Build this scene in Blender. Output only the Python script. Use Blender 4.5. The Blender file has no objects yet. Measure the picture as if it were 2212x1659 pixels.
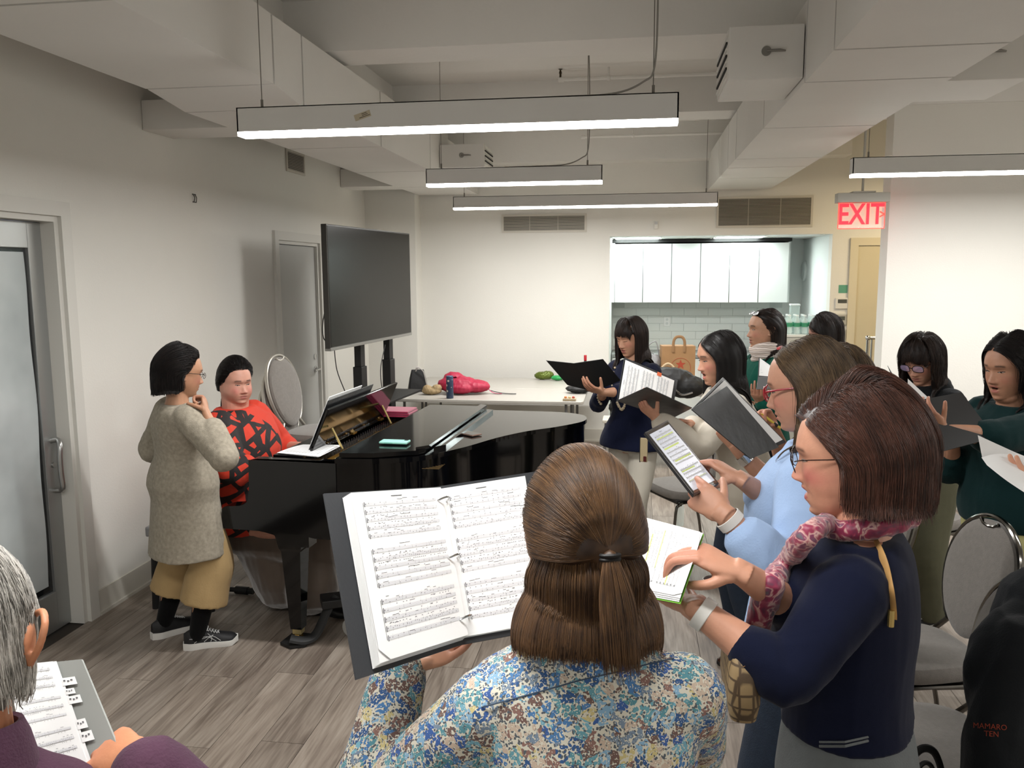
import bpy, bmesh, math, random
import numpy as np
from mathutils import Vector, Matrix, noise
from mathutils.bvhtree import BVHTree
random.seed(7); RNG = np.random.default_rng(7)
S = bpy.context.scene
COL = S.collection
# ------------------------------------------------------------ camera
W, H, FPX = 2212, 1659, 1790.2
PITCH, ROLL, YAW = 0.13386, -0.0052128, -0.1459506
cy, sy, cp, sp, cr, sr = math.cos(YAW), math.sin(YAW), math.cos(PITCH), math.sin(PITCH), math.cos(ROLL), math.sin(ROLL)
FW = np.array([sy*cp, cy*cp, -sp]); RT = np.array([cy, -sy, 0.0]); UP = np.cross(RT, FW)
R2 = cr*RT+sr*UP; U2 = -sr*RT+cr*UP
CAM = np.array([0, 0, 1.9])
cam = bpy.data.cameras.new('camera'); cam.sensor_width = 36; cam.lens = 36*FPX/W; cam.clip_start = .02
co = bpy.data.objects.new('camera', cam); COL.objects.link(co)
co.matrix_world = Matrix(((R2[0], U2[0], -FW[0], 0), (R2[1], U2[1], -FW[1], 0), (R2[2], U2[2], -FW[2], 1.9), (0, 0, 0, 1)))
S.camera = co
S.view_settings.view_transform = 'Standard'; S.view_settings.look = 'None'
S.view_settings.gamma = 1; S.view_settings.use_curve_mapping = False
S.view_settings.exposure = 0.10
w = bpy.data.worlds.new('world'); S.world = w; w.use_nodes = True
w.node_tree.nodes['Background'].inputs[0].default_value = (.9, .95, 1, 1)
w.node_tree.nodes['Background'].inputs[1].default_value = 0.25
# every lit luminaire of the room: centre x, y, length, centre height of the glowing underside
LAMPS = [(-.765, 3.50, 1.86), (-.82, 5.70, 1.20), (-.48, 7.80, 2.42), (2.56, 5.64, 2.42),
         (-.75, 1.15, 1.86), (-.75, -1.3, 1.86), (3.45, 1.1, 1.86), (3.45, -1.3, 1.86), (3.55, 3.4, 1.5)]
LAMP_Z = 2.486
LAMP_W = 8.6
def area(name, loc, sx, sy_, power, col=(1, 1, 1), rot=(0, 0, 0)):
    l = bpy.data.lights.new(name, 'AREA'); l.shape = 'RECTANGLE'; l.size = sx; l.size_y = sy_; l.energy = power; l.color = col
    o = bpy.data.objects.new(name, l); COL.objects.link(o); o.location = loc; o.rotation_euler = rot
    return o
for x, y, L in LAMPS:
    area('lamp_light', (x, y, LAMP_Z-.004), L-.04, .06, LAMP_W*L/1.2*(3.0 if y > 2 else 2.2), (1, .992, .98))
area('corridor_light', (3.0, 8.1, 2.9), 1.0, .5, 32, (1, .80, .50))

# ------------------------------------------------------------ helpers
def lin(h):
    if isinstance(h, (tuple, list)): return tuple(h[:3])+(1,)
    h = (h or '#808080').lstrip('#')
    if len(h) == 3: h = ''.join(c*2 for c in h)
    v = [int(h[i:i+2], 16)/255 for i in (0, 2, 4)]
    return tuple(x/12.92 if x <= .04045 else ((x+.055)/1.055)**2.4 for x in v)+(1,)
def ray(x, y): return FW+(x-W/2)/FPX*R2-(y-H/2)/FPX*U2
def P(x, y, X=None, Y=None, Z=None):
    """the point of the room seen at pixel (x, y) that lies on the plane X=, Y= or Z="""
    d = ray(x, y)
    for i, v in enumerate((X, Y, Z)):
        if v is not None: return Vector(CAM+(v-CAM[i])/d[i]*d)
def tag(o, label=None, cat=None, group=None, kind=None):
    if label: o['label'] = label
    if cat: o['category'] = cat
    if group: o['group'] = group
    if kind: o['kind'] = kind
    return o
def empty(name, loc=(0, 0, 0), rz=0, label=None, cat=None, group=None, kind=None):
    o = bpy.data.objects.new(name, None); COL.objects.link(o); o.empty_display_size = .1
    o.location = loc; o.rotation_euler = (0, 0, rz)
    return tag(o, label, cat, group, kind)
def link(name, me, m=None, parent=None):
    o = bpy.data.objects.new(name, me); COL.objects.link(o)
    if m is not None:
        for x in (m if isinstance(m, (list, tuple)) else [m]): me.materials.append(x)
    if parent is not None: o.parent = parent
    return o
def copy_tree(o, parent=None):
    c = o.copy(); COL.objects.link(c); c.parent = parent
    for ch in list(o.children): copy_tree(ch, c)
    return c
def sw(me, v=True):
    me.polygons.foreach_set('use_smooth', [v]*len(me.polygons))
class MB:
    """collects boxes, tubes, lofts into one mesh"""
    def __init__(s): s.v = []; s.f = []; s.m = []; s.sm = []; s.mi = 0; s.smooth = False; s.M = None
    def add(s, vs, fs, smooth=None):
        b = len(s.v)
        s.v += [tuple(s.M @ Vector(v)) if s.M is not None else tuple(v) for v in vs]
        s.f += [tuple(b+i for i in f) for f in fs]
        s.m += [s.mi]*len(fs); s.sm += [s.smooth if smooth is None else smooth]*len(fs)
        return s
    def box(s, a, b, bev=0):
        (x0, y0, z0), (x1, y1, z1) = a, b
        x0, x1 = min(x0, x1), max(x0, x1); y0, y1 = min(y0, y1), max(y0, y1); z0, z1 = min(z0, z1), max(z0, z1)
        if bev <= 0:
            v = [(x, y, z) for z in (z0, z1) for y in (y0, y1) for x in (x0, x1)]
            return s.add(v, [(0, 2, 3, 1), (4, 5, 7, 6), (0, 1, 5, 4), (2, 6, 7, 3), (0, 4, 6, 2), (1, 3, 7, 5)], False)
        bm = bmesh.new(); bmesh.ops.create_cube(bm, size=1)
        bmesh.ops.scale(bm, vec=(x1-x0, y1-y0, z1-z0), verts=bm.verts)
        bmesh.ops.translate(bm, vec=((x0+x1)/2, (y0+y1)/2, (z0+z1)/2), verts=bm.verts)
        bmesh.ops.bevel(bm, geom=bm.edges[:], offset=bev, segments=2, profile=.6, affect='EDGES')
        return s.bm(bm)
    def bm(s, bm, smooth=None):
        bm.verts.index_update()
        s.add([v.co[:] for v in bm.verts], [[v.index for v in f.verts] for f in bm.faces], smooth); bm.free(); return s
    def loft(s, rings, closed=True, cap=True, smooth=True):
        n = len(rings[0]); vs = [p for r in rings for p in r]; fs = []
        for i in range(len(rings)-1):
            for j in range(n if closed else n-1):
                k = (j+1) % n
                fs.append((i*n+j, i*n+k, (i+1)*n+k, (i+1)*n+j))
        s.add(vs, fs, smooth)
        if cap and closed:
            s.add(rings[0], [tuple(reversed(range(n)))], False); s.add(rings[-1], [tuple(range(n))], False)
        return s
    def tube(s, pts, r, n=8, cap=True, closed=False, flat=None):
        pts = [Vector(p) for p in pts]; rs = r if isinstance(r, (list, tuple)) else [r]*len(pts)
        rings = []; prev = None; N = len(pts)
        for i, p in enumerate(pts):
            if closed: t = pts[(i+1) % N]-pts[i-1]
            else: t = (pts[min(i+1, N-1)]-pts[max(i-1, 0)])
            t.normalize()
            if prev is None:
                u = t.orthogonal().normalized() if flat is None else (Vector(flat)-t*Vector(flat).dot(t)).normalized()
            else: u = (prev-t*prev.dot(t)).normalized()
            prev = u; v = t.cross(u)
            ra, rb = (rs[i] if isinstance(rs[i], tuple) else (rs[i], rs[i]))
            rings.append([p+u*ra*math.cos(a)+v*rb*math.sin(a) for a in [2*math.pi*k/n for k in range(n)]])
        if closed: rings.append(rings[0]); cap = False
        return s.loft(rings, True, cap)
    def lathe(s, prof, n=24, c=(0, 0, 0), cap=True):
        rings = [[(c[0]+r*math.cos(a), c[1]+r*math.sin(a), c[2]+z) for a in [2*math.pi*k/n for k in range(n)]] for r, z in prof]
        return s.loft(rings, True, cap)
    def prism(s, poly, z0, z1, axis='z', smooth=False):
        n = len(poly)
        mk = {'z': lambda p, h: (p[0], p[1], h), 'y': lambda p, h: (p[0], h, p[1]), 'x': lambda p, h: (h, p[0], p[1])}[axis]
        a = [mk(p, z0) for p in poly]; b = [mk(p, z1) for p in poly]
        s.add(a+b, [(i, (i+1) % n, n+(i+1) % n, n+i) for i in range(n)], smooth)
        s.add(a, [tuple(reversed(range(n)))], False); s.add(b, [tuple(range(n))], False)
        return s
    def sphere(s, c, r, nu=16, nv=10):
        rr = r if isinstance(r, (tuple, list)) else (r, r, r)
        rings = []
        for i in range(1, nv):
            t = math.pi*i/nv
            rings.append([(c[0]+rr[0]*math.sin(t)*math.cos(a), c[1]+rr[1]*math.sin(t)*math.sin(a), c[2]+rr[2]*math.cos(t)) for a in [2*math.pi*k/nu for k in range(nu)]])
        return s.loft(rings, True, True)
    def mesh(s, name='m'):
        me = bpy.data.meshes.new(name); me.from_pydata(s.v, [], s.f); me.update()
        me.polygons.foreach_set('material_index', s.m); me.polygons.foreach_set('use_smooth', s.sm)
        bm = bmesh.new(); bm.from_mesh(me); bmesh.ops.recalc_face_normals(bm, faces=bm.faces); bm.to_mesh(me); bm.free()
        return me
    def build(s, name, m, parent=None, split=35):
        me = s.mesh(name)
        if any(s.sm): 
            try: me.set_sharp_from_angle(angle=math.radians(split))
            except Exception: pass
        return link(name, me, m, parent)
def rrect(w, h, r, n=5):
    pts = []
    for cx, cy_, a0 in ((w/2-r, h/2-r, 0), (-w/2+r, h/2-r, 90), (-w/2+r, -h/2+r, 180), (w/2-r, -h/2+r, 270)):
        for k in range(n+1):
            a = math.radians(a0+90*k/n); pts.append((cx+r*math.cos(a), cy_+r*math.sin(a)))
    return pts
def catmull(pts, n=8, closed=False):
    p = [np.array(q, float) for q in pts]; out = []; N = len(p)
    rng = range(N if closed else N-1)
    for i in rng:
        a, b, c, d = (p[(i-1) % N], p[i], p[(i+1) % N], p[(i+2) % N]) if closed else (p[max(i-1, 0)], p[i], p[i+1], p[min(i+2, N-1)])
        for k in range(n):
            t = k/n; out.append(.5*((2*b)+(-a+c)*t+(2*a-5*b+4*c-d)*t*t+(-a+3*b-3*c+d)*t**3))
    if not closed: out.append(p[-1])
    return out
# ------------------------------------------------------------ materials
MATS = {}
def mat(name, col='#ffffff', rough=.5, metal=0, spec=.5, noise_=0, nscale=5, bump=0, bscale=40, coat=0, emit=None, estr=0, alpha=1, trans=0, sheen=0, stretch=None, sss=0, ior=1.45):
    if name in MATS: return MATS[name]
    m = bpy.data.materials.new(name); m.use_nodes = True; nt = m.node_tree; b = nt.nodes['Principled BSDF']
    I = b.inputs; I['Base Color'].default_value = lin(col); I['Roughness'].default_value = rough; I['Metallic'].default_value = metal
    I['Specular IOR Level'].default_value = spec; I['Coat Weight'].default_value = coat; I['Coat Roughness'].default_value = .03; I['IOR'].default_value = ior
    I['Transmission Weight'].default_value = trans; I['Alpha'].default_value = alpha; I['Sheen Weight'].default_value = sheen
    if sss: I['Subsurface Weight'].default_value = sss; I['Subsurface Radius'].default_value = (.02, .008, .004); I['Subsurface Scale'].default_value = 1
    if emit: I['Emission Color'].default_value = lin(emit); I['Emission Strength'].default_value = estr
    tc = None
    def coord():
        nonlocal tc
        if tc is None:
            t = nt.nodes.new('ShaderNodeTexCoord'); tc = t.outputs['Object']
            if stretch:
                mp = nt.nodes.new('ShaderNodeMapping'); mp.inputs['Scale'].default_value = stretch; nt.links.new(tc, mp.inputs[0]); tc = mp.outputs[0]
        return tc
    if noise_:
        n = nt.nodes.new('ShaderNodeTexNoise'); n.inputs['Scale'].default_value = nscale; n.inputs['Detail'].default_value = 5; nt.links.new(coord(), n.inputs['Vector'])
        h = nt.nodes.new('ShaderNodeHueSaturation'); h.inputs['Color'].default_value = lin(col)
        mr = nt.nodes.new('ShaderNodeMapRange'); mr.inputs['From Min'].default_value = .25; mr.inputs['From Max'].default_value = .75
        mr.inputs['To Min'].default_value = 1-noise_; mr.inputs['To Max'].default_value = 1+noise_
        nt.links.new(n.outputs[0], mr.inputs[0]); nt.links.new(mr.outputs[0], h.inputs['Value']); nt.links.new(h.outputs[0], I['Base Color'])
    if bump:
        n = nt.nodes.new('ShaderNodeTexNoise'); n.inputs['Scale'].default_value = bscale; n.inputs['Detail'].default_value = 3; nt.links.new(coord(), n.inputs['Vector'])
        bp = nt.nodes.new('ShaderNodeBump'); bp.inputs['Strength'].default_value = bump; bp.inputs['Distance'].default_value = .01
        nt.links.new(n.outputs[0], bp.inputs['Height']); nt.links.new(bp.outputs[0], I['Normal'])
    MATS[name] = m
    return m
def nodes_mat(name, fn):
    m = bpy.data.materials.new(name); m.use_nodes = True; nt = m.node_tree; fn(nt, nt.nodes['Principled BSDF'], nt.nodes.new, nt.links.new); MATS[name] = m; return m
def ramp(N, L, src, stops):
    r = N('ShaderNodeValToRGB'); e = r.color_ramp.elements
    while len(e) < len(stops): e.new(.5)
    for q, (p, c) in zip(e, stops): q.position = p; q.color = lin(c)
    L(src, r.inputs[0]); return r
wall_m = mat('wall_paint', '#dedcd5', .75, noise_=.035, nscale=1.1, bump=.08, bscale=90, spec=.3)
ceil_m = mat('ceiling_paint', '#e0ded9', .8, noise_=.03, nscale=1.5, bump=.15, bscale=30, spec=.25)
duct_m = mat('duct_paint', '#dbd9d4', .6, noise_=.03, nscale=2, bump=.05, bscale=25, spec=.35)
warm_m = wall_m
white_m = mat('white_trim', '#d8d6cf', .5, noise_=.02)
def _plank(nt, b, N, L):
    tc = N('ShaderNodeTexCoord'); oi = N('ShaderNodeObjectInfo')
    off = N('ShaderNodeVectorMath'); off.operation = 'MULTIPLY_ADD'; L(tc.outputs['Object'], off.inputs[0]); off.inputs[1].default_value = (1, 1, 1)
    cmb = N('ShaderNodeCombineXYZ'); ml = N('ShaderNodeMath'); ml.operation = 'MULTIPLY'; L(oi.outputs['Random'], ml.inputs[0]); ml.inputs[1].default_value = 37
    L(ml.outputs[0], cmb.inputs[0]); L(ml.outputs[0], cmb.inputs[1]); L(cmb.outputs[0], off.inputs[2])
    mp = N('ShaderNodeMapping'); mp.inputs['Scale'].default_value = (9, 1.1, 1); L(off.outputs[0], mp.inputs[0])
    n1 = N('ShaderNodeTexNoise'); n1.inputs['Scale'].default_value = 1.6; n1.inputs['Detail'].default_value = 6; n1.inputs['Distortion'].default_value = 1.2; L(mp.outputs[0], n1.inputs[0])
    mp2 = N('ShaderNodeMapping'); mp2.inputs['Scale'].default_value = (70, 3, 1); L(off.outputs[0], mp2.inputs[0])
    n2 = N('ShaderNodeTexNoise'); n2.inputs['Scale'].default_value = 1.5; n2.inputs['Detail'].default_value = 4; L(mp2.outputs[0], n2.inputs[0])
    mx = N('ShaderNodeMix'); mx.inputs[0].default_value = .38; L(n1.outputs[0], mx.inputs[2]); L(n2.outputs[0], mx.inputs[3])
    r = ramp(N, L, mx.outputs[0], [(.28, '#564b43'), (.43, '#74695f'), (.54, '#887d72'), (.70, '#9c9287')])
    hs = N('ShaderNodeHueSaturation'); mr = N('ShaderNodeMapRange'); L(oi.outputs['Random'], mr.inputs[0]); mr.inputs[3].default_value = .86; mr.inputs[4].default_value = 1.12
    L(mr.outputs[0], hs.inputs['Value']); L(r.outputs[0], hs.inputs['Color']); L(hs.outputs[0], b.inputs['Base Color'])
    b.inputs['Roughness'].default_value = .42; b.inputs['Specular IOR Level'].default_value = .45
    bp = N('ShaderNodeBump'); bp.inputs['Strength'].default_value = .12; bp.inputs['Distance'].default_value = .003; L(n2.outputs[0], bp.inputs['Height']); L(bp.outputs[0], b.inputs['Normal'])
plank_m = nodes_mat('vinyl_plank', _plank)
alu_m = mat('brushed_aluminium', '#a7a9a8', .38, .75, bump=.03, bscale=60)
dark_seam_m = mat('dark_gap', '#2b2926', .9)
black_gloss = mat('piano_lacquer', '#040405', .09, spec=.5, coat=.1)
black_matte = mat('matte_black', '#141414', .55, noise_=.1)
black_plas = mat('black_vinyl', '#26282a', .38, noise_=.12, nscale=12, bump=.25, bscale=14)
folder_m = mat('black_folder_cloth', '#0e0f10', .5, noise_=.1)
binder_m = mat('charcoal_binder', '#2f3134', .6, noise_=.04, bump=.05, bscale=200)
chrome_m = mat('chrome', '#c9c9c9', .15, 1)
darkchrome_m = mat('dark_chrome', '#6b6863', .16, 1)
chair_fab = mat('grey_chair_fabric', '#77726c', .85, noise_=.10, nscale=60, bump=.3, bscale=350, sheen=.3)
cham_m = mat('champagne_metal', '#b9b5ab', .35, .55)
glow_m = mat('lamp_diffuser', '#ffffff', .5, emit='#fffcf6', estr=17)
lampbody_m = mat('lamp_housing', '#d9d9d6', .5, noise_=.02)
paper_m = mat('white_paper', '#e9e9e8', .7, spec=.2)
ink_m = mat('printed_ink', '#5f6062', .8, spec=.1)
staff_m = mat('printed_stave', '#c3c4c6', .8, spec=.1)
table_m = mat('grey_laminate', '#b5b1a9', .35, noise_=.015, nscale=30)
tableedge_m = mat('table_edge', '#a8a59d', .5)
# ------------------------------------------------------------ the room
def struct(name, mb, m, parent=None, smooth=False):
    o = mb.build(name, m, parent)
    if parent is None: o['kind'] = 'structure'
    return o
LW, BW, RW, FRW = -2.96, 9.25, 5.2, -3.2     # left wall, back wall, right wall, wall behind the camera
ZC = 3.43
struct('ceiling', MB().box((LW-.2, FRW-.1, ZC), (RW+.2, 12.2, ZC+.2)), ceil_m)
fl = struct('floor', MB().box((LW-.2, FRW-.1, -.12), (RW+.2, 12.2, -.0065)), mat('floor_gap', '#3a342e', .9))
PW, PL = .184, 1.22
pv = PW/2-.0012; pl_ = PL/2-.0012
pm = MB().box((-pv, -pl_, -.0065), (pv, pl_, 0), 0).mesh('plank'); pm.materials.append(plank_m)
npl = 0; col_i = 0
x = LW+PW/2
while x < 3.3:
    off = (col_i*.467) % 1.0*PL
    y = 1.45-off+(0 if x < 1.9 else 0)
    while y < 9.3:
        yy = y+PL/2
        if yy > 1.3 and not (x > 2.1 and yy > 7.3) and (x > -.35*yy-2.1):
            o = bpy.data.objects.new('plank', pm); COL.objects.link(o); o.parent = fl; o.location = (x, yy, 0); npl += 1
        y += PL
    x += PW; col_i += 1
# the rest of the floor, out of the picture, one piece
mb = MB()
mb.box((LW, FRW, -.0065), (3.3, 1.05, -.001)); mb.box((3.3, FRW, -.0065), (RW, 12, -.001)); mb.box((2.0, 7.7, -.0065), (3.3, 12, -.001)); mb.box((LW, 9.25, -.0065), (2.0, 12, -.001))
o = mb.build('floor_remainder', plank_m, fl); o['kind'] = 'stuff'
# left wall with two door openings
D1 = (2.75, 3.98, 2.20)   # y0, y1, top
D2 = (6.66, 7.58, 2.18)
mb = MB()
ys = [FRW, D1[0], D1[1], D2[0], D2[1], 12.2]
for a, b_, t in ((ys[0], ys[1], 0), (ys[1], ys[2], D1[2]), (ys[2], ys[3], 0), (ys[3], ys[4], D2[2]), (ys[4], ys[5], 0)):
    mb.box((LW-.2, a, t), (LW, b_, ZC))
struct('wall_left', mb, wall_m)
# pier in the left back corner
struct('wall_pier', MB().box((LW, 9.0, 0), (-2.39, BW+.01, ZC)), wall_m)
# back wall with kitchen alcove
AX0, AX1, AZ = -.27, 2.06, 2.285
mb = MB(); mb.box((LW, BW, 0), (AX0, BW+.15, ZC)); mb.box((AX0, BW, AZ), (AX1, BW+.15, ZC)); mb.box((AX1, BW, 0), (RW, BW+.15, ZC))
struct('wall_back', mb, wall_m)
kit_m = mat('kitchen_wall_paint', '#dfe4e2', .6)
AB = 10.75
mb = MB(); mb.box((AX0-.1, BW+.15, 0), (AX0, AB+.1, 2.6)); mb.box((AX1, BW+.15, 0), (AX1+.1, AB+.1, 2.6)); mb.box((AX0, AB, 0), (AX1, AB+.1, 2.6))
struct('wall_kitchen', mb, kit_m)
# right hand wall block (face towards the camera) and enclosing walls
struct('wall_right', MB().box((1.955, 6.92, 0), (RW, 7.12, ZC)), wall_m)
struct('wall_far_right', MB().box((RW, FRW, 0), (RW+.2, 12.2, ZC)), wall_m)
struct('wall_front', MB().box((LW-.2, FRW-.2, 0), (RW+.2, FRW, ZC)), wall_m)
# baseboards
bb_m = mat('baseboard_vinyl', '#c9c5bb', .5, noise_=.03, nscale=3)
mb = MB(); mb.box((LW, 4.06, 0), (LW+.012, 6.56, .14)); mb.box((LW, 4.06, 0), (LW+.024, 6.56, .018)); mb.box((LW, 7.68, 0), (LW+.012, 9.0, .14))
struct('baseboard_left', mb, bb_m)
mb = MB(); mb.box((-2.38, BW-.012, 0), (AX0, BW, .14)); mb.box((-2.38, BW-.024, 0), (AX0, BW, .018)); mb.box((AX1, BW-.012, 0), (2.24, BW, .14))
struct('baseboard_back', mb, bb_m)
mb = MB(); mb.box((1.955, 6.908, 0), (RW, 6.92, .14)); mb.box((1.945, 6.896, 0), (RW, 6.92, .018))
struct('baseboard_right', mb, bb_m)
# ceiling beams and girders
def beam(n, y0, y1, z, x0=LW, x1=RW):
    struct(n, MB().box((x0, y0, z), (x1, y1, ZC+.01)), ceil_m)
beam('trim_1', 4.72, 5.05, 3.15); beam('trim_2', 6.90, 7.28, 3.15); beam('trim_3', 8.98, 9.26, 3.06, LW, 2.15)
beam('trim_4', 2.45, 2.8, 3.15); beam('trim_5', .1, .45, 3.15)
struct('trim_6', MB().box((LW, FRW, 3.12), (-2.0, 9.25, ZC+.01)), ceil_m)
# door 2: grey steel door beside the television
fr_m = mat('door_frame_paint', '#cfcdc6', .5)
def casing(name, y0, y1, top, w_, m, x=LW, t=.022):
    mb = MB(); mb.box((x, y0-w_, 0), (x+t, y0, top+w_)); mb.box((x, y1, 0), (x+t, y1+w_, top+w_)); mb.box((x, y0, top), (x+t, y1, top+w_))
    mb.box((x-.12, y0-.0, 0), (x, y0+.03, top)); mb.box((x-.12, y1-.03, 0), (x, y1, top)); mb.box((x-.12, y0+.03, top-.03), (x, y1-.03, top))
    return struct(name, mb, m)
c2 = casing('trim_7', D2[0], D2[1], D2[2], .075, fr_m)
d2 = empty('door_2', (LW-.05, D2[0]+.03, 0), kind='structure')
MB().box((-.022, .003, .01), (.022, D2[1]-D2[0]-.063, D2[2]-.034), .003).build('door_leaf', mat('grey_door_paint', '#b2b2ae', .45, noise_=.02), d2)
hy = .78
hd = MB(); hd.M = None
hd.tube([(.022, hy, 1.0), (.03, hy, 1.0)], .032, 20); hd.tube([(.03, hy, 1.0), (.075, hy, 1.0)], .011, 12)
hd.tube([(.072, hy+.01, 1.0), (.075, hy-.04, 1.0), (.07, hy-.12, .998)], [.011, .010, .008], 12)
hd.tube([(.022, hy, 1.12), (.032, hy, 1.12)], .026, 20)
hd.build('door_handle', chrome_m, d2)
# door 1: aluminium door with frosted glass
casing('trim_8', D1[0], D1[1], D1[2], .075, fr_m)
d1 = empty('door_1', (LW-.10, D1[0]+.03, 0), kind='structure')
wd = D1[1]-D1[0]-.06; ht = D1[2]-.035
mb = MB()
mb.box((-.022, 0, .01), (.022, .1, ht), .003); mb.box((-.022, wd-.1, .01), (.022, wd, ht), .003)
mb.box((-.022, .1, ht-.13), (.022, wd-.1, ht), .003); mb.box((-.022, .1, .01), (.022, wd-.1, .22), .003)
mb.build('door_frame', alu_m, d1)
MB().box((-.004, .095, .215), (.004, wd-.095, ht-.125)).build('pane', mat('dark_glass', '#16181a', .08, coat=.5), d1)
def _film(nt, b, N, L):
    tc = N('ShaderNodeTexCoord'); n = N('ShaderNodeTexNoise'); n.inputs['Scale'].default_value = 2.2; n.inputs['Detail'].default_value = 3; L(tc.outputs['Object'], n.inputs[0])
    r = ramp(N, L, n.outputs[0], [(.3, '#a3aaab'), (.7, '#c4cbcb')]); L(r.outputs[0], b.inputs['Base Color']); b.inputs['Roughness'].default_value = .25
    bp = N('ShaderNodeBump'); bp.inputs['Strength'].default_value = .1; bp.inputs['Distance'].default_value = .02; L(n.outputs[0], bp.inputs['Height']); L(bp.outputs[0], b.inputs['Normal'])
film_m = nodes_mat('frosted_film', _film)
# the film sheet, its free edge wavering a little
zs = np.linspace(.26, ht-.15, 30); fv = []
for i, z in enumerate(zs):
    e = wd-.112-.018*(.5+.5*math.sin(z*2.6+1.2))-.006*math.sin(z*9)
    fv += [(.0055, .12, z), (.0055, e, z), (.0065, .12, z), (.0065, e, z)]
ff = []
for i in range(29):
    a = i*4
    ff += [(a+2, a+3, a+7, a+6), (a, a+4, a+5, a+1), (a+1, a+5, a+7, a+3)]
MB().add(fv, ff).build('frosted_film', film_m, d1)
mb = MB(); hyy = wd-.045
mb.tube(catmull([(.02, hyy, 1.03), (.06, hyy, 1.035), (.085, hyy-.02, 1.01), (.088, hyy-.03, .95), (.088, hyy-.03, .86), (.085, hyy-.02, .79), (.06, hyy, .765), (.02, hyy, .76)], 5), .014, 12)
mb.tube([(.021, hyy, .9), (.03, hyy, .9)], .014, 14)
mb.build('door_handle', mat('satin_metal', '#b4b4b2', .3, .9), d1)
# black weather strip and lever stop: jamb depth is the casing box; gap line
# kitchen corridor door with warm paint
bm_ = mat('beige_door_paint', '#c9bfa4', .55, noise_=.02)
mb = MB(); mb.box((2.24, BW-.03, 0), (2.32, BW, 2.24)); mb.box((2.32, BW-.03, 2.16), (3.2, BW, 2.24)); mb.box((3.2, BW-.03, 0), (3.28, BW, 2.24))
struct('trim_9', mb, mat('beige_frame_paint', '#cfc6ae', .5))
d3 = empty('door_3', (2.32, BW-.012, 0), kind='structure')
MB().box((0, -.004, .01), (.88, .01, 2.155), .002).build('door_leaf', bm_, d3)
# ------------------------------------------------------------ ducts
def duct(label, x0, x1, zb, zt, ys, gap=.018, near=None):
    t = empty('air_duct', ((x0+x1)/2, ys[0], zb), label=label, cat='duct')
    for i in range(len(ys)-1):
        a, b_ = ys[i], ys[i+1]; z = zb; z2 = zb
        if near and b_ <= near[0]+.01: z = z2 = near[1]
        elif near and abs(a-near[0]) < .01: z = near[1]
        mb = MB()
        X0, X1 = x0-(x0+x1)/2, x1-(x0+x1)/2
        a_, bb_ = a-ys[0]+gap/2, b_-ys[0]-gap/2
        v = [(X0, a_, z-zb), (X1, a_, z-zb), (X0, bb_, z2-zb), (X1, bb_, z2-zb), (X0, a_, zt-zb), (X1, a_, zt-zb), (X0, bb_, zt-zb), (X1, bb_, zt-zb)]
        mb.add(v, [(0, 2, 3, 1), (4, 5, 7, 6), (0, 1, 5, 4), (2, 6, 7, 3), (0, 4, 6, 2), (1, 3, 7, 5)])
        mb.build('duct_section', duct_m, t)
    g = .02
    MB().box((x0+g-(x0+x1)/2, 0, g+(.05 if near else 0)), (x1-g-(x0+x1)/2, ys[-1]-ys[0], zt-zb-g)).build('inner_liner', dark_seam_m, t)
    return t
dl = duct('white painted square ventilation duct along the left wall', -2.38, -1.72, 2.755, 3.12, [-3.0, -1.0, 1.3, 2.66, 3.92, 4.28, 5.63, 7.02, 8.3, 9.2], near=(3.92, 2.80))
dr = duct('white painted ventilation duct stepping down above the singers on the right', .76, 1.40, 2.755, 3.12, [-3.0, -.4, 1.8, 2.9, 3.53, 4.10, 5.34, 6.74, 7.3, 8.1, 9.2])
# side outlets
def outlet(label, x0, x1, y0, y1, z0, z1, face=None, lever=False, grp=None):
    t = empty('duct_outlet', ((x0+x1)/2, (y0+y1)/2, z0), label=label, cat='duct outlet')
    hx, hy_ = (x1-x0)/2, (y1-y0)/2
    MB().box((-hx, -hy_, 0), (hx, hy_, z1-z0), .004).build('outlet_box', duct_m, t)
    if face:
        s = -1 if face == 'x-' else 1
        mb = MB()
        mb.box((s*hx, -hy_+.01, .01), (s*(hx+.004), hy_-.01, z1-z0-.01))
        mb.build('grille_frame', white_m, t)
        n = 7
        for i in range(n):
            z = .035+(z1-z0-.07)*i/(n-1)
            MB().box((s*(hx+.002), -hy_+.03, z-.006), (s*(hx+.012), hy_-.03, z+.004)).build('louver', dark_seam_m if i % 2 else white_m, t)
    if lever:
        mb = MB(); mb.tube([(0, -hy_, (z1-z0)*.52), (0, -hy_-.008, (z1-z0)*.52)], .022, 16); mb.tube([(0, -hy_-.01, (z1-z0)*.52), (.06, -hy_-.012, (z1-z0)*.52), (.085, -hy_-.008, (z1-z0)*.51)], [(.006), .007, .004], 8)
        mb.build('damper_lever', mat('dull_metal', '#8d8b86', .4, .6), t)
    return t
outlet('square duct outlet box with a damper lever beside the front end of the right duct', .42, .755, 4.12, 4.62, 2.78, 3.02, 'x-', True)
outlet('duct outlet box on the far side of the right duct at the upper right corner', 1.405, 1.80, 4.30, 4.80, 2.78, 3.02, 'x+', True)
outlet('duct branch box between the left duct and the wall nearest the glass door', LW+.003, -2.385, 4.80, 5.14, 2.765, 2.94)
outlet('duct branch box between the left duct and the wall near the corner pier', LW+.003, -2.385, 8.25, 8.6, 2.765, 2.94)
outlet('small duct outlet box behind the middle hanging lamp beside the left duct', -1.715, -1.32, 7.35, 7.8, 2.82, 3.02, 'x+', True)
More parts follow.
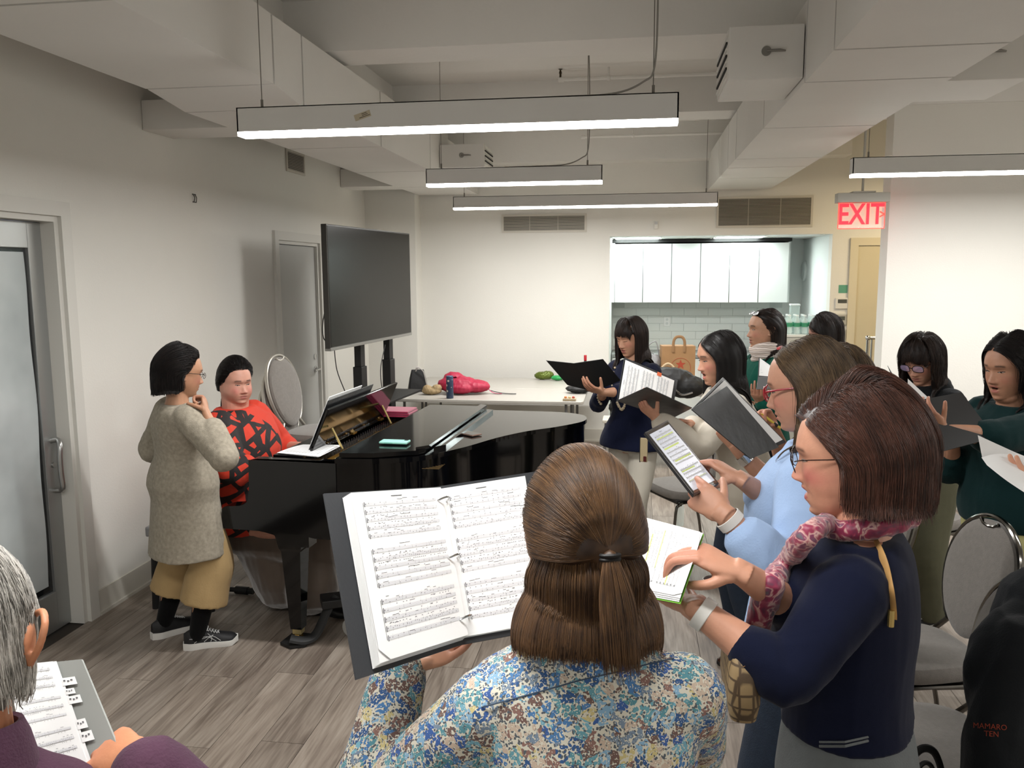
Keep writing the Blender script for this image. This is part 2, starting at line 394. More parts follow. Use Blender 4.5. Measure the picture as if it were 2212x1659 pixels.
# grilles
def grille(label, c, w_, h_, n, ax='y', dark='#4a4640', mull=2, loc_m=None):
    t = empty('air_grille', c, label=label, cat='grille')
    if ax == 'x': t.rotation_euler = (0, 0, math.radians(90))
    f = .022
    mb = MB(); mb.box((-w_/2, -.012, 0), (-w_/2+f, 0, h_)); mb.box((w_/2-f, -.012, 0), (w_/2, 0, h_)); mb.box((-w_/2+f, -.012, 0), (w_/2-f, 0, f)); mb.box((-w_/2+f, -.012, h_-f), (w_/2-f, 0, h_))
    mb.build('frame', mat('grille_frame_paint', '#c6c1b6', .45), t)
    MB().box((-w_/2+f, -.002, f), (w_/2-f, 0, h_-f)).build('backing', dark_seam_m, t)
    sl = MB().box((-w_/2+f, -.010, -.0035), (w_/2-f, -.003, .0035)).mesh('slat'); sl.materials.append(mat('grille_slat', '#a39e93', .45, .2))
    for i in range(n):
        z = f+(h_-2*f)*(i+.5)/n
        o = bpy.data.objects.new('slat', sl); COL.objects.link(o); o.parent = t; o.location = (0, 0, z)
    for i in range(mull):
        xx = -w_/2+w_*(i+1)/(mull+1); MB().box((xx-.004, -.011, f), (xx+.004, -.0095, h_-f)).build('divider', mat('grille_slat', ''), t)
    return t
grille('wide air return grille with brown slats above the kitchen opening at right', (1.355, BW, 2.36), .99, .325, 20)
grille('wide air grille high on the back wall under the far hanging lamp', (-.995, BW, 2.335), .94, .20, 13)
g = grille('small square air grille high on the left wall', (LW, 7.11, 2.77), .40, .19, 11, mull=0)
g.rotation_euler = (0, 0, math.radians(90))
# ------------------------------------------------------------ hanging lamps
ind = [('long hanging linear lamp nearest the camera, with a beige sticker on its side', 1), ('shorter hanging linear lamp, second from the camera over the piano', 0),
       ('hanging linear lamp farthest back in front of the wall grille', 0), ('hanging linear lamp at the right in front of the exit sign', 0)]
for i, (x, y, L) in enumerate(LAMPS):
    lab = ind[i][0] if i < 4 else 'hanging linear ceiling lamp out of the picture'
    t = empty('pendant_lamp', (x, y, LAMP_Z), label=lab, cat='lamp', group=None if i < 4 else 'lamps outside the frame')
    mb = MB(); hw = .04; mb.box((-L/2, -hw, .018), (-L/2+.006, hw, .118)); mb.box((L/2-.006, -hw, .018), (L/2, hw, .118))
    mb.box((-L/2, -hw, .018), (L/2, -hw+.004, .118)); mb.box((-L/2, hw-.004, .018), (L/2, hw, .118)); mb.box((-L/2, -hw, .114), (L/2, hw, .118))
    mb.build('housing', lampbody_m, t)
    mb = MB(); mb.box((-L/2+.001, -hw+.001, .0), (L/2-.001, hw-.001, .0175)); mb.build('diffuser', glow_m, t)
    for sx in (-1, 1):
        mb = MB(); px = sx*(L/2-.10); mb.tube([(px, 0, .118), (px, 0, .155)], .006, 8); mb.tube([(px, 0, .155), (px, 0, ZC-LAMP_Z)], .0022, 5)
        mb.build('suspension_wire', mat('wire_grey', '#77736c', .5), t)
    if i < 2:
        px = L/2-.10
        mb = MB(); mb.tube(catmull([(-L*.05, .0, .121), (px-.35, 0, .123), (px-.15, 0, .13), (px-.04, 0, .17), (px+.004, 0, .23), (px+.012, 0, .5), (px+.006, 0, .8), (px, 0, ZC-LAMP_Z)], 6), .004, 6)
        mb.build('power_cord', mat('cord_grey', '#8f8c86', .6), t)
    if i == 0:
        st = MB(); a = math.radians(17); M_ = Matrix.Translation((-L/2+.56, -hw-.0008, .068)) @ Matrix.Rotation(-a, 4, 'Y'); st.M = M_
        st.box((-.036, 0, -.013), (.036, .0008, .013)); s_ = st.build('sticker', mat('beige_sticker', '#bdb39c', .7), t)
        st = MB(); st.M = M_
        for k, (x0, x1) in enumerate(((-.002, .021), (-.002, .024), (-.016, .032))): st.box((x0, -.0006, .006-k*.0065), (x1, 0, .008-k*.0065))
        st.build('sticker_print', mat('black_ink', '#22201e', .8), s_)
# exposed sprinkler pipes
def pipe(label, pts, r=.014, head=None):
    t = empty('sprinkler_pipe', pts[0], label=label, cat='pipe')
    b0 = Vector(pts[0]); MB().tube([Vector(p)-b0 for p in pts], r, 10).build('pipe_run', ceil_m, t); MB().tube([Vector(pts[1])-b0, Vector((pts[1][0], pts[1][1], ZC))-b0], r*.6, 8).build('hanger', ceil_m, t)
    for p in pts[1:-1]: mb = MB(); q = Vector(p)-b0; mb.sphere(q, r*1.5, 10, 6); mb.build('fitting', ceil_m, t)
    mb = MB(); mb.tube([(-.02, 0, 0), (.02, 0, 0)], r*1.45, 10); mb.build('fitting', ceil_m, t)
    if head:
        q = Vector(head)-b0; mb = MB(); mb.tube([q, q+Vector((0, 0, .03))], .008, 10); mb.tube([q+Vector((0, 0, .03)), q+Vector((0, 0, .055))], [.012, .006], 10); mb.tube([q+Vector((0, 0, .058)), q+Vector((0, 0, .061))], .014, 12); mb.tube([q+Vector((0, 0, -.006)), q+Vector((0, 0, .002))], .014, 12)
        mb.build('sprinkler_head', mat('bronze_metal', '#4a4030', .35, .8), t)
a = P(1212, 172, Y=6.55); b_ = P(1540, 158, Y=6.55)
pipe('sprinkler pipe with an upright bronze head under the first ceiling bay', [a, (a.x+.36, a.y, a.z), (2.0, a.y, a.z)], head=(a.x-.005, a.y, a.z+.015))
a = P(1260, 296, Y=8.7)
pipe('sprinkler pipe running across the far ceiling bay', [a, (a.x+.5, a.y, a.z), (1.9, a.y, a.z)])
# small things on the walls
t = empty('cable_bracket', (LW, 5.36, 2.41), label='tiny metal wall bracket left high on the left wall', cat='bracket')
mb = MB(); mb.box((0, -.02, .02), (.006, .02, .028)); mb.box((0, -.02, -.03), (.006, .02, -.024)); mb.tube([(.006, -.012, .02), (.014, -.012, 0), (.006, -.012, -.03)], .003, 6); mb.tube([(.006, .012, .02), (.014, .012, 0), (.006, .018, -.03)], .003, 6)
mb.build('clip', mat('dark_metal', '#4c4a46', .4, .7), t)
t = empty('motion_sensor', (.225, BW, 2.355), label='small white sensor on the back wall above the kitchen opening', cat='sensor')
MB().box((-.022, -.03, 0), (.022, 0, .085), .006).build('sensor_case', white_m, t)
MB().box((-.016, -.032, .05), (.016, -.03, .08)).build('lens', mat('sensor_lens', '#a3a29e', .2), t)
# thermostats
t = empty('wall_sticker', (2.19, BW, 1.665), label='small green square notice on the wall beside the kitchen', cat='notice')
MB().box((-.045, -.002, 0), (.045, 0, .085)).build('notice_sheet', mat('green_notice', '#5f9c84', .7), t)
def stat(z, h_, label, sc):
    t = empty('thermostat', (2.185, BW, z), label=label, cat='thermostat')
    MB().box((-.07, -.02, 0), (.07, 0, h_), .006).build('case', white_m, t)
    MB().box((-.045, -.0225, h_*.52), (.045, -.02, h_*.86)).build('display', mat('lcd', sc, .3), t)
stat(1.50, .115, 'white thermostat just under the green notice', '#4a4d4a')
t = empty('control_panel', (2.185, BW, 1.16), label='white wall plate holding two small grey control units below the thermostat', cat='panel')
MB().box((-.1, -.01, -.02), (.1, 0, .30), .003).build('wall_plate', white_m, t)
for z in (.01, .17):
    MB().box((-.07, -.035, z), (.05, -.01, z+.11), .004).build('control_unit', mat('grey_case', '#a9a7a0', .4), t)
    MB().box((-.05, -.037, z+.05), (.03, -.035, z+.09)).build('display', mat('lcd', ''), t)
# exit sign
ex = empty('exit_sign', (1.60, 7.0, 2.42), label='hanging sign with glowing red EXIT lettering on clear acrylic', cat='sign')
ec = P(1861, 460, Y=6.6); ex.location = (ec.x, 6.6, ec.z)
sc_ = 6.6/1790*1.0
MB().box((-.185, -.05, .075), (.185, .05, .145), .004).build('housing', mat('sign_housing', '#a5a197', .5), ex)
MB().box((-.08, -.06, .145), (.08, .06, .155), .002).build('canopy', mat('sign_housing', ''), ex)
MB().tube([(0, 0, .155), (0, 0, ZC-ec.z)], .009, 8).build('stem', mat('sign_housing', ''), ex)
acr = mat('clear_acrylic', '#ffe4de', .05, alpha=.22, spec=.4)
MB().box((-.165, -.004, -.115), (.165, .004, .075)).build('acrylic_panel', acr, ex)
red = mat('red_led', '#ff1020', .5, emit='#ff0f1e', estr=3.2)
rimm = mat('red_edge', '#ff5040', .5, emit='#ff3028', estr=.9)
mb = MB(); mb.box((-.165, -.006, -.117), (.165, .006, -.112)); mb.box((-.167, -.005, -.112), (-.163, .005, .075)); mb.box((.163, -.005, -.112), (.167, .005, .075)); mb.build('lit_edge', rimm, ex)
def text_mesh(txt, size, ext=.001, xs=1.0, bold=0):
    cu = bpy.data.curves.new('t', 'FONT'); cu.body = txt; cu.size = size; cu.extrude = ext; cu.align_x = 'CENTER'; cu.align_y = 'CENTER'; cu.resolution_u = 3; cu.offset = bold
    o = bpy.data.objects.new('t', cu); COL.objects.link(o); dg = bpy.context.evaluated_depsgraph_get(); me = bpy.data.meshes.new_from_object(o.evaluated_get(dg)); bpy.data.objects.remove(o)
    me.materials.clear(); me.transform(Matrix.Diagonal((xs, 1, 1, 1))); return me
me = text_mesh('EXIT', .215, .003, .74, .003)
o = link('lettering', me, red, ex); o.rotation_euler = (math.radians(90), 0, 0); o.location = (-.005, -.007, -.016)
me = text_mesh('>', .09, .003, .8, .001); o = link('arrow', me, rimm, ex); o.rotation_euler = (math.radians(90), 0, 0); o.location = (.146, -.007, -.016)
# ------------------------------------------------------------ kitchen alcove
mb = MB(); mb.box((AX0, BW+.15, 2.30), (AX1, AB, 2.34)); tl = struct('trim_10', mb, white_m)
tile_m = mat('ceiling_tile', '#d5d8d6', .8, bump=.2, bscale=80)
for ix in range(4):
    for iy in range(3):
        x0 = AX0+.005+ix*.58; y0 = BW+.16+iy*.53
        if (ix, iy) in ((0, 1), (2, 1)): continue
        MB().box((x0, y0, 2.290), (min(x0+.57, AX1-.005), min(y0+.52, AB-.01), 2.30)).build('ceiling_tile', tile_m, tl)
mb = MB()
for iy in range(4): mb.box((AX0, BW+.15+iy*.53, 2.284), (AX1, BW+.165+iy*.53, 2.30))
for ix in range(5): mb.box((AX0+ix*.58-.006, BW+.15, 2.284), (AX0+ix*.58+.006, AB, 2.30))
mb.build('ceiling_grid', white_m, tl)
mb = MB(); mb.box((AX0, BW+.0, 2.285), (AX1, BW+.15, 2.30))
for k, x0 in enumerate((AX0+.04, AX0+1.2)):
    t = empty('troffer_light', (x0+.26, BW+.16+.53+.10, 2.286), label='recessed kitchen ceiling light, '+('left' if k == 0 else 'right')+' of the two', cat='lamp')
    MB().box((-.26, -.24, 0), (.26, .24, .012), .004).build('diffuser', mat('kitchen_diffuser', '#ffffff', .5, emit='#f4fffb', estr=4), t)
    area('troffer_lamp', (x0+.26, BW+.16+.53+.10, 2.280), .5, .45, 15, (.90, 1, .97))
cab_m = mat('white_cabinet_lacquer', '#dfe3e2', .35)
CY = 10.22
for i in range(6):
    x0 = -.235+i*.3385
    t = empty('wall_cabinet', (x0+.168, CY, 1.53), label='white flat-fronted wall cabinet, '+['leftmost of the row of six', 'second from the left', 'third from the left', 'third from the right', 'second from the right', 'rightmost of the row of six'][i], cat='cabinet', group='kitchen wall cabinets')
    MB().box((-.168, .004, 0), (.168, AB-CY-.005, .70)).build('body', mat('cabinet_carcass', '#9aa09e', .6), t)
    MB().box((-.165, -.018, .001), (.165, -.004, .70), .0015).build('door', cab_m, t)
struct('trim_11', MB().box((AX0, CY-.01, 1.53), (-.236, AB, 2.24)).box((1.798, CY+.1, 1.53), (1.83, AB, 2.24)), cab_m)
struct('shadow_strip', MB().box((AX0, CY+.02, 2.248), (1.83, AB, 2.284)), black_matte)  # added black strip in place of the shadow between cabinets and ceiling
# tiled splashback: joined subway tiles
spl = empty('tile_splashback', (0, AB, .95), label='white subway tile splashback under the wall cabinets', cat='splashback')
tm = mat('subway_tile_glaze', '#e0e6e3', .2, coat=.2)
tmesh = MB().box((-.148, -.008, -.048), (.148, 0, .048), .0015).mesh('tile'); tmesh.materials.append(tm)
MB().box((AX0+.01, -.003, -.02), (1.83, -.0005, .585)).build('grout', mat('grout', '#cdd4d1', .8), spl)
for r_ in range(6):
    for k in range(8):
        xx = AX0+.15+k*.3-(.15 if r_ % 2 else 0)
        if xx < AX0+.1 or xx > 1.8: continue
        o = bpy.data.objects.new('tile', tmesh); COL.objects.link(o); o.parent = spl; o.location = (xx, -.002, .05+r_*.0985)
t = empty('wall_outlet', (.42, AB-.012, 1.27), label='white electrical outlet on the tiled splashback', cat='outlet')
MB().box((-.04, -.006, -.06), (.04, 0, .06), .003).build('cover_plate', mat('outlet_white', '#e9ecea', .4), t)
mb = MB(); [mb.tube([(0, -.006, z), (0, -.008, z)], .017, 14) for z in (-.025, .025)]; mb.build('sockets', mat('outlet_grey', '#cfd4d2', .4), t)
cn = empty('kitchen_base_cabinet', (.62, AB-.32, 0), label='white kitchen base cabinet run below the splashback', cat='cabinet')
MB().box((-.88, -.28, .08), (.9, .31, .87)).build('carcass', cab_m, cn)
for k in range(5): MB().box((-.87+k*.355, -.302, .1), (-.52+k*.355, -.282, .86), .003).build('door', cab_m, cn)
w_t = empty('kitchen_worktop', (.62, AB-.33, .87), label='grey stone kitchen worktop', cat='worktop')
MB().box((-.88, -.31, 0), (.9, .325, .04), .004).build('slab', mat('grey_stone', '#8d918f', .3, noise_=.08, nscale=30), w_t)
# side counter with bottles against the right kitchen wall
sc = empty('side_counter', (1.80, 9.75, 0), label='pale grey side counter against the right kitchen wall', cat='counter')
MB().box((-.24, -.3, 0), (.25, .45, 1.18), .004).build('counter_body', mat('pale_grey_laminate', '#b9bbb7', .5), sc)
MB().box((-.25, -.31, 1.18), (.255, .46, 1.205), .003).build('counter_top', mat('counter_top', '#d9dcda', .35), sc)
pet = mat('clear_plastic', '#dfeeea', .05, alpha=.35, spec=.6)
petl = mat('green_bottle_label', '#3f8f6b', .6)
bot = None; random.seed(3)
for r_ in range(3):
    for k in range(5):
        p = (1.63+k*.082, 9.56+r_*.085, 1.205)
        if bot is None:
            bot = empty('water_bottle', p, label='small clear water bottle with a green label in the cluster on the side counter', cat='bottle', group='water bottles on the side counter')
            MB().lathe([(.028, 0), (.032, .01), (.032, .13), (.028, .155), (.012, .185), (.012, .2)], 14).build('bottle_body', pet, bot)
            MB().lathe([(.0325, .08), (.0325, .125)], 14, cap=False).build('label', petl, bot)
            MB().lathe([(.014, .197), (.014, .213)], 12).build('cap', mat('white_cap', '#e6e9e8', .5), bot)
        else:
            o = copy_tree(bot); o.location = p
t = empty('clear_jar', (1.83, 9.93, 1.205), label='tall clear plastic dispenser behind the water bottles', cat='jar')
MB().box((-.05, -.05, 0), (.05, .05, .30), .008).build('jar_body', pet, t); MB().box((-.053, -.053, .30), (.053, .053, .32), .005).build('lid', mat('white_cap', ''), t)
t = empty('round_wall_speaker', (AX1, 10.6, 1.9), label='round white disc mounted high on the right kitchen wall', cat='wall disc')
mb = MB(); mb.M = Matrix.Rotation(-math.pi/2, 4, 'Y'); mb.lathe([(.12, 0), (.125, .015), (.11, .03), (.05, .035)], 28); mb.build('disc', mat('disc_white', '#c9d0ce', .5), t)
MB().tube([(-.035, 0, 0), (-.04, 0, 0)], .03, 18).build('hub', mat('outlet_grey', ''), t)
# ------------------------------------------------------------ television on lift stand
TL, TR = Vector((-2.235, 5.90, 0)), Vector((-2.06, 7.55, 0))
tv = empty('television', ((TL.x+TR.x)/2, (TL.y+TR.y)/2, 1.335), math.atan2(TR.y-TL.y, TR.x-TL.x), label='large switched-off flat television on a black stand', cat='television')
wv = (TR-TL).length; hv = .925
MB().box((-wv/2, -.0, 0), (wv/2, .045, hv), .004).build('case', mat('tv_bezel', '#3a3936', .35, .3), tv)
MB().box((-wv/2+.012, -.002, .018), (wv/2-.012, 0, hv-.012)).build('screen', mat('tv_screen', '#14130f', .22, spec=.22), tv)
MB().box((-wv/2, -.004, -.012), (wv/2, .046, .012), .003).build('lower_bezel', mat('tv_bezel_silver', '#8b8a86', .35, .6), tv)
MB().box((-.4, .045, .1), (.4, .11, .5), .02).build('back_box', black_matte, tv)
stn = empty('television_stand', ((TL.x+TR.x)/2-.13, (TL.y+TR.y)/2, 0), tv.rotation_euler.z, label='black two-column lift stand carrying the television', cat='stand')
for i_, xx in enumerate((P(766, 780, X=-2.33).y-6.725, P(832, 760, X=-2.25).y-6.725)):
    MB().box((xx-.055, -.035, .05), (xx+.055, .045, 1.12), .006).build('column', black_matte, stn)
    MB().box((xx-.042, -.025, 1.12), (xx+.042, .035, 1.9), .004).build('inner_column', black_matte, stn)
    MB().box((xx-.035, -.38, 0), (xx+.035, .30, .05), .008).build('foot', black_matte, stn)
MB().box((-.35, -.02, 1.5), (.35, .02, 1.6)).build('crossbar', black_matte, stn)
MB().box((-.3, -.34, .84), (.52, -.05, .86), .004).build('shelf', black_matte, stn)
MB().box((-.55, -.03, .12), (.6, .03, .2)).build('lower_bar', black_matte, stn)
cb = MB(); cb.tube(catmull([P(704, 660, X=-2.3), P(697, 700, X=-2.42), P(699, 730, X=-2.4), P(714, 748, X=-2.3)], 8), .004, 6); cb.tube(catmull([P(722, 752, X=-2.3), P(728, 800, X=-2.3), P(745, 845, X=-2.28)], 6), .004, 6)
cb.tube(catmull([P(832, 745, X=-2.15), P(822, 800, X=-2.15), P(828, 850, X=-2.15), P(840, 870, X=-2.15)], 6), .004, 6)
o = cb.build('power_cable', black_matte); tag(o, 'thin black cables hanging from the back of the television', 'cable')
# ------------------------------------------------------------ people: shared anatomy
def sstep(x, a, b):
    t = np.clip((x-a)/(b-a), 0, 1); return t*t*(3-2*t)
def gs(x, s): return np.exp(-(x/s)**2)
def itp(x, xs, ys):
    """smooth monotone-ish interpolation (xs increasing)"""
    xs = np.array(xs, float); ys = np.array(ys, float)
    i = np.clip(np.searchsorted(xs, x)-1, 0, len(xs)-2); t = np.clip((x-xs[i])/(xs[i+1]-xs[i]), 0, 1)
    m = np.gradient(ys, xs); h = xs[i+1]-xs[i]
    return (2*t**3-3*t**2+1)*ys[i]+(t**3-2*t**2+t)*h*m[i]+(-2*t**3+3*t**2)*ys[i+1]+(t**3-t**2)*h*m[i+1]
def head_points(nz=150, na=150, mouth=0.0, fat=0.0, nose=1.0):
    """head in its own frame: +y face, +z up, origin at eye height in the skull; mouth = opening in m"""
    u = np.linspace(0.004, .996, nz); zz = .113*np.cos(np.pi*np.minimum(u, .5)*1.0)  # crown half
    zz = np.where(u < .5, .113*np.cos(np.pi*u), -.113*np.sin(np.pi*(u-.5)))
    # denser lower face
    zz = np.concatenate([.113*np.cos(np.linspace(.02, np.pi/2, nz//3)), np.linspace(-.001, -.104, nz*2//3-8), -.104-.010*np.sin(np.linspace(.1, np.pi/2, 8))])
    yf = itp(-zz, [-.113, -.108, -.09, -.06, -.03, 0, .03, .06, .085, .10, .108, .114], [.004, .028, .058, .079, .0865, .083, .083, .081, .079, .0745, .064, .040])
    yb = itp(-zz, [-.113, -.108, -.09, -.06, -.02, .02, .06, .09, .114], [-.024, -.048, -.078, -.098, -.104, -.096, -.078, -.060, -.040])
    wd = itp(-zz, [-.113, -.108, -.09, -.06, -.03, 0, .03, .055, .08, .10, .108, .114], [.010, .030, .054, .069, .0745, .0735, .0705, .0655, .0545, .042, .034, .018])
    wd = wd*(1+fat*.22*sstep(-zz, -.02, .06)); yf = yf+fat*.004*sstep(-zz, .03, .1)
    a = np.linspace(0, 2*np.pi, na, endpoint=False); a = a-.42*np.sin(2*a)*0.0
    # concentrate samples on the face (a = pi/2 is the face)
    a = np.pi/2+(a-np.pi)+.45*np.sin(a-np.pi)*-1.0*-1.0*0+0
    ca, sa = np.cos(a), np.sin(a)
    Z = np.repeat(zz[:, None], na, 1)
    front = sa > 0
    yc = np.where(zz > -.03, -.012, -.012+(.0)*zz)[:, None]
    ex = 2/2.25
    cx = np.sign(ca)*np.abs(ca)**ex; sx = np.sign(sa)*np.abs(sa)**ex
    X = wd[:, None]*cx[None, :]
    Y = np.where(front[None, :], yc+(yf[:, None]-yc)*sx[None, :], yc+(yb[:, None]-yc)*(-sx)[None, :])
    fr = sstep(Y, 0.01, .05)
    ax = np.abs(X)
    d = np.zeros_like(Y)
    # brow and sockets
    d += .004*gs(Z-.027, .012)*gs(ax-.028, .026)*fr
    d -= .0085*gs(Z-.006, .0105)*gs(ax-.030, .016)*fr
    d -= .003*gs(ax-.012, .008)*gs(Z-.008, .010)*fr
    d += .0068*gs(Z-.003, .0085)*gs(ax-.0305, .0135)*fr     # eyeball and lid bulge
    d += .0038*gs(Z+.024, .020)*gs(ax-.040, .018)*fr         # cheek
    d += fat*.010*gs(Z+.045, .03)*gs(ax-.040, .024)*fr
    # nose
    npz = itp(-Z, [-.03, -.012, 0, .012, .024, .033, .038, .043, .048], [0, .001, .005, .0115, .0185, .0215, .0165, .0055, 0.0])
    nw = itp(-Z, [-.03, 0, .02, .033, .042, .05], [.009, .0075, .0095, .0125, .0125, .010])
    d += nose*npz*np.exp(-np.abs(X/nw)**2.4)*fr
    d += nose*.0075*gs(ax-.0135, .0065)*gs(Z+.0365, .0065)*fr
    # mouth
    mz = Z+.0625
    d += .0050*gs(mz-.006-mouth*.35, .0048)*np.exp(-np.abs(X/.021)**3)*fr
    d += .0058*gs(mz+.007+mouth*.5, .0052)*np.exp(-np.abs(X/.018)**3)*fr
    d -= .0036*gs(mz, .0022)*np.exp(-np.abs(X/.024)**4)*fr
    d -= .0025*gs(Z+.0825+mouth*.6, .006)*gs(X, .02)*fr
    d += .0045*gs(Z+.098, .010)*gs(X, .018)*fr
    d += .003*gs(Z+.052, .02)*gs(X, .03)*fr
    if mouth > 0:
        d -= .016*sstep(1-((X/(.013+mouth*.35))**2+((mz+mouth*.08)/(mouth*.55+.0015))**2), 0, .55)*fr
    Y = Y+d
    if mouth > 0: Z = Z-mouth*.8*sstep(-Z, .066, .085)*fr
    Pn = np.stack([X, Y, Z], 2).reshape(-1, 3)
    nz_ = len(zz)
    f = [(i*na+j, i*na+(j+1) % na, (i+1)*na+(j+1) % na, (i+1)*na+j) for i in range(nz_-1) for j in range(na)]
    f += [tuple(reversed(range(na))), tuple(range((nz_-1)*na, nz_*na))]
    return Pn, f
def rm(mb_or_mesh, voxel, smooth=2, factor=.5):
    me = mb_or_mesh.mesh('tmp') if isinstance(mb_or_mesh, MB) else mb_or_mesh
    ob = bpy.data.objects.new('tmp', me); COL.objects.link(ob)
    m = ob.modifiers.new('r', 'REMESH'); m.mode = 'VOXEL'; m.voxel_size = voxel; m.use_smooth_shade = True
    if smooth: s = ob.modifiers.new('s', 'SMOOTH'); s.iterations = smooth; s.factor = factor
    dg = bpy.context.evaluated_depsgraph_get(); dg.update()
    out = bpy.data.meshes.new_from_object(ob.evaluated_get(dg), depsgraph=dg)
    bpy.data.objects.remove(ob); bpy.data.meshes.remove(me); out.materials.clear()
    return out
def getv(me):
    v = np.empty(len(me.vertices)*3); me.vertices.foreach_get('co', v); return v.reshape(-1, 3)
def setv(me, v): me.vertices.foreach_set('co', np.asarray(v, float).ravel()); me.update()
def getn(me):
    n = np.empty(len(me.vertices)*3); me.vertices.foreach_get('normal', n); return n.reshape(-1, 3)
def M4(R, t, s=1.0):
    m = np.eye(4); m[:3, :3] = np.asarray(R)*s; m[:3, 3] = t; return m
def ap(M_, v): v = np.atleast_2d(v); return v@M_[:3, :3].T+M_[:3, 3]
def nrm(v): v = np.asarray(v, float); return v/(np.linalg.norm(v)+1e-12)
def dirv(yaw, pitch=0):
    a, p = math.radians(yaw), math.radians(pitch); return np.array([math.sin(a)*math.cos(p), math.cos(a)*math.cos(p), -math.sin(p)])
def headR(yaw, pitch=0, roll=0):
    f = dirv(yaw, pitch); r = nrm(np.cross(f, [0, 0, 1])); u = np.cross(r, f)
    a = math.radians(roll); r2 = r*math.cos(a)+u*math.sin(a); u2 = -r*math.sin(a)+u*math.cos(a)
    return np.stack([r2, f, u2], 1)
def setcol(me, c, name='tint'):
    at = me.color_attributes.new(name, 'FLOAT_COLOR', 'POINT'); a = np.ones((len(me.vertices), 4)); a[:, :3] = c; at.data.foreach_set('color', a.ravel())
def L3(h): return np.array(lin(h)[:3])
def _skin(nt, b, N, L):
    at = N('ShaderNodeAttribute'); at.attribute_name = 'tint'
    tc = N('ShaderNodeTexCoord'); n = N('ShaderNodeTexNoise'); n.inputs['Scale'].default_value = 35; n.inputs['Detail'].default_value = 4; L(tc.outputs['Object'], n.inputs[0])
    mr = N('ShaderNodeMapRange'); L(n.outputs[0], mr.inputs[0]); mr.inputs[1].default_value = .3; mr.inputs[2].default_value = .7; mr.inputs[3].default_value = .94; mr.inputs[4].default_value = 1.06
    h = N('ShaderNodeHueSaturation'); L(at.outputs['Color'], h.inputs['Color']); L(mr.outputs[0], h.inputs['Value']); L(h.outputs[0], b.inputs['Base Color'])
    b.inputs['Roughness'].default_value = .48; b.inputs['Specular IOR Level'].default_value = .4
    b.inputs['Subsurface Weight'].default_value = .08; b.inputs['Subsurface Radius'].default_value = (.010, .005, .003); b.inputs['Subsurface Scale'].default_value = 1
    n2 = N('ShaderNodeTexNoise'); n2.inputs['Scale'].default_value = 260; L(tc.outputs['Object'], n2.inputs[0])
    bp = N('ShaderNodeBump'); bp.inputs['Strength'].default_value = .12; bp.inputs['Distance'].default_value = .002; L(n2.outputs[0], bp.inputs['Height']); L(bp.outputs[0], b.inputs['Normal'])
skin_m = nodes_mat('skin', _skin)
eyew_m = mat('eye_white', '#9a9189', .4); iris_m = mat('iris', '#1d120c', .12, coat=.5)
def skin_colors(v, base, mouth, lips='#9c5450', brow='#3a2a22', browk=.9, flush=.35, lash=True, lipk=.8, wrinkle=0):
    """colours of the head's own skin by position: lips, brows, lash lines, cheeks"""
    x, y, z = v.T; ax = np.abs(x); fr = (y > .035)
    c = np.tile(L3(base), (len(v), 1)); 
    def mixc(k, col):
        nonlocal c; k = np.clip(k, 0, 1)[:, None]; c = c*(1-k)+L3(col)*k
    mixc(flush*gs(z+.026, .02)*gs(ax-.043, .02)*(y > 0), '#c4736a')
    mixc(.45*flush*gs(z+.033, .012)*gs(x, .018)*fr, '#c4736a')
    mz = z+.0625
    up = sstep(1-((x/.0225)**2+((mz-.0045-mouth*.35)/(.0052))**2), 0, .35); lo = sstep(1-((x/.021)**2+((mz+.0065+mouth*.5)/(.0058))**2), 0, .35)
    mixc(lipk*np.maximum(up, lo)*fr, lips)
    mixc(.75*gs(mz, .0012)*np.exp(-np.abs(x/.021)**4)*fr, '#4a1c1a')
    if mouth > 0: mixc(sstep(1-((x/(.0125+mouth*.35))**2+((mz+mouth*.08)/(mouth*.5+.001))**2), 0, .3)*fr, '#2b0c0c')
    bz = .0285-.10*(ax-.03)**2/.03-.06*np.maximum(ax-.036, 0)*4
    mixc(browk*gs(z-bz, .0040)*sstep(ax, .012, .018)*(1-sstep(ax, .044, .050))*fr, brow)
    mixc(.25*gs(z-.012, .005)*gs(ax-.030, .014)*fr, '#7c4d3c')
    if wrinkle: mixc(wrinkle*gs(ax-.024-.35*np.clip(-z-.035, 0, 1), .0022)*sstep(-z, .03, .04)*(1-sstep(-z, .06, .07))*fr, '#8c5a4c')
    return c
def ear_mb(mb, side, s=1.0, big=1.0, out=1.0):
    rings = []; c = Vector((side*.0735, -.012, -.006))
    path = catmull([(0, .012, .018), (.006*out, .008, .030), (.013*out, -.008, .033), (.017*out, -.022, .020), (.015*out, -.020, .0), (.009*out, -.008, -.018), (.003*out, .006, -.028), (.0, .012, -.022)], 5)
    mb.tube([c+Vector((side*p[0], p[1], p[2]))*big for p in path], .0042*big, 8)
    mb.sphere(c+Vector((side*(.004+.0045*out), -.006, .003))*big, (.0032*out*big, .013*big, .023*big), 12, 8)
    n = 12
    pts = [c+Vector((side*p[0]*.75, p[1]*.9, p[2]*.92))*big for p in path]
    mb.tube([c+Vector((side*.001, .006, .016))*big, c+Vector((side*.006*out, -.004, .0))*big, c+Vector((side*.002, .006, -.018))*big], [(.006*big, .012*big), (.005*big, .013*big), (.005*big, .009*big)], 10, flat=(1, 0, 0))
    mb.tube([c+Vector((side*.005, -.004, .022))*big, c+Vector((side*.010, -.010, .004))*big, c+Vector((side*.004, 0, -.014))*big], .0035*big, 8)
    mb.sphere(c+Vector((side*.004, .004, -.026))*big, .0065*big, 10, 6)
